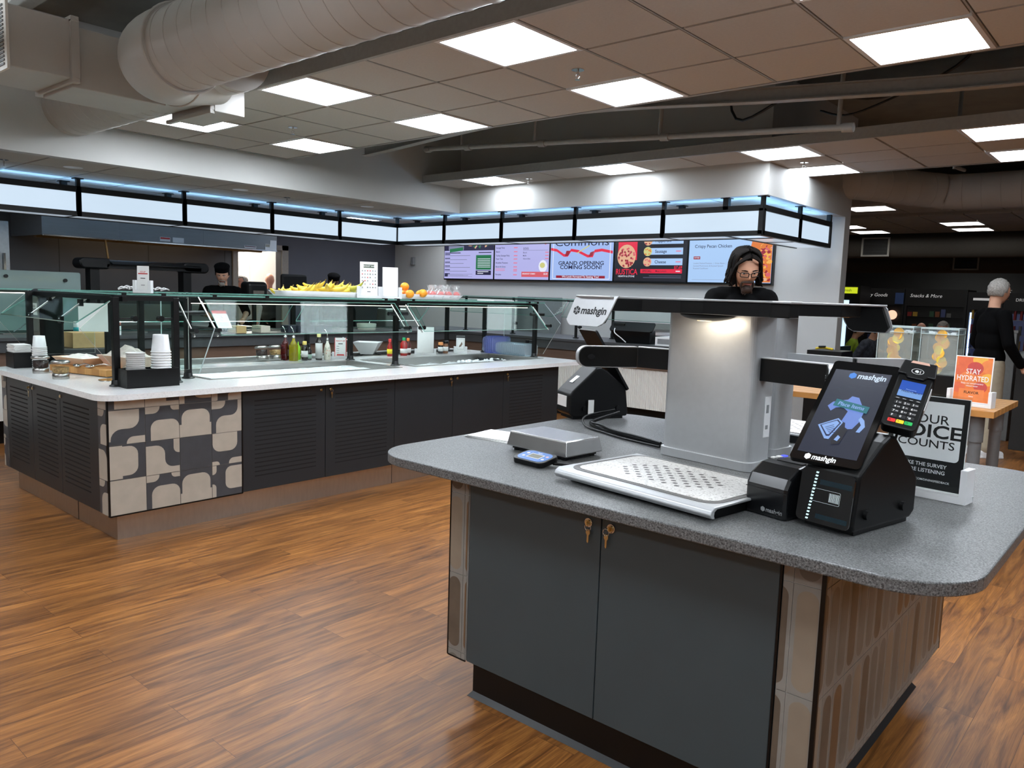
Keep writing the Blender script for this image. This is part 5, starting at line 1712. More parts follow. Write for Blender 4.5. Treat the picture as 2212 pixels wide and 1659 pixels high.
def kiosk(label, loc, rz, full=True, reach=(.35, .42), off=.19, tip=1.0):
    """Scanner kiosk; local origin under the column, customer side is -Y."""
    t = thing('checkout_scanner', label, 'checkout scanner', loc, rz, 'scanner kiosks')
    T = t.matrix_basis
    MB(T).prism(rrect(-.206, .206, -.10, .06, .03, 6), 0, .035, M_ALU).build('base_collar', t, bevel=.002)
    MB(T).prism(rrect(-.198, .198, -.092, .055, .028, 6), .035, .585, M_ALU).build('column', t)
    # head: wide flat bar, tips bent forward and down
    top = [(-.40, -.40), (-.375, -.415), (-.22, -.405), (-.17, -.30), (-.05, -.22), (.05, -.22), (.30, -.26), (.36, -.28), (.41, -.25), (.41, -.18), (.30, -.05), (.20, .07), (-.20, .07), (-.36, -.12), (-.41, -.30)]
    MB(T).prism(top, .610, .617, M_ALU).build('head_cover', t, bevel=.002)
    inner = [(-.215, -.395), (-.165, -.29), (-.05, -.212), (.05, -.212), (.30, -.252), (.35, -.27), (.402, -.24), (.40, -.18), (.29, -.05), (.19, .06), (-.19, .06), (-.35, -.12), (-.34, -.30)]
    MB(T).prism(inner, .563, .6095, M_BGLOSS, side=M_BPLA).build('head', t, bevel=.004)
    MB(T).ell((-.0, -.115, .563), (.11, .075, .026), M_BPLA, 24, 10, z1=0.0).build('lamp_pod', t)
    MB(T).prism([(.03 * math.cos(q * PI / 8), -.13 + .012 * math.sin(q * PI / 8)) for q in range(16)], .536, .5385, M_WARM).build('lamp_lens', t)
    # badge: the bent down tip
    G = T @ frame((-.30, -.412, .553), (1, .06, 0), (0, .28, 1))
    b = MB().prism([(-.105 + .0, -.045), (-.095, -.052), (.040, -.052), (.062, -.040), (.078, -.012), (.098, .055), (.108, .066), (-.088, .066), (-.100, .050), (-.118, -.030)], -.004, .002, M_ALU, G)
    b.build('badge', t)
    MB().prism([(-.095, -.043), (.036, -.043), (.056, -.030), (.088, .055), (-.085, .058), (-.108, -.025)], -.022, -.0042, M_BPLA, G).build('badge_lining', t)
    g = MB()
    logo(g, G @ Matrix.Translation((0, 0, .0016)), -.055, .006, .040, M_INK, M_ALU, .03)
    g.build('logo', t)
    # side arms
    for s in (-1, 1):
        q = reach[0] if s < 0 else reach[1]
        a0, a1, a2, a3 = (s * .198, -.055), (s * q, -.078), (s * (q + .026), -.040), (s * .198, -.012)
        P = [a0, a1, a2, a3]
        if s < 0:
            P = P[::-1]
        MB(T).prism(P, .332, .412, M_BPLA).build('side_arm', t)
        u = Vector((s * .122, -.216, 0)) * (tip if s > 0 else 1)
        L = u.length
        F = T @ frame((s * q, -.078, 0), u, (0, 0, 1))
        R4 = rrect(0, L, .332, .412, .036, 8, (0, 1, 1, 0))
        R5 = rrect(0, L + .003, .329, .415, .038, 8, (0, 1, 1, 0))
        z0, z1 = (0, .036) if s < 0 else (-.036, 0)
        MB().prism(R4, z0, z1, M_BPLA, F).build('arm_tip', t, bevel=.002)
        zc = (z0 + .004, z1 + .004) if s < 0 else (z0 - .004, z1 - .004)
        MB().prism(R5, zc[0], zc[1], M_ALU, F).build('arm_cover', t)
        mb = MB(T).prism(P, .4125, .4155, M_ALU)
        mb.prism([(s * .198, -.0115), (s * (q + .0255), -.0395), (s * (q + .0265), -.0355), (s * .198, -.0075)][::s], .329, .4155, M_ALU)
        mb.build('arm_cover', t)
        zz = -.0035 if s < 0 else .0002
        MB().prism([(max(L - .05, .03) + .016 * math.cos(q * PI / 10), .372 + .011 * math.sin(q * PI / 10)) for q in range(20)], zz, zz + .0035, mat('lens_grey', (34, 35, 38), .15, coat=1), F).build('camera_lens', t)
    # tray
    tr = thing('scan_tray', '', '')
    bpy.data.objects.remove(tr)
    X0, X1, Y0, Y1 = off - .31, off + .31, -.735, -.33
    mb = MB(T)
    prof = [(Y0 - .012, .010), (Y0 - .022, .022), (Y0 - .016, .034), (Y0, .042), (Y1, .042), (Y1, .034), (Y0 + .01, .034), (Y0, .028), (Y0 - .002, .018), (Y0 + .003, .008)]
    n = len(prof)
    mb.add([(X0, y, z) for y, z in prof] + [(X1, y, z) for y, z in prof], [(i, (i + 1) % n, n + (i + 1) % n, n + i) for i in range(n)] + [tuple(range(n))[::-1], tuple(range(n, 2 * n))], M_ALU)
    bt = mb.build('tray', t, bevel=.003)
    MB(T).box(X0 + .03, X1 - .02, Y0 + .03, Y1 - .01, 0, .033, M_BPLA).build('tray_base', t)
    MB(T).prism(rrect(X0 + .022, X1 - .015, Y0 + .012, Y1 - .012, .06, 8), .0422, .0434, mat('tray_rim_grey', (96, 94, 92), .5)).build('tray_border', bt)
    MB(T).prism(rrect(X0 + .042, X1 - .032, Y0 + .032, Y1 - .028, .045, 8), .0436, .0450, M_SPK).build('tray_pad', bt)
    g = MB(T)
    cx, cyy = (X0 + X1) / 2, (Y0 + Y1) / 2
    for i in range(-7, 8):
        for j in range(-4, 5):
            if (i + j) % 2 == 0:
                x, y = cx + i * .0245, cyy + j * .0245
                if abs(i) / 7.5 + abs(j) / 5.5 > 1.35:
                    continue
                g.flat([(x + .0088 * math.cos(u * PI / 6), y + .0088 * math.sin(u * PI / 6)) for u in range(12)], .0452, mat('dot_grey', (96, 94, 92), .5))
    g.build('dot_print', bt)
    MB(T).box(.1985, .2005, -.01, .03, .12, .27, M_PLASW).box(.2005, .2012, .0, .016, .21, .24, M_GREYINK).box(.2005, .2012, .0, .016, .15, .165, M_GREYINK).build('rating_label', t)
    if full:
        l = bpy.data.lights.new('scanner_lamp', 'AREA')
        l.shape = 'ELLIPSE'
        l.size, l.size_y = .16, .05
        l.energy = .5
        l.color = (1, .86, .66)
        o = bpy.data.objects.new('lamp_light', l)
        COL.objects.link(o)
        o.parent = t
        o.matrix_basis = Matrix.Translation((0.02, -.185, .536)) @ Matrix.Rotation(R(28), 4, 'X')
    return t


kiosk('silver self checkout scanner in front, with a speckled tray and logo badge', (-1.338, 2.77, ZK), R(-8), reach=(.35, .455), tip=.35)
kiosk('second silver self checkout scanner, back to back behind the first one', (-1.39, 3.06, ZK), R(172), full=False, reach=(.42, .35), off=0)

# ---------------------------------------------------------------- payment stand with tablet
M_SCRN = emis('tablet_navy', (20, 28, 52), 1.0)


def stand(label, loc, rz, front=True):
    t = thing('payment_stand', label, 'payment stand', loc, rz, 'payment stands')
    T = t.matrix_basis
    # side profile in local (y, z): y back. width along x
    W = .082
    pr = [(0, .012), (.30, .012), (.325, .03), (.325, .125), (.31, .145), (.185, .258), (.155, .262), (.12, .245), (.03, .178), (.012, .165), (-.006, .03)]
    A = [(-W, y, z) for y, z in pr]
    B = [(W, y, z) for y, z in pr]
    n = len(pr)
    MB(T).add(A + B, [(i, (i + 1) % n, n + (i + 1) % n, n + i) for i in range(n)] + [tuple(range(n))[::-1], tuple(range(n, 2 * n))], M_BPLA).build('housing', t, bevel=.009, seg=3)
    MB(T).box(-W + .01, W - .01, .02, .30, 0, .013, M_BPLA).build('feet', t)
    for (y, z) in ((.055, .055), (.245, .055)):
        for q in (-1, 1):
            MB(T).cyl((q * (W - .002), y, z), (q * (W + .010), y, z), .013, M_BPLA, 20).build('thumb_screw', t)
    if front:
        # glossy scanner window on the leaning front
        F = T @ frame((0, .0035, .105), (1, 0, 0), (0, .018, .135))
        P = rrect(-W + .004, W - .004, -.088, .058, .014, 4)
        MB().prism(P, .0065, .0115, M_BGLOSS, F).build('scanner_window', t)
        g = MB()
        fr = rrect(-.040, .044, -.030, .006, .004, 3)
        fi = rrect(-.0392, .0432, -.0292, .0052, .0036, 3)
        k = len(fr)
        w_ = mat('window_print', (196, 206, 208), .5)
        g.add([F @ Vector((x, y, .0119)) for x, y in fr + fi], [(i, (i + 1) % k, k + (i + 1) % k, k + i) for i in range(k)], w_)
        x = .012
        for i in range(13):
            ww = (.0008, .0016, .0010, .0022)[i * 7 % 4]
            g.flat([(x, -.024), (x + ww, -.024), (x + ww, .000), (x, .000)], .0119, w_, F)
            x += ww + .0010
        g.build('barcode_print', t)
        ld = MB()
        for i in range(15):
            y = -.080 + i * .0092
            xx = -.045 + (y + .08) * .10
            ld.flat([(xx - .003, y - .002), (xx + .004, y - .0024), (xx + .006, y + .002), (xx - .002, y + .0024)], .0121, emis('led_dot', (190, 235, 240), 1.6), F)
        ld.build('led_column', t)
        for (a, b) in ((-.075, -.062), (.018, .032)):
            MB().flat([(-.02, a), (W - .01, a), (W - .01, b), (-.02, b)], .0117, mat('window_band', (22, 40, 48), .15), F).build('window_band', t)
    return t


st = stand('black payment stand with a tablet, card reader and glossy scanner window', (-.700, 2.13, ZK), R(-12.5))
# tablet, fitted to its four corners
def rectframe(bx, by, bz, yaw, tilt, roll):
    u0 = Vector((math.cos(yaw), math.sin(yaw), 0))
    v0 = Vector((-math.sin(yaw), math.cos(yaw), 0))
    w_ = Vector((0, 0, 1)) * math.cos(tilt) + v0 * math.sin(tilt)
    u1 = u0 * math.cos(roll) + w_ * math.sin(roll)
    w1 = -u0 * math.sin(roll) + w_ * math.cos(roll)
    return frame((bx, by, bz), u1, w1)


TF = rectframe(-.8116, 2.13, 1.0759, .1, .9355, -.0604)
TW, TH = .1877, .4304
t = MB().prism(rrect(0, TW, 0, TH, .012, 5), -.014, 0, M_BGLOSS, TF, side=M_BPLA).build('tablet', st)
g = MB()
g.flat([(.014, .030), (TW - .016, .030), (TW - .016, TH - .040), (.014, TH - .040)], .0006, M_SCRN, TF)
tb1, tb2, tb3, ttl = emis('tablet_blue', (110, 140, 216), 1.0), emis('tablet_paleblue', (140, 176, 236), 1.0), emis('tablet_line', (24, 36, 80), 1.0), emis('tablet_teal', (20, 110, 124), 1.0)
tw = emis('tablet_white', (205, 222, 240), 1.0)
logo(g, TF @ Matrix.Diagonal((1, 1.25, 1, 1)), .082, (TH - .062) / 1.25, .026, tw, None, .03, emis('tablet_logo_blue', (50, 130, 226), 1.0))
logo(g, TF @ Matrix.Diagonal((1, 1.3, 1, 1)), .058, .0155 / 1.3, .021, M_PAPER, None, .03)
K = [(.052, .205), (.075, .215), (.10, .25), (.125, .245), (.145, .19), (.15, .15), (.125, .135), (.115, .15), (.098, .17), (.090, .20), (.07, .195), (.06, .19)]
g.flat([(.038, .225), (.048, .245), (.085, .262), (.092, .278), (.112, .275), (.140, .222), (.118, .205), (.098, .212), (.080, .228), (.062, .222), (.052, .206)], .0009, tb1, TF)
g.flat([(.098, .215), (.118, .205), (.140, .222), (.138, .175), (.128, .145), (.110, .140), (.104, .165), (.092, .170)], .0010, tb1, TF)
g.flat([(.138, .198), (.150, .185), (.158, .160), (.150, .135), (.140, .135), (.146, .165), (.134, .185)], .0011, tb2, TF)
g.flat([(.036, .142), (.082, .180), (.098, .165), (.080, .092), (.068, .092)], .0012, tb2, TF)
g.flat([(.042, .142), (.082, .174), (.094, .162), (.078, .104), (.070, .102)], .0015, tb3, TF)
g.flat([(.046, .142), (.081, .169), (.090, .160), (.076, .110), (.070, .109)], .0018, tb2, TF)
for i in range(5):
    g.flat([(.058 + i * .004, .136 - i * .005), (.078 + i * .003, .151 - i * .007), (.0785 + i * .003, .149 - i * .007), (.0585 + i * .004, .134 - i * .005)], .0021, tb3, TF)
g.flat([(.102, .150), (.118, .140), (.112, .080), (.092, .072), (.086, .098)], .0022, emis('tablet_black', (10, 12, 28), 1.0), TF)
g.flat([(.100, .112), (.108, .105), (.104, .088), (.094, .092)], .0025, tb2, TF)
g.flat([(.052, .228), (.148, .212), (.150, .240), (.055, .258)], .0026, ttl, TF)
g.text('Place Items', .0165, tb2, TF @ Matrix.Translation((.101, .2345, 0)) @ Matrix.Rotation(R(-8), 4, 'Z') @ Matrix.Diagonal((1, 1.3, 1, 1)), 'CENTER', .015, .0030)
g.build('screen', t)
mb = MB().box(-.045, .045, -.02, .02, -.035, 0, M_BPLA)
mb = MB(TF).box(TW / 2 - .05, TW / 2 + .05, .10, .26, -.045, -.0145, M_BPLA)
mb.build('tablet_mount', st, bevel=.006)
# card reader
CF = rectframe(-.6146, 2.28, 1.1877, .2633, .7652, -.2064)
CW, CH = .0781, .1868
pos = thing('card_reader', 'black card reader with a keypad and blue screen, mounted beside the tablet', 'card reader', CF.to_translation())
hp = [(-.004, -.012), (CW + .004, -.012), (CW + .008, 0), (CW + .008, CH), (CW, CH + .045), (.008, CH + .045), (-.004, CH), (-.008, 0)]
MB().prism(rrect(-.006, CW + .006, -.010, CH + .004, .014, 5), -.036, 0, M_BPLA, CF).build('body', pos, bevel=.004)
MB().prism([(-.010, CH - .012), (.010, CH - .012), (.018, CH - .024), (CW - .018, CH - .024), (CW - .010, CH - .012), (CW + .010, CH - .012), (CW + .004, CH + .040), (-.004, CH + .040)], -.045, .008, M_BPLA, CF).build('printer_head', pos, bevel=.003)
g = MB()
g.flat([(.014, CH + .030), (CW - .014, CH + .030), (CW - .018, CH + .039), (.018, CH + .039)], .0085, mat('salmon_label', (226, 180, 160), .5), CF)
for rr_ in (.0075, .0105):
    for sgn in (-1, 1):
        pass
cc = (CW / 2, CH + .002)
for (r0, a0, a1) in ((.013, 0, 2 * PI),):
    A = [(cc[0] + r0 * 1.25 * math.cos(a0 + (a1 - a0) * i / 24), cc[1] + r0 * .8 * math.sin(a0 + (a1 - a0) * i / 24)) for i in range(24)]
    B = [(cc[0] + (r0 - .0013) * 1.25 * math.cos(a0 + (a1 - a0) * i / 24), cc[1] + (r0 - .0013) * .8 * math.sin(a0 + (a1 - a0) * i / 24)) for i in range(24)]
    g.add([CF @ Vector((x, y, .0086)) for x, y in A + B], [(i, (i + 1) % 24, 24 + (i + 1) % 24, 24 + i) for i in range(24)], M_PAPER)
g.flat([(cc[0] - .007, cc[1] - .003), (cc[0] + .001, cc[1] - .006), (cc[0] + .004, cc[1]), (cc[0] - .001, cc[1] + .005), (cc[0] - .006, cc[1] + .003)], .0087, M_PAPER, CF)
for i in range(2):
    g.flat([(cc[0] + .006 + i * .004, cc[1] - .006), (cc[0] + .008 + i * .004, cc[1] - .006), (cc[0] + .008 + i * .004, cc[1] + .004 - i), (cc[0] + .006 + i * .004, cc[1] + .005)], .0087, M_PAPER, CF) if i == 0 else None
g.build('contactless_mark', pos)
g = MB()
g.flat([(.008, .098), (CW - .008, .098), (CW - .008, .155), (.008, .155)], .0006, emis('reader_blue', (30, 84, 190), 1.0), CF)
g.flat([(.008, .098), (CW - .008, .098), (CW - .008, .118), (.008, .120)], .0009, emis('reader_paleblue', (120, 164, 226), 1.0), CF)
g.text('FREEDOMPAY', .0085, tb3, CF @ Matrix.Translation((CW / 2 + .003, .117, 0)), 'CENTER', .02, .0013)
g.text('Powered by', .0055, tb2, CF @ Matrix.Translation((CW / 2, .1245, 0)), 'CENTER', .01, .0013)
g.build('screen', pos)
g = MB()
mk = mat('key_cap', (26, 27, 30), .4)
keys = ['1', '2', '3', '4', '5', '6', '7', '8', '9', 'F', '0', '*#']
sub = ['QZ', 'ABC', 'DEF', 'GHI', 'JKL', 'MNO', 'PRS', 'TUV', 'WXY', '', '', '']
for i in range(12):
    cx_, cy_ = .018 + (i % 3) * .0215, .074 - (i // 3) * .0155
    g.prism(rrect(cx_ - .0095, cx_ + .0095, cy_ - .0062, cy_ + .0062, .002, 2), 0, .0018, mk, CF)
    g.text(keys[i], .0095, M_PAPER, CF @ Matrix.Translation((cx_ - .0035, cy_, 0)), 'CENTER', .03, .0022)
    if sub[i]:
        g.text(sub[i], .0042, M_PAPER, CF @ Matrix.Translation((cx_ + .005, cy_, 0)), 'CENTER', .03, .0022)
g.build('keypad', pos)
g = MB()
for i, (c, s) in enumerate((((222, 40, 36), 'X'), ((240, 206, 30), '<'), ((40, 180, 90), 'O'))):
    cx_ = .018 + i * .0215
    g.prism(rrect(cx_ - .0098, cx_ + .0098, .0045, .0155, .002, 2), 0, .002, mat('key_' + ('red', 'yellow', 'green')[i], c, .4, emit=.25), CF)
    g.text(s, .008, M_INK, CF @ Matrix.Translation((cx_ - .004, .010, 0)), 'CENTER', .02, .0024)
for i in range(4):
    cx_ = .013 + i * .0175
    g.prism(rrect(cx_ - .007, cx_ + .007, .086, .092, .0015, 2), 0, .0014, mk, CF)
    g.flat([(cx_ - .004, .0885), (cx_ + .004, .0885), (cx_ + .004, .0898), (cx_ - .004, .0898)], .0018, M_PAPER, CF)
g.build('function_keys', pos)
MB(CF).box(CW + .0065, CW + .0085, .07, .15, -.030, -.006, M_PLASW).build('side_label', pos)
MB().tube([CF @ Vector((CW / 2, .0, -.03)), (-.60, 2.33, 1.10), (-.62, 2.36, 1.06), (-.68, 2.33, 1.00)], .0035, M_BPLA, 8, sub=5).build('cable', pos)
MB().tube([CF @ Vector((.01, .06, -.04)), TF @ Vector((TW * .7, .17, -.03))], .012, M_BPLA, 10).build('mount_arm', pos)
# second stand seen from behind
s2 = stand('black payment stand facing away, left of the silver column', (-2.21, 3.42, ZK), R(180 - 28), front=False)
T = s2.matrix_basis
MB(T).prism(rrect(-.095, .095, -.02, .34, .012, 4), -.012, 0, M_BPLA, frame((0, .02, .16), (-1, 0, 0), (0, .55, .83))).build('tablet', s2)
MB(T).box(-.10, -.095, .20, .23, .03, .10, M_PAPER).box(-.045, .06, .3255, .3275, .06, .115, M_PAPER).build('asset_label', s2)
MB(T).prism([(-.018, -.03), (.018, -.03), (.018, .03), (-.018, .03)], .0, .0035, M_ALU, frame((.015, .255, .2 - .003), (1, 0, 0), (0, -.79, .61))).prism([(-.013, -.022), (.013, -.022), (.013, .024), (-.013, .024)], .0035, .004, M_BPLA, frame((.015, .255, .2 - .003), (1, 0, 0), (0, -.79, .61))).build('rear_port', s2)
MB(T).cyl((.0, .24, .12), (.125, .24, .12), .038, M_BPLA, 24).build('round_knob', s2, bevel=.006)
tag(MB().tube([(-2.10, 3.17, .93), (-2.13, 3.06, .905), (-2.06, 3.0, .899), (-1.92, 2.93, .900), (-1.75, 2.87, .900), (-1.60, 2.82, .900)], .0095, M_BPLA, 8, sub=6).tube([(-2.08, 3.18, .96), (-2.16, 3.05, .93), (-2.10, 2.97, .899), (-1.95, 2.90, .897), (-1.8, 2.84, .897), (-1.60, 2.79, .899)], .005, M_BPLA, 8, sub=6).tube([(-2.06, 3.19, .95), (-2.10, 3.02, .917), (-2.0, 2.96, .917), (-1.9, 2.905, .913), (-1.75, 2.85, .915), (-1.60, 2.80, .913)], .006, M_BPLA, 8, sub=6).build('cable_bundle'), 'bundle of black cables running behind the column from the rear stand', 'cable')

# receipt printer
t = thing('receipt_printer', 'black receipt printer between the scan tray and the payment stand', 'printer', (-.90, 2.20, ZK), R(-12))
t.matrix_basis = Matrix.Translation((-.852, 2.225, ZK)) @ Matrix.Rotation(R(-14), 4, 'Z')
T = t.matrix_basis
pr = [(-.09, .0), (.10, 0), (.10, .145), (.0, .150), (-.03, .145), (-.075, .118), (-.09, .09)]
n = len(pr)
MB(T).add([(-.07, y, z) for y, z in pr] + [(.07, y, z) for y, z in pr], [(i, (i + 1) % n, n + (i + 1) % n, n + i) for i in range(n)] + [tuple(range(n))[::-1], tuple(range(n, 2 * n))], mat('satin_black_plastic', (16, 17, 19), .22, noise=.1)).build('housing', t, bevel=.010, seg=3)
MB(T).box(-.035, .05, .0, .055, .149, .152, M_SLOT).build('paper_slot', t)
g = MB(T)
for i in range(3):
    g.box(-.064, -.050, .01 + i * .025, .025 + i * .025, .150, .1535, M_PAPER if i < 2 else emis('blue_led', (70, 80, 255), 2.0))
g.build('buttons', t)
MB(T).box(-.068, .068, -.0915, -.0905, .078, .080, M_INK).build('seam', t)
g = MB()
logo(g, T @ frame((.005, -.0912, .022), (1, 0, 0), (0, 0, 1)), 0, 0, .018, M_GREYINK, None, .02)
g.build('logo', t)
# scale
t = thing('portion_scale', 'stainless steel platform scale left of the scan tray', 'scale', (-1.845, 2.40, ZK), R(-4))
T = t.matrix_basis
mb = MB(T)
A = [(-.158, -.108, .016), (.158, -.108, .016), (.158, .108, .016), (-.158, .108, .016)]
B = [(-.148, -.098, .074), (.148, -.098, .074), (.148, .098, .074), (-.148, .098, .074)]
mb.add(A + B, [(0, 1, 5, 4), (1, 2, 6, 5), (2, 3, 7, 6), (3, 0, 4, 7), (4, 5, 6, 7), (3, 2, 1, 0)], mat('mirror_steel', (206, 206, 206), .27, metal=1.0, noise=.03))
mb.build('platform', t, bevel=.005, seg=3)
MB(T).box(-.14, .14, -.09, .09, .006, .017, M_BPLA).build('base', t)
for sx in (-1, 1):
    for sy in (-1, 1):
        MB(T).cyl((sx * .125, sy * .08, 0), (sx * .125, sy * .08, .007), .012, M_BPLA, 14).build('foot', t)
t = thing('scale_display', 'small black display unit with a blue face in front of the steel scale', 'display', (-1.755, 2.175, ZK), R(-6))
T = t.matrix_basis
F = T @ frame((0, -.045, .012), (1, 0, 0), (0, 1, .20))
MB().prism(rrect(-.078, .078, -.004, .094, .024, 6), -.012, .008, M_BPLA, F).build('housing', t, bevel=.003)
g = MB()
g.prism(rrect(-.070, .068, .006, .086, .030, 6), .008, .0088, mat('label_blue', (40, 110, 190), .35), F)
g.flat([(-.030, .026), (.034, .026), (.034, .064), (-.030, .064)], .0092, M_PAPER, F).flat([(-.027, .029), (.031, .029), (.031, .061), (-.027, .061)], .0094, mat('lcd_grey', (96, 98, 84), .3), F)
for (x, y, m) in ((-.046, .032, M_PAPER), (-.046, .058, M_PAPER), (.050, .032, M_PAPER), (.050, .058, mat('button_redgrey', (216, 170, 170), .4))):
    g.flat([(x + .007 * math.cos(u), y + .006 * math.sin(u)) for u in (0, .7, 1.4, 2.1, 2.8, 3.5, 4.2, 4.9, 5.6)], .0092, m, F)
g.text('Taylor', .010, M_PAPER, F @ Matrix.Translation((.0, .074, 0)), 'CENTER', .01, .0092)
g.build('face', t)
MB(T).cyl((.07, .02, .012), (.13, .06, .010), .006, M_BPLA, 8).build('cable', t)
# white paper bags
for i in range(3):
    mb = MB(Matrix.Translation((-2.165 + i * .006, 2.475 + i * .004, ZK + i * .0032)) @ Matrix.Rotation(R(4 + i * 2.5), 4, 'Z'))
    mb.box(-.155, .155, -.095, .095, 0, .0022, M_PAPER).box(-.155, .155, -.055, -.045, .0022, .0028, M_PAPER).box(-.155, .155, .04, .05, .0022, .0028, M_PAPER)
    tag(mb.build('paper_bag'), ('lowest flat white paper bag, left of the steel scale', 'middle flat white paper bag of the little stack', 'topmost flat white paper bag of the little stack')[i], 'paper bag', 'flat white paper bags')

# YOUR VOICE COUNTS sign
t = thing('survey_sign', 'black and white sign YOUR VOICE COUNTS in a white stand, behind the payment stand', 'sign', (-.575, 2.71, ZK), R(-2))
t.matrix_basis = Matrix.Translation((-.618, 2.785, ZK)) @ Matrix.Rotation(R(-7), 4, 'Z')
T = t.matrix_basis
MB(T).box(-.145, .145, -.035, .035, 0, .022, M_PLASW).box(.124, .145, -.035, .035, .022, .11, M_PLASW).box(-.145, -.124, -.035, .035, .022, .11, M_PLASW).build('base', t, bevel=.0015)
F = T @ Matrix.Translation((0, 0, .0225)) @ Matrix.Rotation(-.04, 4, 'X')
MB(F).box(-.121, .121, -.001, .001, 0, .305, M_PAPER).build('sheet', t)
MB(F).box(-.123, .123, -.006, -.003, 0, .312, M_GLASSC).box(-.123, .123, .003, .006, 0, .312, M_GLASSC).build('acrylic_cover', t)
G = F @ frame((0, -.0012, 0), (1, 0, 0), (0, 0, 1))
g = MB()
g.flat([(-.119, .004), (.119, .004), (.119, .303), (-.119, .303)], .0003, M_INK, G)
wp = mat('sign_white', (240, 241, 242), .5, noise=.01)
g.flat(rrect(-.119 + .016, .103, .100, .287, .014, 5, (1, 1, 0, 0)), .0006, wp, G)
g.text('YOUR', .041, M_INK, G @ Matrix.Translation((0, .229, 0)), 'CENTER', .006, .001, xs=1.15)
g.text('VOICE', .058, M_INK, G @ Matrix.Translation((0, .189, 0)), 'CENTER', .022, .001, xs=1.25)
g.text('COUNTS', .036, M_INK, G @ Matrix.Translation((0, .149, 0)), 'CENTER', .008, .001, xs=1.2)
g.text('TAKE THE SURVEY', .017, wp, G @ Matrix.Translation((.0, .080, 0)), 'CENTER', .015, .001)
g.text("WE'RE LISTENING", .017, wp, G @ Matrix.Translation((.0, .060, 0)), 'CENTER', .015, .001)
g.text('DININGVOICE.COM/DININGFEEDBACK', .0095, wp, G @ Matrix.Translation((.0, .030, 0)), 'CENTER', .01, .001)
g.build('print', t)

# ================================================================ water table on the right
t = thing('water_table', 'butcher block table on grey steel legs at the right, carrying water dispensers', 'table', (-1.5, 5.75, 0))
mb = MB()
for i in range(14):
    mb.box(-2.55, -.83, 5.335 + i * .0607, 5.395 + i * .0607, .862, .90, M_WOODL if i % 2 else mat('maple_dark'))
mb.build('tabletop', t, bevel=.001)
for k, (x, y) in enumerate(((-.93, 5.42), (-.93, 6.08), (-2.45, 5.42), (-2.45, 6.08), (-1.12, 5.42))):
    if k == 4:
        continue
    MB().cyl((x, y, 0), (x, y, .862), .036, mat('leg_grey', (120, 122, 124), .4, metal=.4), 20).cyl((x, y, .70), (x, y, .862), .043, mat('leg_grey'), 20).build('leg', t)
M_WATER = glass('water', (236, 236, 230), .5, .24, (226, 222, 212))  # diffuse haze in the colour stands in for grey refracted light
M_LEM = mat('orange_slice', (250, 178, 30), .4, noise=.15, scale=20, emit=.08)
M_LEM2 = mat('lemon_slice', (246, 214, 60), .4, noise=.12, scale=20, emit=.08)
for k, (x, y) in enumerate(((-1.515, 5.83), (-1.245, 5.83))):
    t = thing('water_dispenser', ('square acrylic dispenser of water with orange slices, left of the two', 'square acrylic dispenser of water with orange slices, right of the two, beside the poster')[k], 'drink dispenser', (x, y, .9), 0, 'water dispensers')
    T = t.matrix_basis
    MB(T).box(-.125, .125, -.115, .115, 0, .165, M_BLACK).build('base', t, bevel=.003)
    mb = MB(T)
    for a in ((-.11, .11, -.10, -.096), (-.11, .11, .096, .10), (-.11, -.106, -.096, .096), (.106, .11, -.096, .096)):
        mb.box(a[0], a[1], a[2], a[3], .166, .462, M_ACRY)
    mb.build('tank', t)
    mb = MB(T).box(-.113, .113, -.103, .103, .462, .472, M_ACRY, top=M_ACRY)
    for a in ((-.114, .114, -.104, -.099), (-.114, .114, .099, .104), (-.114, -.109, -.099, .099), (.109, .114, -.099, .099)):
        mb.box(a[0], a[1], a[2], a[3], .464, .474, M_GEDGW).box(a[0], a[1], a[2], a[3], .430, .434, M_GEDGW)
    for (a, b) in ((-.111, -.101), (.111, -.101), (.111, .101), (-.111, .101)):
        mb.box(a - .002, a + .002, b - .002, b + .002, .166, .464, M_GEDGW)
    mb.build('lid', t)
    MB(T).box(-.104, .104, -.094, .094, .168, .432, M_WATER).build('water', t)
    rg = random.Random(k)
    for i in range(12):
        zz = .20 + i * .021
        mb = MB(T @ Matrix.Translation((rg.uniform(-.02, .02) + (.01 if k else 0), rg.uniform(-.088, -.075), zz)) @ Matrix.Rotation(rg.uniform(-.5, .5), 4, 'Z') @ Matrix.Rotation(rg.uniform(1.3, 1.75), 4, 'X'))
        mb.cyl((0, 0, -.004), (0, 0, .004), rg.uniform(.028, .036), M_LEM if i % 3 else M_LEM2, 20)
        mb.build('fruit_slice', t)
    mb = MB(T)
    for i in range(20):
        mb.bc((rg.uniform(-.09, .09), rg.uniform(-.08, .08), .43 + rg.uniform(-.006, .008)), (.022, .02, .018), M_ICE)
    mb.build('ice', t, kind='stuff')
t, G = sign_holder('poster_sign', 'orange STAY HYDRATED poster in a white stand on the wooden table', -1.0, 5.56, .90, R(-14), .225, .29, .10, .022, tilt=.03)
g = MB()
cw = .1105
g.flat([(-cw + .004, .006), (cw - .004, .006), (cw - .004, .284), (-cw + .004, .284)], .0006, mat('poster_orange', (220, 120, 60), .5, noise=.05), G)
rg = random.Random(4)
pc = [mat('poster_coral', (214, 104, 70), .5), mat('poster_amber', (226, 168, 70), .5), mat('poster_peach', (222, 128, 72), .5), mat('poster_red', (190, 76, 70), .5)]
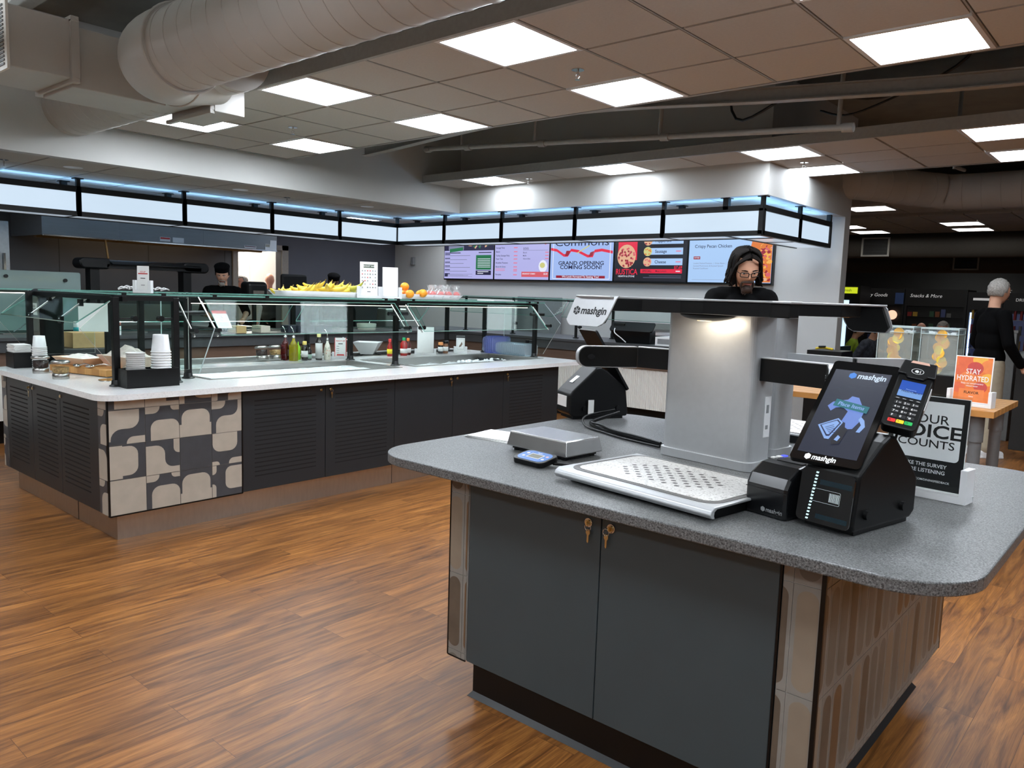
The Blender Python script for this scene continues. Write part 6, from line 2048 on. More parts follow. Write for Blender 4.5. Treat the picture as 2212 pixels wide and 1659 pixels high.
for i, (x, y, r) in enumerate(((-.05, .262, .05), (.035, .270, .045), (.09, .23, .05), (.01, .215, .048), (-.08, .20, .04), (.09, .15, .045), (-.03, .15, .05), (.05, .10, .04), (-.08, .09, .04))):
    P = [(min(max(x + r * math.cos(q * PI / 12), -cw + .005), cw - .005), min(max(y + r * .85 * math.sin(q * PI / 12), .007), .283)) for q in range(24)]
    g.flat(P, .0009 + i * .0001, pc[i % 4 if i != 1 else 1], G)
g.text('STAY', .046, M_PAPER, G @ Matrix.Translation((.0, .193, 0)), 'CENTER', .01, .0022, xs=.8)
g.text('HYDRATED', .046, M_PAPER, G @ Matrix.Translation((.0, .150, 0)), 'CENTER', .01, .0022, xs=.8)
g.text('Enjoy our complimentary', .013, M_PAPER, G @ Matrix.Translation((.0, .120, 0)), 'CENTER', .01, .0022)
g.text('infused water', .013, M_PAPER, G @ Matrix.Translation((.0, .104, 0)), 'CENTER', .01, .0022)
g.flat([(-.075, .02), (.075, .02), (.075, .085), (-.075, .085)], .0020, pc[2], G)
g.text('FLAVOR', .022, M_INK, G @ Matrix.Translation((.0, .062, 0)), 'CENTER', .02, .0026, xs=1.1)
g.text('Citrus', .011, M_PAPER, G @ Matrix.Translation((.0, .038, 0)), 'CENTER', .02, .0026)
g.build('print', t)

# ================================================================ serving line
t = thing('serving_counter', 'L shaped serving counter with dark top band, brown wood strip and white fluted front', 'counter', (-6, 8.2, 0))
mb = MB().box(-8.85, -3.9, 7.78, 8.7, .945, .975, M_DKCNT).box(-8.85, -7.93, -3, 7.78, .945, .975, M_DKCNT)
mb.box(-8.80, -3.92, 7.80, 8.68, .84, .945, M_DKCNT).box(-8.80, -7.95, -3, 7.80, .84, .945, M_DKCNT)
mb.build('counter_top', t)
MB().box(-8.75, -3.95, 7.83, 8.65, .69, .84, M_BROWN).box(-8.75, -7.98, -3, 7.83, .69, .84, M_BROWN).build('wood_band', t)
mb = MB().box(-8.7, -4.0, 7.86, 8.6, .22, .69, M_WHITE).box(-8.7, -8.01, -3, 7.86, .22, .69, M_WHITE)
for i in range(150):
    x = -7.99 + i * .0267
    mb.cyl((x, 7.86, .22), (x, 7.86, .69), .010, M_WHITE, 6, caps=False)
mb.build('fluted_front', t)
MB().box(-8.6, -4.1, 7.95, 8.5, 0, .22, M_BLACK).box(-8.6, -8.1, -3, 7.95, 0, .22, M_BLACK).build('toe_kick', t)
for (x0, x1, y0, y1, lb) in ((-7.6, -6.1, 7.9, 8.5, 'row'), (-5.6, -4.6, 7.9, 8.5, '')):
    pass
tag(MB().box(-5.68, -4.3, 8.49, 8.67, .975, 1.045, mat('grey_box_panel', (98, 104, 106), .5)).build('service_box', bevel=.003), 'low dark grey box on the back counter, left of the silver column', 'box')
t = thing('drop_in_well', 'stainless hot food well lid propped on the back counter', 'food well', (-5.0, 8.5, 1.0))
mb = MB().box(-5.55, -4.05, 8.55, 8.67, 1.045, 1.05, M_STEEL)
mb.add([(-5.42, 8.40, 1.06), (-4.1, 8.40, 1.06), (-4.1, 8.66, 1.13), (-5.52, 8.66, 1.13), (-5.42, 8.62, 1.05), (-4.1, 8.62, 1.05), (-4.1, 8.68, 1.20), (-5.55, 8.68, 1.20)], [(0, 1, 2, 3), (4, 7, 6, 5), (3, 2, 6, 7), (0, 4, 5, 1), (0, 3, 7, 4), (1, 5, 6, 2)], M_STEEL)
mb.build('steel_shield', t)
t = thing('till', 'black tilted till screen with a cable on the back counter, left of the silver column', 'till', (-5.0, 8.0, .975), R(10))
T = t.matrix_basis
MB(T).add([(-.2, -.1, 0), (.22, -.1, 0), (.22, .12, 0), (-.2, .12, 0), (-.25, -.16, .15), (.25, -.16, .15), (.22, .1, .15), (-.22, .1, .15)], [(3, 2, 1, 0), (0, 1, 5, 4), (1, 2, 6, 5), (2, 3, 7, 6), (3, 0, 4, 7), (4, 5, 6, 7)], M_BPLA).build('base', t, bevel=.008)
MB(T).prism(rrect(-.27, .27, -.03, .12, .02, 4), -.02, .0, M_BPLA, frame((0, -.13, .17), (1, 0, 0), (0, .75, .66))).build('tilted_screen', t)
MB(T).box(-.24, -.10, -.1, 0, .15, .235, M_BPLA).build('card_unit', t, bevel=.01)
MB(T).tube([(-.2, -.14, .17), (-.18, -.19, .12), (-.10, -.18, .06), (-.05, -.15, .01)], .006, M_PLASW, 8, sub=4).build('white_cable', t)
tag(MB(Matrix.Translation((-4.42, 7.93, .976))).box(-.2, .25, -.1, .25, 0, .10, M_PLASW).box(-.17, .22, -.102, -.1, .02, .08, M_GREYINK).build('white_scale', bevel=.012), 'white boxy appliance beside the black till', 'appliance')
M_G2 = M_GLASS
t = thing('sneeze_guard', 'tall glass guard on thin black posts over the back serving counter', 'sneeze guard', (-6.2, 8.1, .975), 0)
for x in (-7.9, -7.0, -5.93, -5.62, -4.55):
    MB().cyl((x, 8.08 if x != -5.62 else 8.45, .975), (x, 8.08 if x != -5.62 else 8.45, 1.46), .019, M_BLACK, 12).cyl((x, 8.08 if x != -5.62 else 8.45, .975), (x, 8.08 if x != -5.62 else 8.45, .985), .04, M_BLACK, 14).build('post', t)
for x in (-5.93, -7.0, -4.55):
    MB().cyl((x, 8.08, 1.12), (x + .10, 8.02, 1.12), .008, M_BLACK, 8).cyl((x + .09, 8.02, 1.12), (x + .12, 8.02, 1.12), .02, M_BLACK, 10).build('standoff', t)
for a, b in ((-8.0, -6.05), (-6.0, -4.3)):
    pane([(a, 7.98, 1.46), (b, 7.98, 1.46), (b, 8.50, 1.46), (a, 8.50, 1.46)], .010, t, 'top_shelf')
    pane([(a, 7.86, 1.24), (b - .1, 7.86, 1.24), (b, 7.93, 1.30), (b, 8.03, 1.44), (a, 8.03, 1.44)], .008, t)
MB().box(-8, -4.3, 8.06, 8.10, 1.435, 1.455, M_BLACK).build('top_rail', t)
t = thing('sneeze_guard', 'glass guard on black posts along the left serving counter', 'sneeze guard', (-8.3, 4, .975), 0)
for y in (2.0, 3.2, 4.6, 5.9, 7.2):
    MB().cyl((-8.35, y, .975), (-8.35, y, 1.40), .019, M_BLACK, 12).cyl((-8.35, y, .975), (-8.35, y, .985), .04, M_BLACK, 14).build('post', t)
pane([(-8.02, 1.6, 1.02), (-8.02, 7.4, 1.02), (-8.32, 7.4, 1.40), (-8.32, 1.6, 1.40)], .008, t)
pane([(-8.6, 1.6, 1.40), (-8.2, 1.6, 1.40), (-8.2, 7.5, 1.40), (-8.6, 7.5, 1.40)], .008, t, 'top_shelf')
MB().box(-8.37, -8.33, 1.6, 7.5, 1.375, 1.395, M_BLACK).box(-8.3, -8.27, 1.8, 7.3, 1.368, 1.374, emis('guard_light_bar', (255, 244, 232), 4.0)).build('light_bar', t)
# warning card on the left guard
F = frame((-8.02, 4.55, 1.06), (0, 1, 0), (-.45, 0, .9))
F = frame((-8.005, 4.33, 1.035), (0, 1, 0), (-.30, 0, .38))
g = MB(F).box(0, .17, 0, .235, 0, .002, M_PAPER).box(0, .17, .195, .235, .002, .0026, M_REDINK)
for (x, y) in ((.05, .155), (.11, .155), (.05, .105), (.11, .105)):
    g.cyl((x, y, .002), (x, y, .0028), .020, M_REDINK, 16).cyl((x, y, .0028), (x, y, .0032), .014, M_PAPER, 16).bc((x, y, .0034), (.012, .008, .0006), M_REDINK)
for i in range(5):
    g.box(.02, .15, .02 + i * .012, .024 + i * .012, .002, .0026, M_GREYINK)
tag(g.build('warning_card'), 'white card with a red header and four red round symbols on the left guard', 'sign')
for k, (y, s, m, lb) in enumerate(((2.5, .30, mat('kraft_box', (190, 160, 110), .6), 'kraft cardboard box behind the left cup stack'), (4.55, .12, mat('kraft_box'), 'small kraft box under the guard, right of the red card'), (4.85, .12, mat('pale_box', (206, 196, 180), .6), 'pale small food tub under the left guard'))):
    tag(MB().box(-8.2 + (1.0 if k == 0 else 0), -8.0 + (1.0 if k == 0 else 0), y, y + s, .976 if k else .94, (.976 if k else .94) + (.13 if k == 0 else .08), m).build('cardboard_box', bevel=.004), lb, 'box')
tag(MB().box(-7.3, -6.95, 2.36, 2.86, 0, .939, M_DKCNT).build('side_counter', bevel=.004), 'dark side counter carrying the kraft box behind the salad bar', 'counter')
# spray bottles / canisters on the left counter
for k, (y, c, lb) in enumerate(((2.95, (40, 150, 160), 'white tub with a teal label behind the food boats'), (3.30, (150, 100, 90), 'tall white can with a brown top behind the cup holder'))):
    t = thing('tub', lb, 'tub', (-8.1, y, .976))
    MB(t.matrix_basis).lathe([(.045, 0), (.045, .13), (.04, .135), (.001, .135)], M_PLASW, n=20).build('body', t)
    MB(t.matrix_basis).lathe([(.0455, .03), (.0458, .03), (.0458, .08), (.0455, .08)] if k == 0 else [(.0455, .09), (.0458, .09), (.0458, .135), (.0455, .135)], mat('label_' + str(k), c, .5), n=20).build('label', t)
for k in range(6):
    t = thing('food_pan', 'stainless food pan insert in the left serving counter under the guard', 'food pan', (-8.56, 2.4 + k * .85, .976), 0, 'food pans in the serving counter')
    mb = MB(t.matrix_basis).box(-.25, .15, 0, .5, 0, .012, M_STEEL).box(-.22, .12, .03, .47, .012, .014, M_SLOT)
    mb.build('rim', t)
    MB(t.matrix_basis).tube([(.1, .1, .02), (.0, .2, .06), (-.05, .25, .09)], .006, M_CHROME, 6).build('spoon', t)
for k in range(5):
    tag(MB().box(-8.15, -7.98, 5.2 + k * .13, 5.3 + k * .13, .976, 1.06, mat('dark_tub', (50, 54, 64), .3)).build('condiment_bin', bevel=.004), 'dark open bin in the row under the left guard', 'bin', 'dark bins in a row')
t = thing('bowl_stack_base', 'stack of pale ceramic bowls on the back left of the serving counter', 'bowls', (-8.3, 6.6, .976))
MB(t.matrix_basis).lathe([(.12, 0), (.13, .08), (.12, .085), (.001, .085)], mat('pale_bowl', (186, 184, 172), .3), n=24).build('bowl', t)
t['label'] = 'wide pale ceramic pot on the left counter near the corner'
t['category'] = 'pot'
t.name = 'ceramic_pot'
tag(MB().box(-8.83, -8.63, 7.2, 7.6, .976, 1.25, M_STEEL).build('steel_warmer', bevel=.02), 'boxy stainless warmer at the inner corner of the serving counter', 'warmer')
for k, y in enumerate((3.0,)):
    rg = random.Random(9)
    for i in range(8):
        tag(MB(Matrix.Translation((-8.2 + rg.uniform(-.04, .04), 3.4 + i * .06, 1.42 + rg.uniform(0, .02)))).tube([(0, -.03, 0), (.03, .02, .02), (0, .06, .01), (-.03, .02, .03), (0, -.03, .01)], .006, M_PLASW, 6, sub=4).build('plastic_utensil'), 'white plastic utensil in the tangled pile on the left guard', 'utensil', 'plastic utensils pile')
# heat lamp bridge
t = thing('heat_lamp', 'black arched heat lamp bridge on the left serving line', 'heat lamp', (-9.5, 4.3, .975))
mb = MB()
mb.box(-9.62, -9.38, 3.74, 4.86, 1.655, 1.70, M_BLACK)
n = 14
P = [(-9.68 + .36 * i / n, 1.70 + .055 * math.sin(PI * i / n)) for i in range(n + 1)]
mb.add([(x, 3.78, z) for x, z in P] + [(x, 4.84, z) for x, z in P], [(i, i + 1, n + 2 + i, n + 1 + i) for i in range(n)] + [tuple(range(n + 1)), tuple(range(n + 1, 2 * n + 2))[::-1]], M_BGLOSS, True)
mb.build('hood', t)
for y in (3.62, 4.80):
    MB(frame((-9.5, y, 1.66), (0, 1, 0), (0, 0, 1))).prism(rrect(-.17, .17, -.02, .105, .06, 6), -.12, .12, M_BPLA).build('end_cap', t, bevel=.02)
for y in (3.62, 4.70):
    MB().box(-9.56, -9.42, y - .05, y + .05, .976, 1.655, M_BLACK).build('leg', t)
MB().box(-9.7, -9.15, 3.3, 4.90, 1.34, 1.37, M_BLACK).build('shelf', t)
MB().box(-9.85, -9.12, 3.3, 4.90, 0, .975, M_DKCNT).build('base_cabinet', t)
rg = random.Random(2)
mb = MB()
for i in range(70):
    mb.bc((-9.25 + rg.uniform(-.05, .05), 3.9 + i * .014, 1.385 + rg.uniform(0, .012)), (.03, .02, .012), M_PLASW)
tag(mb.build('white_rolls'), 'row of tiny white wrapped pieces on the heat lamp shelf', 'wraps', kind='stuff')
# frosted screen at left
t = thing('glass_screen', 'frosted glass screen with round black studs at the left picture edge', 'screen', (-8.9, 2.4, .975))
F = frame((-8.9, 0, 0), (0, 1, 0), (0, 0, 1))
MB(F).prism(rrect(.6, 3.27, .98, 1.585, .02, 4), 0, .010, M_FROST, side=M_GEDGW).build('glass_pane', t)
for (y, z) in ((2.58, 1.525), (3.12, 1.50), (1.9, 1.53)):
    MB().cyl((-8.90, y, z), (-8.87, y, z), .018, M_BLACK, 18).build('stud', t)
MB().box(-8.93, -8.87, .6, 3.27, .9755, .985, M_BLACK).build('channel', t)
# paper towel boxes and menu rack on the counter
t = thing('black_dispenser', 'small black dispenser standing on the glass line beside the doorway', 'dispenser', (-8.6, 5.08, 0))
t.matrix_basis = Matrix.Translation((-8.95, 5.33, 0))
MB(t.matrix_basis).box(-.11, .11, -.14, .14, 1.36, 1.56, M_BPLA).build('housing', t, bevel=.05, seg=4)
MB(t.matrix_basis).box(.105, .113, -.075, .075, 1.37, 1.45, mat('smoky_window')).build('window', t)
MB(t.matrix_basis).box(-.02, .02, -.02, .02, .975, 1.36, M_BLACK).build('pole', t)
t = thing('black_monitor', 'black monitor back behind the bananas', 'monitor', (-9.2, 6.1, 0))
MB().box(-9.24, -9.18, 5.88, 6.28, 1.36, 1.68, M_BPLA).build('screen_back', t, bevel=.03, seg=3)
MB().box(-9.25, -9.21, 6.05, 6.11, .0, 1.38, M_BLACK).build('stand', t)
tag(MB().box(-7.9, -7.55, 9.2, 9.9, 0, 1.48, M_GREYINK).build('steel_rack_unit', bevel=.01), 'grey unit at the back wall behind the fruit tray', 'cabinet')

# ================================================================ kitchen
t = thing('exhaust_hood', 'long stainless steel exhaust hood over the cooking line', 'exhaust hood', (-11.1, 5.1, 2.05))
M_HOOD = mat('hood_steel', (128, 129, 130), .4, metal=.35, noise=.05, scale=5, stretch=(1, 1, 8))
MB().box(-10.62, -10.60, 3.48, 6.70, 2.045, 2.60, M_HOOD).box(-11.72, -10.62, 3.48, 3.50, 2.045, 2.60, M_HOOD).box(-11.72, -10.62, 6.68, 6.70, 2.045, 2.60, M_HOOD).box(-11.72, -10.62, 3.5, 6.68, 2.3, 2.32, M_HOOD).build('canopy', t)
MB().box(-10.605, -10.59, 3.48, 6.70, 2.035, 2.05, M_CHROME).box(-10.61, -10.598, 4.39, 4.45, 2.05, 2.6, M_HOOD).box(-10.61, -10.598, 5.53, 5.57, 2.05, 2.6, M_HOOD).build('seams', t)
for (a, b, c, d, m, lb) in ((4.915, 5.055, 2.07, 2.125, M_REDINK, 1), (5.09, 5.245, 2.06, 2.13, M_PLASW, 0), (6.16, 6.35, 2.06, 2.095, mat('maroon_ink', (90, 40, 56), .5), 1), (6.50, 6.58, 2.05, 2.14, mat('tan_card', (150, 144, 130), .5), 0), (6.58, 6.69, 2.05, 2.20, M_PLASW, 0)):
    MB().box(-10.60, -10.596, a, b, c, d, M_PLASW).box(-10.5965, -10.595, a + .005, b - .005, (c + d) / 2, d - .005, m).build('sign_plate', t)
l = bpy.data.lights.new('hood_lamp', 'AREA')
l.size, l.size_y, l.shape = .4, 2.2, 'RECTANGLE'
l.energy = 5
l.color = (1, .72, .42)
o = bpy.data.objects.new('hood_light', l)
o.location = (-11.2, 5.1, 2.28)
COL.objects.link(o)
o.parent = t
o.matrix_parent_inverse = t.matrix_basis.inverted()
MB().box(-10.95, -10.85, 3.5, 6.6, 2.02, 2.10, mat('hood_trough', (150, 110, 60), .4, metal=.6)).build('grease_trough', t)
(MB().cyl((-10.7, 4.25, 2.04), (-10.7, 4.28, 1.80), .014, mat('copper_pipe', (170, 130, 80), .4, metal=.7), 10).cyl((-10.7, 4.28, 1.80), (-10.7, 4.28, 1.75), .018, M_BLACK, 10).build('fire_nozzle', t))
tag(MB().box(-11.4, -10.7, 3.6, 6.4, 0, .9, M_STEEL).box(-11.45, -11.35, 3.6, 6.4, .9, 1.2, M_STEEL).build('cooking_range', bevel=.006), 'stainless cooking line under the exhaust hood', 'range')
t = thing('steel_cabinet', 'tall stainless cabinet with dark slots at the left picture edge', 'cabinet', (-10, 2.6, 0))
mb = MB().box(-10.4, -10.0, 1.6, 2.95, 0, 2.13, mat('dull_steel', (140, 142, 142), .4, metal=.7))
for i in range(4):
    mb.box(-10.0, -9.995, 1.7, 2.83, 2.07 - i * .07, 2.095 - i * .07, M_SLOT)
mb.build('body', t)
MB().box(-10.0, -9.985, 1.6, 2.86, .6, 1.80, M_HOOD).box(-9.985, -9.96, 2.88, 2.9, 1.55, 1.78, M_CHROME).build('door', t)
tag(MB().box(-11.70, -11.55, 8.6, 9.95, 0.0, 1.45, mat('shelf_dark', (40, 42, 46), .5)).build('wire_shelf', bevel=.004), 'dark shelving against the slate wall behind the cards', 'shelf')
add_point((-12.9, 7.6, 2.5), 260, .3, (1, .93, .84))

# ================================================================ dining area
M_VB = mat('kiosk_black', (7, 7, 8), .5)


def market(name, label, x0, x1, text, ty, kind, top=1.835, y=15.3):
    t = thing(name, label, 'market kiosk', ((x0 + x1) / 2, y, 0))
    W = x1 - x0
    mb = MB()
    mb.box(x0, x1, y + .05, y + .7, 0, top, M_VB).box(x0, x1, y, y + .05, top - .30, top, M_VB).box(x0, x0 + .04, y, y + .05, 0, top - .3, M_VB).box(x1 - .04, x1, y, y + .05, 0, top - .3, M_VB).box(x0, x1, y, y + .05, 0, .2, M_VB)
    mb.build('cabinet', t)
    F = frame((x0, y - .002, 0), (1, 0, 0), (0, 0, 1))
    g = MB()
    g.text(text, .085 if ty else .07, mat('faint_glow_white', (225, 225, 225), .6, emit=.3), F @ Matrix.Translation((.08 if ty else W / 2, top - .12, 0)), 'LEFT' if ty else 'CENTER', .0, .001, shear=.25 if ty else 0)  # faint emission put into this white so the lettering reads
    g.build('lettering', t)
    rg = random.Random(int(abs(x0) * 10))
    for s in range(5):
        z = .35 + s * .25
        mb = MB().box(x0 + .05, x1 - .05, y + .01, y + .05, z - .01, z, M_GREYINK if kind else M_VB)
        mb.build('shelf', t)
        n = int((W - .1) / .09)
        for i in range(n):
            c = rg.choice([(120, 30, 30), (150, 120, 40), (60, 70, 110), (90, 90, 90), (40, 70, 50), (110, 60, 30)])
            m = mat('pack_%d_%d_%d' % c, c, .4)
            if kind:
                MB().cyl((x0 + .09 + i * .09, y + .03, z), (x0 + .09 + i * .09, y + .03, z + .15), .022, m, 8).build('bottle', t)
            elif rg.random() < .75:
                MB().box(x0 + .06 + i * .09, x0 + .13 + i * .09, y + .012, y + .045, z, z + rg.uniform(.07, .15), m).build('packet', t)
    if kind:
        MB().box(x0 + .05, x0 + .07, y + .01, y + .05, .25, top - .35, emis('cooler_light', (170, 200, 255), 3.0)).box(x0 + .08, x1 - .05, y + .045, y + .05, .25, top - .35, emis('cooler_back', (30, 36, 60), 1.0)).build('cooler_lamp', t)
    return t


market('market_shelf', 'black market kiosk lettered Dry Goods in the dim dining area', -4.71, -3.95, 'Dry Goods', 1, 0)
market('market_shelf', 'black market kiosk lettered Snacks & More with dim packets', -3.94, -2.95, 'Snacks & More', 1, 0)
market('drink_cooler', 'black drinks cooler with a pale plate on its header, left of the DRINKS one', -2.94, -2.42, ' ', 0, 1, 1.80)
market('drink_cooler', 'black drinks cooler lettered DRINKS, beside the grey haired man', -2.41, -1.83, 'DRINKS', 0, 1, 1.80)
market('drink_cooler', 'lit drinks cooler with rows of bottles right of the grey haired man', -1.82, -1.2, 'DRINKS', 0, 1, 1.80)
tag(MB().box(-2.86, -2.5, 15.29, 15.298, 1.66, 1.70, mat('faint_glow_white')).build('header_plate'), 'pale pointed plate on the black cooler header', 'sign')
t = thing('exit_cooler', 'cooler with a glowing yellow green header at the wall end', 'cooler', (-4.9, 14.6, 0))
MB().box(-5.2, -4.50, 14.6, 15.2, 0, 1.86, M_VB).build('cabinet', t)
MB().box(-5.1, -4.55, 14.58, 14.6, 1.72, 1.83, emis('lime_header', (206, 220, 40), 1.0)).text('Fresh', .07, mat('dark_green_ink'), frame((-4.72, 14.575, 1.775), (1, 0, 0), (0, 0, 1)), 'CENTER', 0, .001).build('header', t)
MB().box(-4.80, -4.70, 14.585, 14.6, .6, 1.35, emis('cool_white_light', (190, 225, 255), 1.6)).box(-4.80, -4.68, 14.585, 14.6, 1.50, 1.60, emis('cool_white_light')).build('light_strip', t)
tag(MB().cyl((-4.13, 15.28, 1.36), (-4.13, 15.295, 1.36), .085, emis('round_sign', (246, 190, 160), 1.4), 24).build('round_sign'), 'small glowing round orange sign on the Dry Goods kiosk', 'sign')
tag(MB().box(-4.1, -3.96, 15.285, 15.296, 1.56, 1.76, mat('blue_card', (40, 60, 100), .5, emit=.1)).build('blue_poster'), 'small blue poster on the Dry Goods kiosk', 'poster')
M_TEAL = mat('dark_teal', (14, 50, 52), .6)
M_GT = mat('grey_tabletop', (120, 124, 124), .4)
for k, (x, y) in enumerate(((-2.9, 12.45), (-1.0, 14.0), (-.6, 11.6))):
    t = thing('dining_table', ('dining table behind the two water dispensers, with seated people', 'dining table farthest back, in front of the drinks coolers', 'dining table at the right picture edge')[k], 'table', (x, y, 0), 0, 'dining tables')
    MB(t.matrix_basis).box(-.55, .55, -.4, .4, .72, .75, M_GT).build('tabletop', t, bevel=.004)
    MB(t.matrix_basis).cyl((0, 0, .02), (0, 0, .72), .04, M_BLACK, 12).cyl((0, 0, 0), (0, 0, .02), .26, M_BLACK, 20).build('pedestal', t)
    for s in (-1, 1):
        b = thing('dining_chair', ('dark teal chair on the %s side of the %s dining table') % ('left' if s < 0 else 'right', ('left', 'middle', 'right')[k]), 'chair', (x + s * .88, y, 0), 0, 'teal dining chairs')
        T = b.matrix_basis
        MB(T).box(-.22, .22, -.22, .22, .42, .46, M_TEAL).build('seat', b, bevel=.01)
        MB(T).box(s * .22 - .02, s * .22 + .02, -.22, .22, .50, .88, M_TEAL).box(s * .22 - .015, s * .22 + .015, -.21, -.18, .42, .88, M_BLACK).box(s * .22 - .015, s * .22 + .015, .18, .21, .42, .88, M_BLACK).build('backrest', b)
        for a in (-.19, .19):
            for c in (-.19, .19):
                MB(T).box(a - .012, a + .012, c - .012, c + .012, 0, .42, M_BLACK).build('leg', b)
t = thing('planter_post', 'grey square bin beside the grey haired man', 'bin', (-1.55, 10.6, 0))
MB().box(-1.66, -1.49, 10.5, 10.7, 0, 1.25, mat('bin_grey', (120, 120, 118), .5)).build('body', t, bevel=.006)
MB().box(-1.67, -1.48, 10.49, 10.71, 1.25, 1.28, mat('bin_grey')).build('rim', t)
t.name = 'waste_bin'
tag(MB().box(-1.38, -.3, 9.9, 10.5, 0, 1.0, mat('counter_body', (40, 38, 36), .6)).box(-1.42, -.3, 9.85, 10.55, 1.0, 1.05, M_GT).build('bar_counter', bevel=.004), 'dark counter with a pale top at the right picture edge', 'counter')
t = thing('host_stand', 'small black stand against the wall end carrying yellow tools', 'stand', (-3.5, 9.5, 0))
MB().box(-3.42, -3.02, 9.3, 9.7, 0, .965, M_BLACK).build('cabinet', t, bevel=.004)
tag(MB().tube([(-3.36, 9.42, .98), (-3.28, 9.42, .995), (-3.16, 9.42, .983)], .014, mat('yellow_tool', (220, 190, 40), .4), 8, sub=3).tube([(-3.32, 9.40, 1.005), (-3.24, 9.40, 1.011)], .012, M_BLACK, 8).build('cutter_tool'), 'yellow and black cutter tool on the small black stand', 'tool')
for k, (x, y) in enumerate(((2.6, 8.5), (3.5, 12.0))):
    add_point((x, y, 2.2), 4, .5)  # bare point lights with no fixture

# ================================================================ people
def sph(mb, c, r, m, n=14, k=9):
    mb.ell(c, (r, r, r) if not isinstance(r, (tuple, list)) else r, m, n, k)


def caps(mb, pts, rs, m, n=12):
    """Chain of tapered limbs with a ball at each joint."""
    for i in range(len(pts) - 1):
        mb.cyl(pts[i], pts[i + 1], rs[i], m, n, rs[i + 1])
    for p, r in zip(pts, rs):
        sph(mb, p, r, m, n, 8)


def remesh(o, vox, sm=3):
    md = o.modifiers.new('r', 'REMESH')
    md.mode = 'VOXEL'
    md.voxel_size = vox
    md.use_smooth_shade = True
    s = o.modifiers.new('s', 'SMOOTH')
    s.iterations = sm
    s.factor = .5
    dg = bpy.context.evaluated_depsgraph_get()
    me = bpy.data.meshes.new_from_object(o.evaluated_get(dg))
    o.modifiers.clear()
    mats = list(o.data.materials)
    o.data = me
    if not me.materials:
        for x in mats:
            me.materials.append(x)
    me.polygons.foreach_set('use_smooth', [True] * len(me.polygons))


def head_verts(H):
    """Face surface in head space: x right, -y forward, z up; origin at head centre."""
    n, k = 40, 30
    vs, fs = [], []
    for j in range(k + 1):
        t = -PI / 2 + PI * j / k
        for i in range(n):
            a = 2 * PI * i / n
            d = Vector((math.cos(t) * math.cos(a), math.cos(t) * math.sin(a), math.sin(t)))
            p = Vector((d.x * .076, d.y * .096, d.z * .118))
            if p.z < 0:
                q = min(1, -p.z / .118)
                p.x *= 1 - .30 * q * q
                p.y = p.y * (1 - .22 * q) - .010 * q
            if p.y < 0:
                def G(cx, cz, sx, sz):
                    return math.exp(-((p.x - cx) / sx) ** 2 - ((p.z - cz) / sz) ** 2)
                f = 0
                f += .020 * G(0, -.022, .011, .020) + .012 * G(0, -.002, .008, .022)
                f += .005 * G(0, .028, .05, .009)
                f -= .010 * G(.031, .008, .015, .012) + .010 * G(-.031, .008, .015, .012)
                f += .006 * G(0, -.056, .022, .008) + .003 * G(0, -.067, .018, .006)
                f += .010 * G(0, -.096, .022, .016)
                f += .005 * G(.042, -.022, .016, .016) + .005 * G(-.042, -.022, .016, .016)
                p.y -= f
            vs.append(p)
    for j in range(k):
        for i in range(n):
            fs.append((j * n + i, j * n + (i + 1) % n, (j + 1) * n + (i + 1) % n, (j + 1) * n + i))
    return vs, fs


def hair_cap(mb, hair, rg, zl):
    nn, kk = 44, 30
    vs, fs = [], []
    for j in range(kk + 1):
        th = -PI / 2 + PI * j / kk
        for i in range(nn):
            a = 2 * PI * i / nn
            d = Vector((math.cos(th) * math.cos(a), math.cos(th) * math.sin(a), math.sin(th)))
            q = 1 + .05 * math.sin(d.x * 31 + d.z * 17) * math.sin(d.y * 23 + 2 * d.z) + rg.uniform(-.012, .012)
            p = Vector((d.x * .087 * q, d.y * .104 * q + .012, d.z * .112 * q + .018))
            face = p.y < -.030 and p.z < zl + .02 * abs(d.x)
            low = p.z < -.055 - .0 * d.y or (abs(p.x) > .06 and p.y < .012 and p.z < -.012)
            if face or low:
                p = Vector((p.x * .72, p.y * .72, p.z * .80))
            vs.append(p)
    for j in range(kk):
        for i in range(nn):
            fs.append((j * nn + i, j * nn + (i + 1) % nn, (j + 1) * nn + (i + 1) % nn, (j + 1) * nn + i))
    mb.add(vs, fs, hair, True)


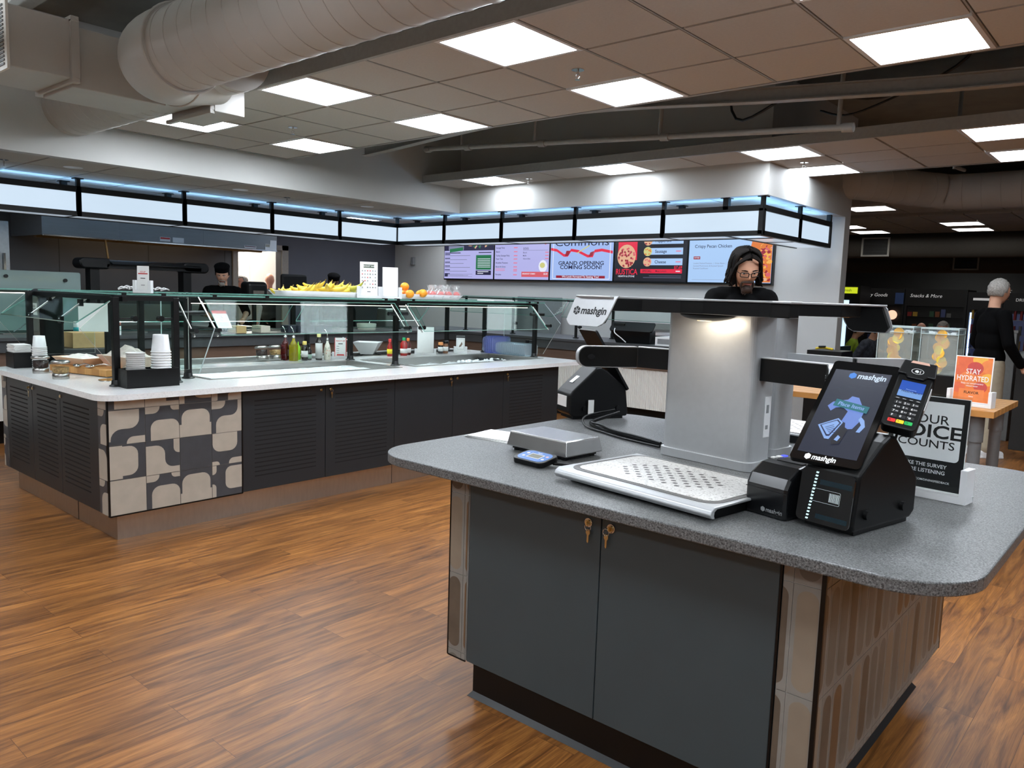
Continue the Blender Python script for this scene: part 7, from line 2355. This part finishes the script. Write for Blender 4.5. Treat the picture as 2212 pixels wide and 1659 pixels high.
def person(label, loc, rz, h=1.75, skin=None, shirt=None, pants=None, shoe=None, nod=0.0, turn=0.0, arms=None, seated=False, hair=None, hat=None, glasses=False, beard=None, vox=.013, lean=0.0, group=None, long_hair=False, sleeve=True, robe=False, bald=False, tilt=0.0, neck=1.485, sh=1.0):
    skin = skin or M_SKIN
    shirt = shirt or M_CLOTHB
    pants = pants or M_CLOTHB
    shoe = shoe or M_BPLA
    k = h / 1.75
    t = thing('person', label, 'person', loc, rz, group)
    T = t.matrix_basis @ Matrix.Diagonal((k, k, k, 1))
    ln = Matrix.Translation((0, 0, .95)) @ Matrix.Rotation(lean, 4, 'X') @ Matrix.Translation((0, 0, -.95))
    dz = -.42 if seated else 0
    B = T @ Matrix.Translation((0, 0, dz)) @ ln
    # head matrix
    HM = B @ Matrix.Translation((0, .0, neck)) @ Matrix.Rotation(turn, 4, 'Z') @ Matrix.Rotation(tilt, 4, 'Y') @ Matrix.Rotation(nod, 4, 'X') @ Matrix.Translation((0, -.018, .130))
    arms = arms or [[(.30, .02, 1.17), (.30, -.06, .93)], [(-.30, .02, 1.17), (-.30, -.06, .93)]]
    mb = MB(HM)
    v, f = head_verts(h)
    mb.add(v, f, skin, True)
    for s in (-1, 1):
        mb.ell((s * .077, .008, -.005), (.010, .018, .030), skin, 10, 8)
    mb.T = B
    mb.cyl((0, .012, 1.38), (0, .0, 1.56), .056, skin, 16, .052)
    caps(mb, [(-.13, .01, 1.40), (.13, .01, 1.40)], [.052, .052], skin)
    mb.ell((0, .01, 1.28), (.155, .095, .17), skin, 18, 12)
    mb.ell((0, .01, 1.08), (.135, .09, .16), skin, 18, 12)
    mb.ell((0, .01, .95), (.155, .10, .12), skin, 18, 12)
    for (e, w_), s in zip(arms, (1, -1)):
        caps(mb, [(s * .185 * sh, .01, 1.39), e, w_], [.05, .038, .027], skin)
        d = (Vector(w_) - Vector(e)).normalized()
        pal = Vector(w_) + d * .05
        mb.ell(tuple(pal), (.030, .022, .045), skin, 10, 8)
        sd = Vector((1, 0, 0)) if abs(d.x) < .8 else Vector((0, 1, 0))
        for q in range(4):
            b0 = Vector(w_) + d * .085 + sd * (-.024 + .016 * q)
            L = (.062, .072, .068, .052)[q]
            b1 = b0 + d * L * .5 + Vector((0, -.006, 0))
            b2 = b0 + d * L + Vector((0, -.022, 0))
            caps(mb, [tuple(b0), tuple(b1), tuple(b2)], [.0095, .0088, .0075], skin, 8)
        b0 = Vector(w_) + d * .03 + sd * (-.030 * s)
        caps(mb, [tuple(b0), tuple(b0 + d * .03 - sd * s * .018), tuple(b0 + d * .055 - sd * s * .02)], [.012, .011, .009], skin, 8)
    mb.T = T
    if seated:
        legs = [[(s * .10, .02, .50), (s * .13, -.42, .50), (s * .13, -.40, .09)] for s in (-1, 1)]
    else:
        legs = [[(s * .095, .01, .90), (s * .10, -.015, .50), (s * .10, .02, .09)] for s in (-1, 1)]
    for L in legs:
        caps(mb, L, [.078, .055, .038], skin)
        caps(mb, [L[2], (L[2][0], L[2][1] - .13, .045)], [.038, .03], skin)
    o = mb.build('body', t)
    remesh(o, vox)
    # trousers, shirt, shoes
    mb = MB(T)
    for L in legs:
        caps(mb, [L[0], L[1], (L[2][0], L[2][1], .10)], [.098, .075, .064], pants)
    mb.T = B
    mb.ell((0, .01, .96), (.172, .118, .11), pants, 18, 12)
    o = mb.build('trousers', t)
    remesh(o, vox * 1.2)
    mb = MB(B)
    caps(mb, [(-.135 * sh, .01, 1.395), (.135 * sh, .01, 1.395)], [.066, .066], shirt)
    mb.ell((0, .005, 1.28), (.180 * sh, .120, .17), shirt, 20, 12)
    mb.ell((0, .01, 1.13), (.168, .117, .18), shirt, 20, 12)
    mb.ell((0, .01, .98), (.178, .125, .14), shirt, 20, 12)
    mb.cyl((0, .008, 1.40), (0, .006, 1.462), .078, shirt, 18, .060)
    for (e, w_), s in zip(arms, (1, -1)):
        ww = Vector(e).lerp(Vector(w_), .95 if sleeve else .05)
        caps(mb, [(s * .18 * sh, .01, 1.385), e, tuple(ww)], [.066, .054, .042], shirt)
    o = mb.build('shirt', t)
    remesh(o, vox)
    mb = MB(T)
    for L in legs:
        x, y = L[2][0], L[2][1]
        caps(mb, [(x, y + .03, .05), (x, y - .06, .05), (x, y - .15, .036)], [.045, .046, .036], shoe)
        mb.box(x - .042, x + .042, y - .175, y + .07, 0.0, .02, shoe)
    o = mb.build('shoes', t)
    remesh(o, vox * .8)
    # face details
    for s in (-1, 1):
        mb = MB(HM).ell((s * .031, -.083, .008), (.011, .007, .0045), M_PAPER, 12, 8).ell((s * .031, -.0895, .007), (.0052, .003, .0042), M_INK, 10, 6)
        mb.build('eye', t)
    bc = hair or M_HAIRD
    mb = MB(HM)
    for s in (-1, 1):
        mb.tube([(s * .014, -.099, .026), (s * .030, -.101, .031), (s * .047, -.088, .026)], [.003, .004, .002], bc, 6)
    mb.build('eyebrows', t)
    MB(HM).tube([(-.022, -.094, -.058), (0, -.1035, -.0565), (.022, -.094, -.058)], [.002, .0048, .002], mat('lips', (150, 84, 76), .5), 8, sub=3).build('lips', t)
    if hair and not bald:
        mb = MB(HM)
        rg = random.Random(5)
        if long_hair:
            hair_cap(mb, hair, rg, .078)
            for q in range(60):
                sd = 1 if q % 2 else -1
                w1 = rg.uniform(0, 1)
                mb.tube([(sd * .006, -.070 - .02 * w1, .122 - .016 * w1), (sd * .040, -.076 - .012 * w1, .100 - .012 * w1), (sd * .070, -.052 - .014 * w1, .050), (sd * (.082 + rg.uniform(-.006, .006)), -.030 - .020 * w1, -.010), (sd * (.086 + rg.uniform(-.010, .012)), -.028 - .02 * w1, -.050), (sd * .090, -.035, rg.uniform(-.09, -.07))], [.004, .006, .0065, .006, .005, .002], (hair, M_HAIRL, hair)[q % 3], 6, sub=3)
            N = 260
            for q in range(N):
                u = q / (N - 1)
                ang = -1.05 + (2 * PI - 1.05 - 1.05 + 2.10 - PI) * 0
                a = R(-36) + (R(216) - R(-36)) * u      # around the head, leaving the face open (front is -90 deg)
                a += rg.uniform(-.05, .05)
                cx, cy = math.cos(a), math.sin(a)
                side = 1 if cx > 0 else -1
                p0 = (side * .006, -.045 + .06 * max(0, cy), .132 - .01 * max(0, cy))
                p1 = (cx * .070, cy * .080 + .008, .098)
                p2 = (cx * .084 + rg.uniform(-.007, .007), cy * .098 + .012, .035)
                L = rg.uniform(-.085, -.045)
                p3 = (cx * (.085 + rg.uniform(-.010, .010)), cy * .102 + .014, -.015)
                p4 = (cx * .088 + rg.uniform(-.016, .016), cy * .102 + .012 + rg.uniform(-.012, .012), L)
                p5 = (cx * .089 + rg.uniform(-.024, .024), cy * .104 + rg.uniform(-.015, .015), L - .014)
                mb.tube([p0, p1, p2, p3, p4, p5], [.005, .0072, .008, .0075, .0055, .002], (hair, hair, M_HAIRL)[q % 3], 6, sub=3)
        else:
            hair_cap(mb, hair, rg, .062)
        mb.build('hair', t)
    if hair and bald:
        mb = MB(HM)
        mb.ell((0, .03, -.01), (.080, .080, .035), hair, 24, 10)
        mb.build('hair', t)
    if beard:
        mb = MB(HM)
        rg = random.Random(8)
        mb.tube([(-.034, -.084, -.052), (-.024, -.097, -.044), (0, -.104, -.042), (.024, -.097, -.044), (.034, -.084, -.052)], [.004, .006, .006, .006, .004], beard, 7, sub=3)
        mb.ell((0, -.083, -.098), (.034, .022, .027), beard, 16, 10)
        for s in (-1, 1):
            mb.tube([(s * .033, -.084, -.05), (s * .036, -.079, -.075), (s * .026, -.078, -.098)], [.005, .008, .009], beard, 7, sub=3)
        for q in range(40):
            x = rg.uniform(-.03, .03)
            z = rg.uniform(-.115, -.075)
            mb.tube([(x, -.098 + abs(x) * .3, z), (x * 1.1, -.104 + abs(x) * .3, z - .014)], [.0035, .001], beard, 5)
        mb.build('beard', t)
    if glasses:
        mb = MB(HM)
        for s in (-1, 1):
            F = frame((s * .031, -.103, .006), (1, s * .25, 0), (0, 0, 1))
            P = rrect(-.024, .024, -.014, .013, .008, 4)
            pts = [HM.inverted() @ (HM @ (F @ Vector((x, y, 0)))) for x, y in P + P[:1]]
            mb.tube(pts, .0026, M_BLACK, 5, caps=False)
            mb.tube([(s * .054, -.096, .012), (s * .074, -.05, .010), (s * .079, .01, .004)], .0018, M_BLACK, 5)
        mb.tube([(-.008, -.108, .010), (0, -.111, .012), (.008, -.108, .010)], .0017, M_BLACK, 5)
        mb.build('glasses', t)
    if hat:
        mb = MB(HM)
        mb.lathe([(.086, .045), (.089, .05), (.090, .085), (.088, .09)], hat, (0, .012, 0), 26, sq=1.15).ell((0, .014, .100), (.096, .108, .040), hat, 26, 12)
        mb.build('cap', t)
    return t


P_H = math.atan2
M_SK1 = mat('tan_skin', (208, 158, 130), .5, noise=.06, scale=12)
M_SK2 = mat('pink_skin', (206, 150, 128), .5, noise=.06, scale=12)
person('dark haired man in glasses and black long sleeved top, looking down behind the silver scanner', (-2.275, 4.93, 0), R(28), 1.92, skin=M_SK1, hair=M_HAIRD, long_hair=True,
       beard=mat('goatee', (52, 38, 32), .6, noise=.4, scale=90), glasses=True, nod=.48, turn=R(12), arms=[[(.225, -.08, 1.12), (.15, -.33, 1.06)], [(-.225, -.08, 1.12), (-.15, -.33, 1.06)]], vox=.0075, sh=.84, tilt=-.05, neck=1.462)
person('grey haired man in black jacket, khaki trousers and white shoes walking at the right edge', (-1.52, 9.2, 0), R(130), 1.83, skin=M_SK1, hair=M_HAIRG, pants=M_KHAKI, shoe=M_PLASW, nod=.12, turn=R(10), vox=.012,
       arms=[[(.27, .0, 1.12), (.24, -.16, .92)], [(-.27, .0, 1.12), (-.24, -.16, .92)]])
person('chef in a black cap and black shirt looking down at the serving line', (-9.62, 5.28, 0), R(75), 1.80, skin=M_SK1, beard=M_HAIRG, hat=M_CLOTHB, hair=M_HAIRD, nod=.40, turn=R(-20), sleeve=False, vox=.012,
       arms=[[(.27, -.08, 1.12), (.16, -.33, 1.04)], [(-.27, -.08, 1.12), (-.16, -.33, 1.04)]])
person('grey haired woman in glasses standing in the bright doorway', (-12.5, 7.23, 0), R(35), 1.70, skin=M_SK2, hair=M_HAIRG, glasses=True, shirt=mat('pale_cloth', (206, 196, 190), .8), vox=.014, turn=R(-30))
person('bald man in a dark suit with his back turned, in the bright doorway', (-12.45, 7.72, 0), R(200), 1.76, skin=M_SK2, shirt=mat('charcoal_cloth', (40, 42, 46), .85), vox=.014, turn=R(20))
person('worker in a black cap mostly hidden behind the bananas and the menu card', (-10.0, 7.30, 0), R(60), 1.75, skin=mat('deep_skin', (110, 72, 54), .5), hat=M_CLOTHB, hair=M_HAIRD, glasses=True, nod=.35, vox=.014)
person('seated man in a grey checked shirt leaning at the dining table', (-3.78, 12.45, 0), R(85), 1.75, skin=M_SK1, shirt=mat('checked_cloth', (66, 72, 84), .85, noise=.5, scale=25), hair=M_HAIRD, seated=True, lean=.35, nod=.3, vox=.014, group='seated diners')
person('seated person in a lime green top behind the checked shirt man', (-4.35, 13.7, 0), R(100), 1.62, skin=M_SK1, shirt=mat('lime_cloth', (140, 170, 40), .85), hair=M_HAIRD, seated=True, lean=.2, vox=.014, group='seated diners')
person('seated bald man resting his head on his hand between the dispensers', (-3.42, 14.3, 0), R(20), 1.75, skin=M_SK2, seated=True, lean=.3, nod=.2, vox=.014, group='seated diners')
person('seated man with short grey hair facing forward between the two dispensers', (-2.85, 13.3, 0), R(10), 1.75, skin=M_SK2, hair=M_HAIRG, seated=True, lean=.15, vox=.014, group='seated diners')
person('seated person in a dark red top right of the dispensers', (-2.02, 12.45, 0), R(-85), 1.66, skin=M_SK1, shirt=mat('maroon_cloth', (90, 24, 30), .85), hair=M_HAIRD, seated=True, lean=.2, vox=.014, group='seated diners')
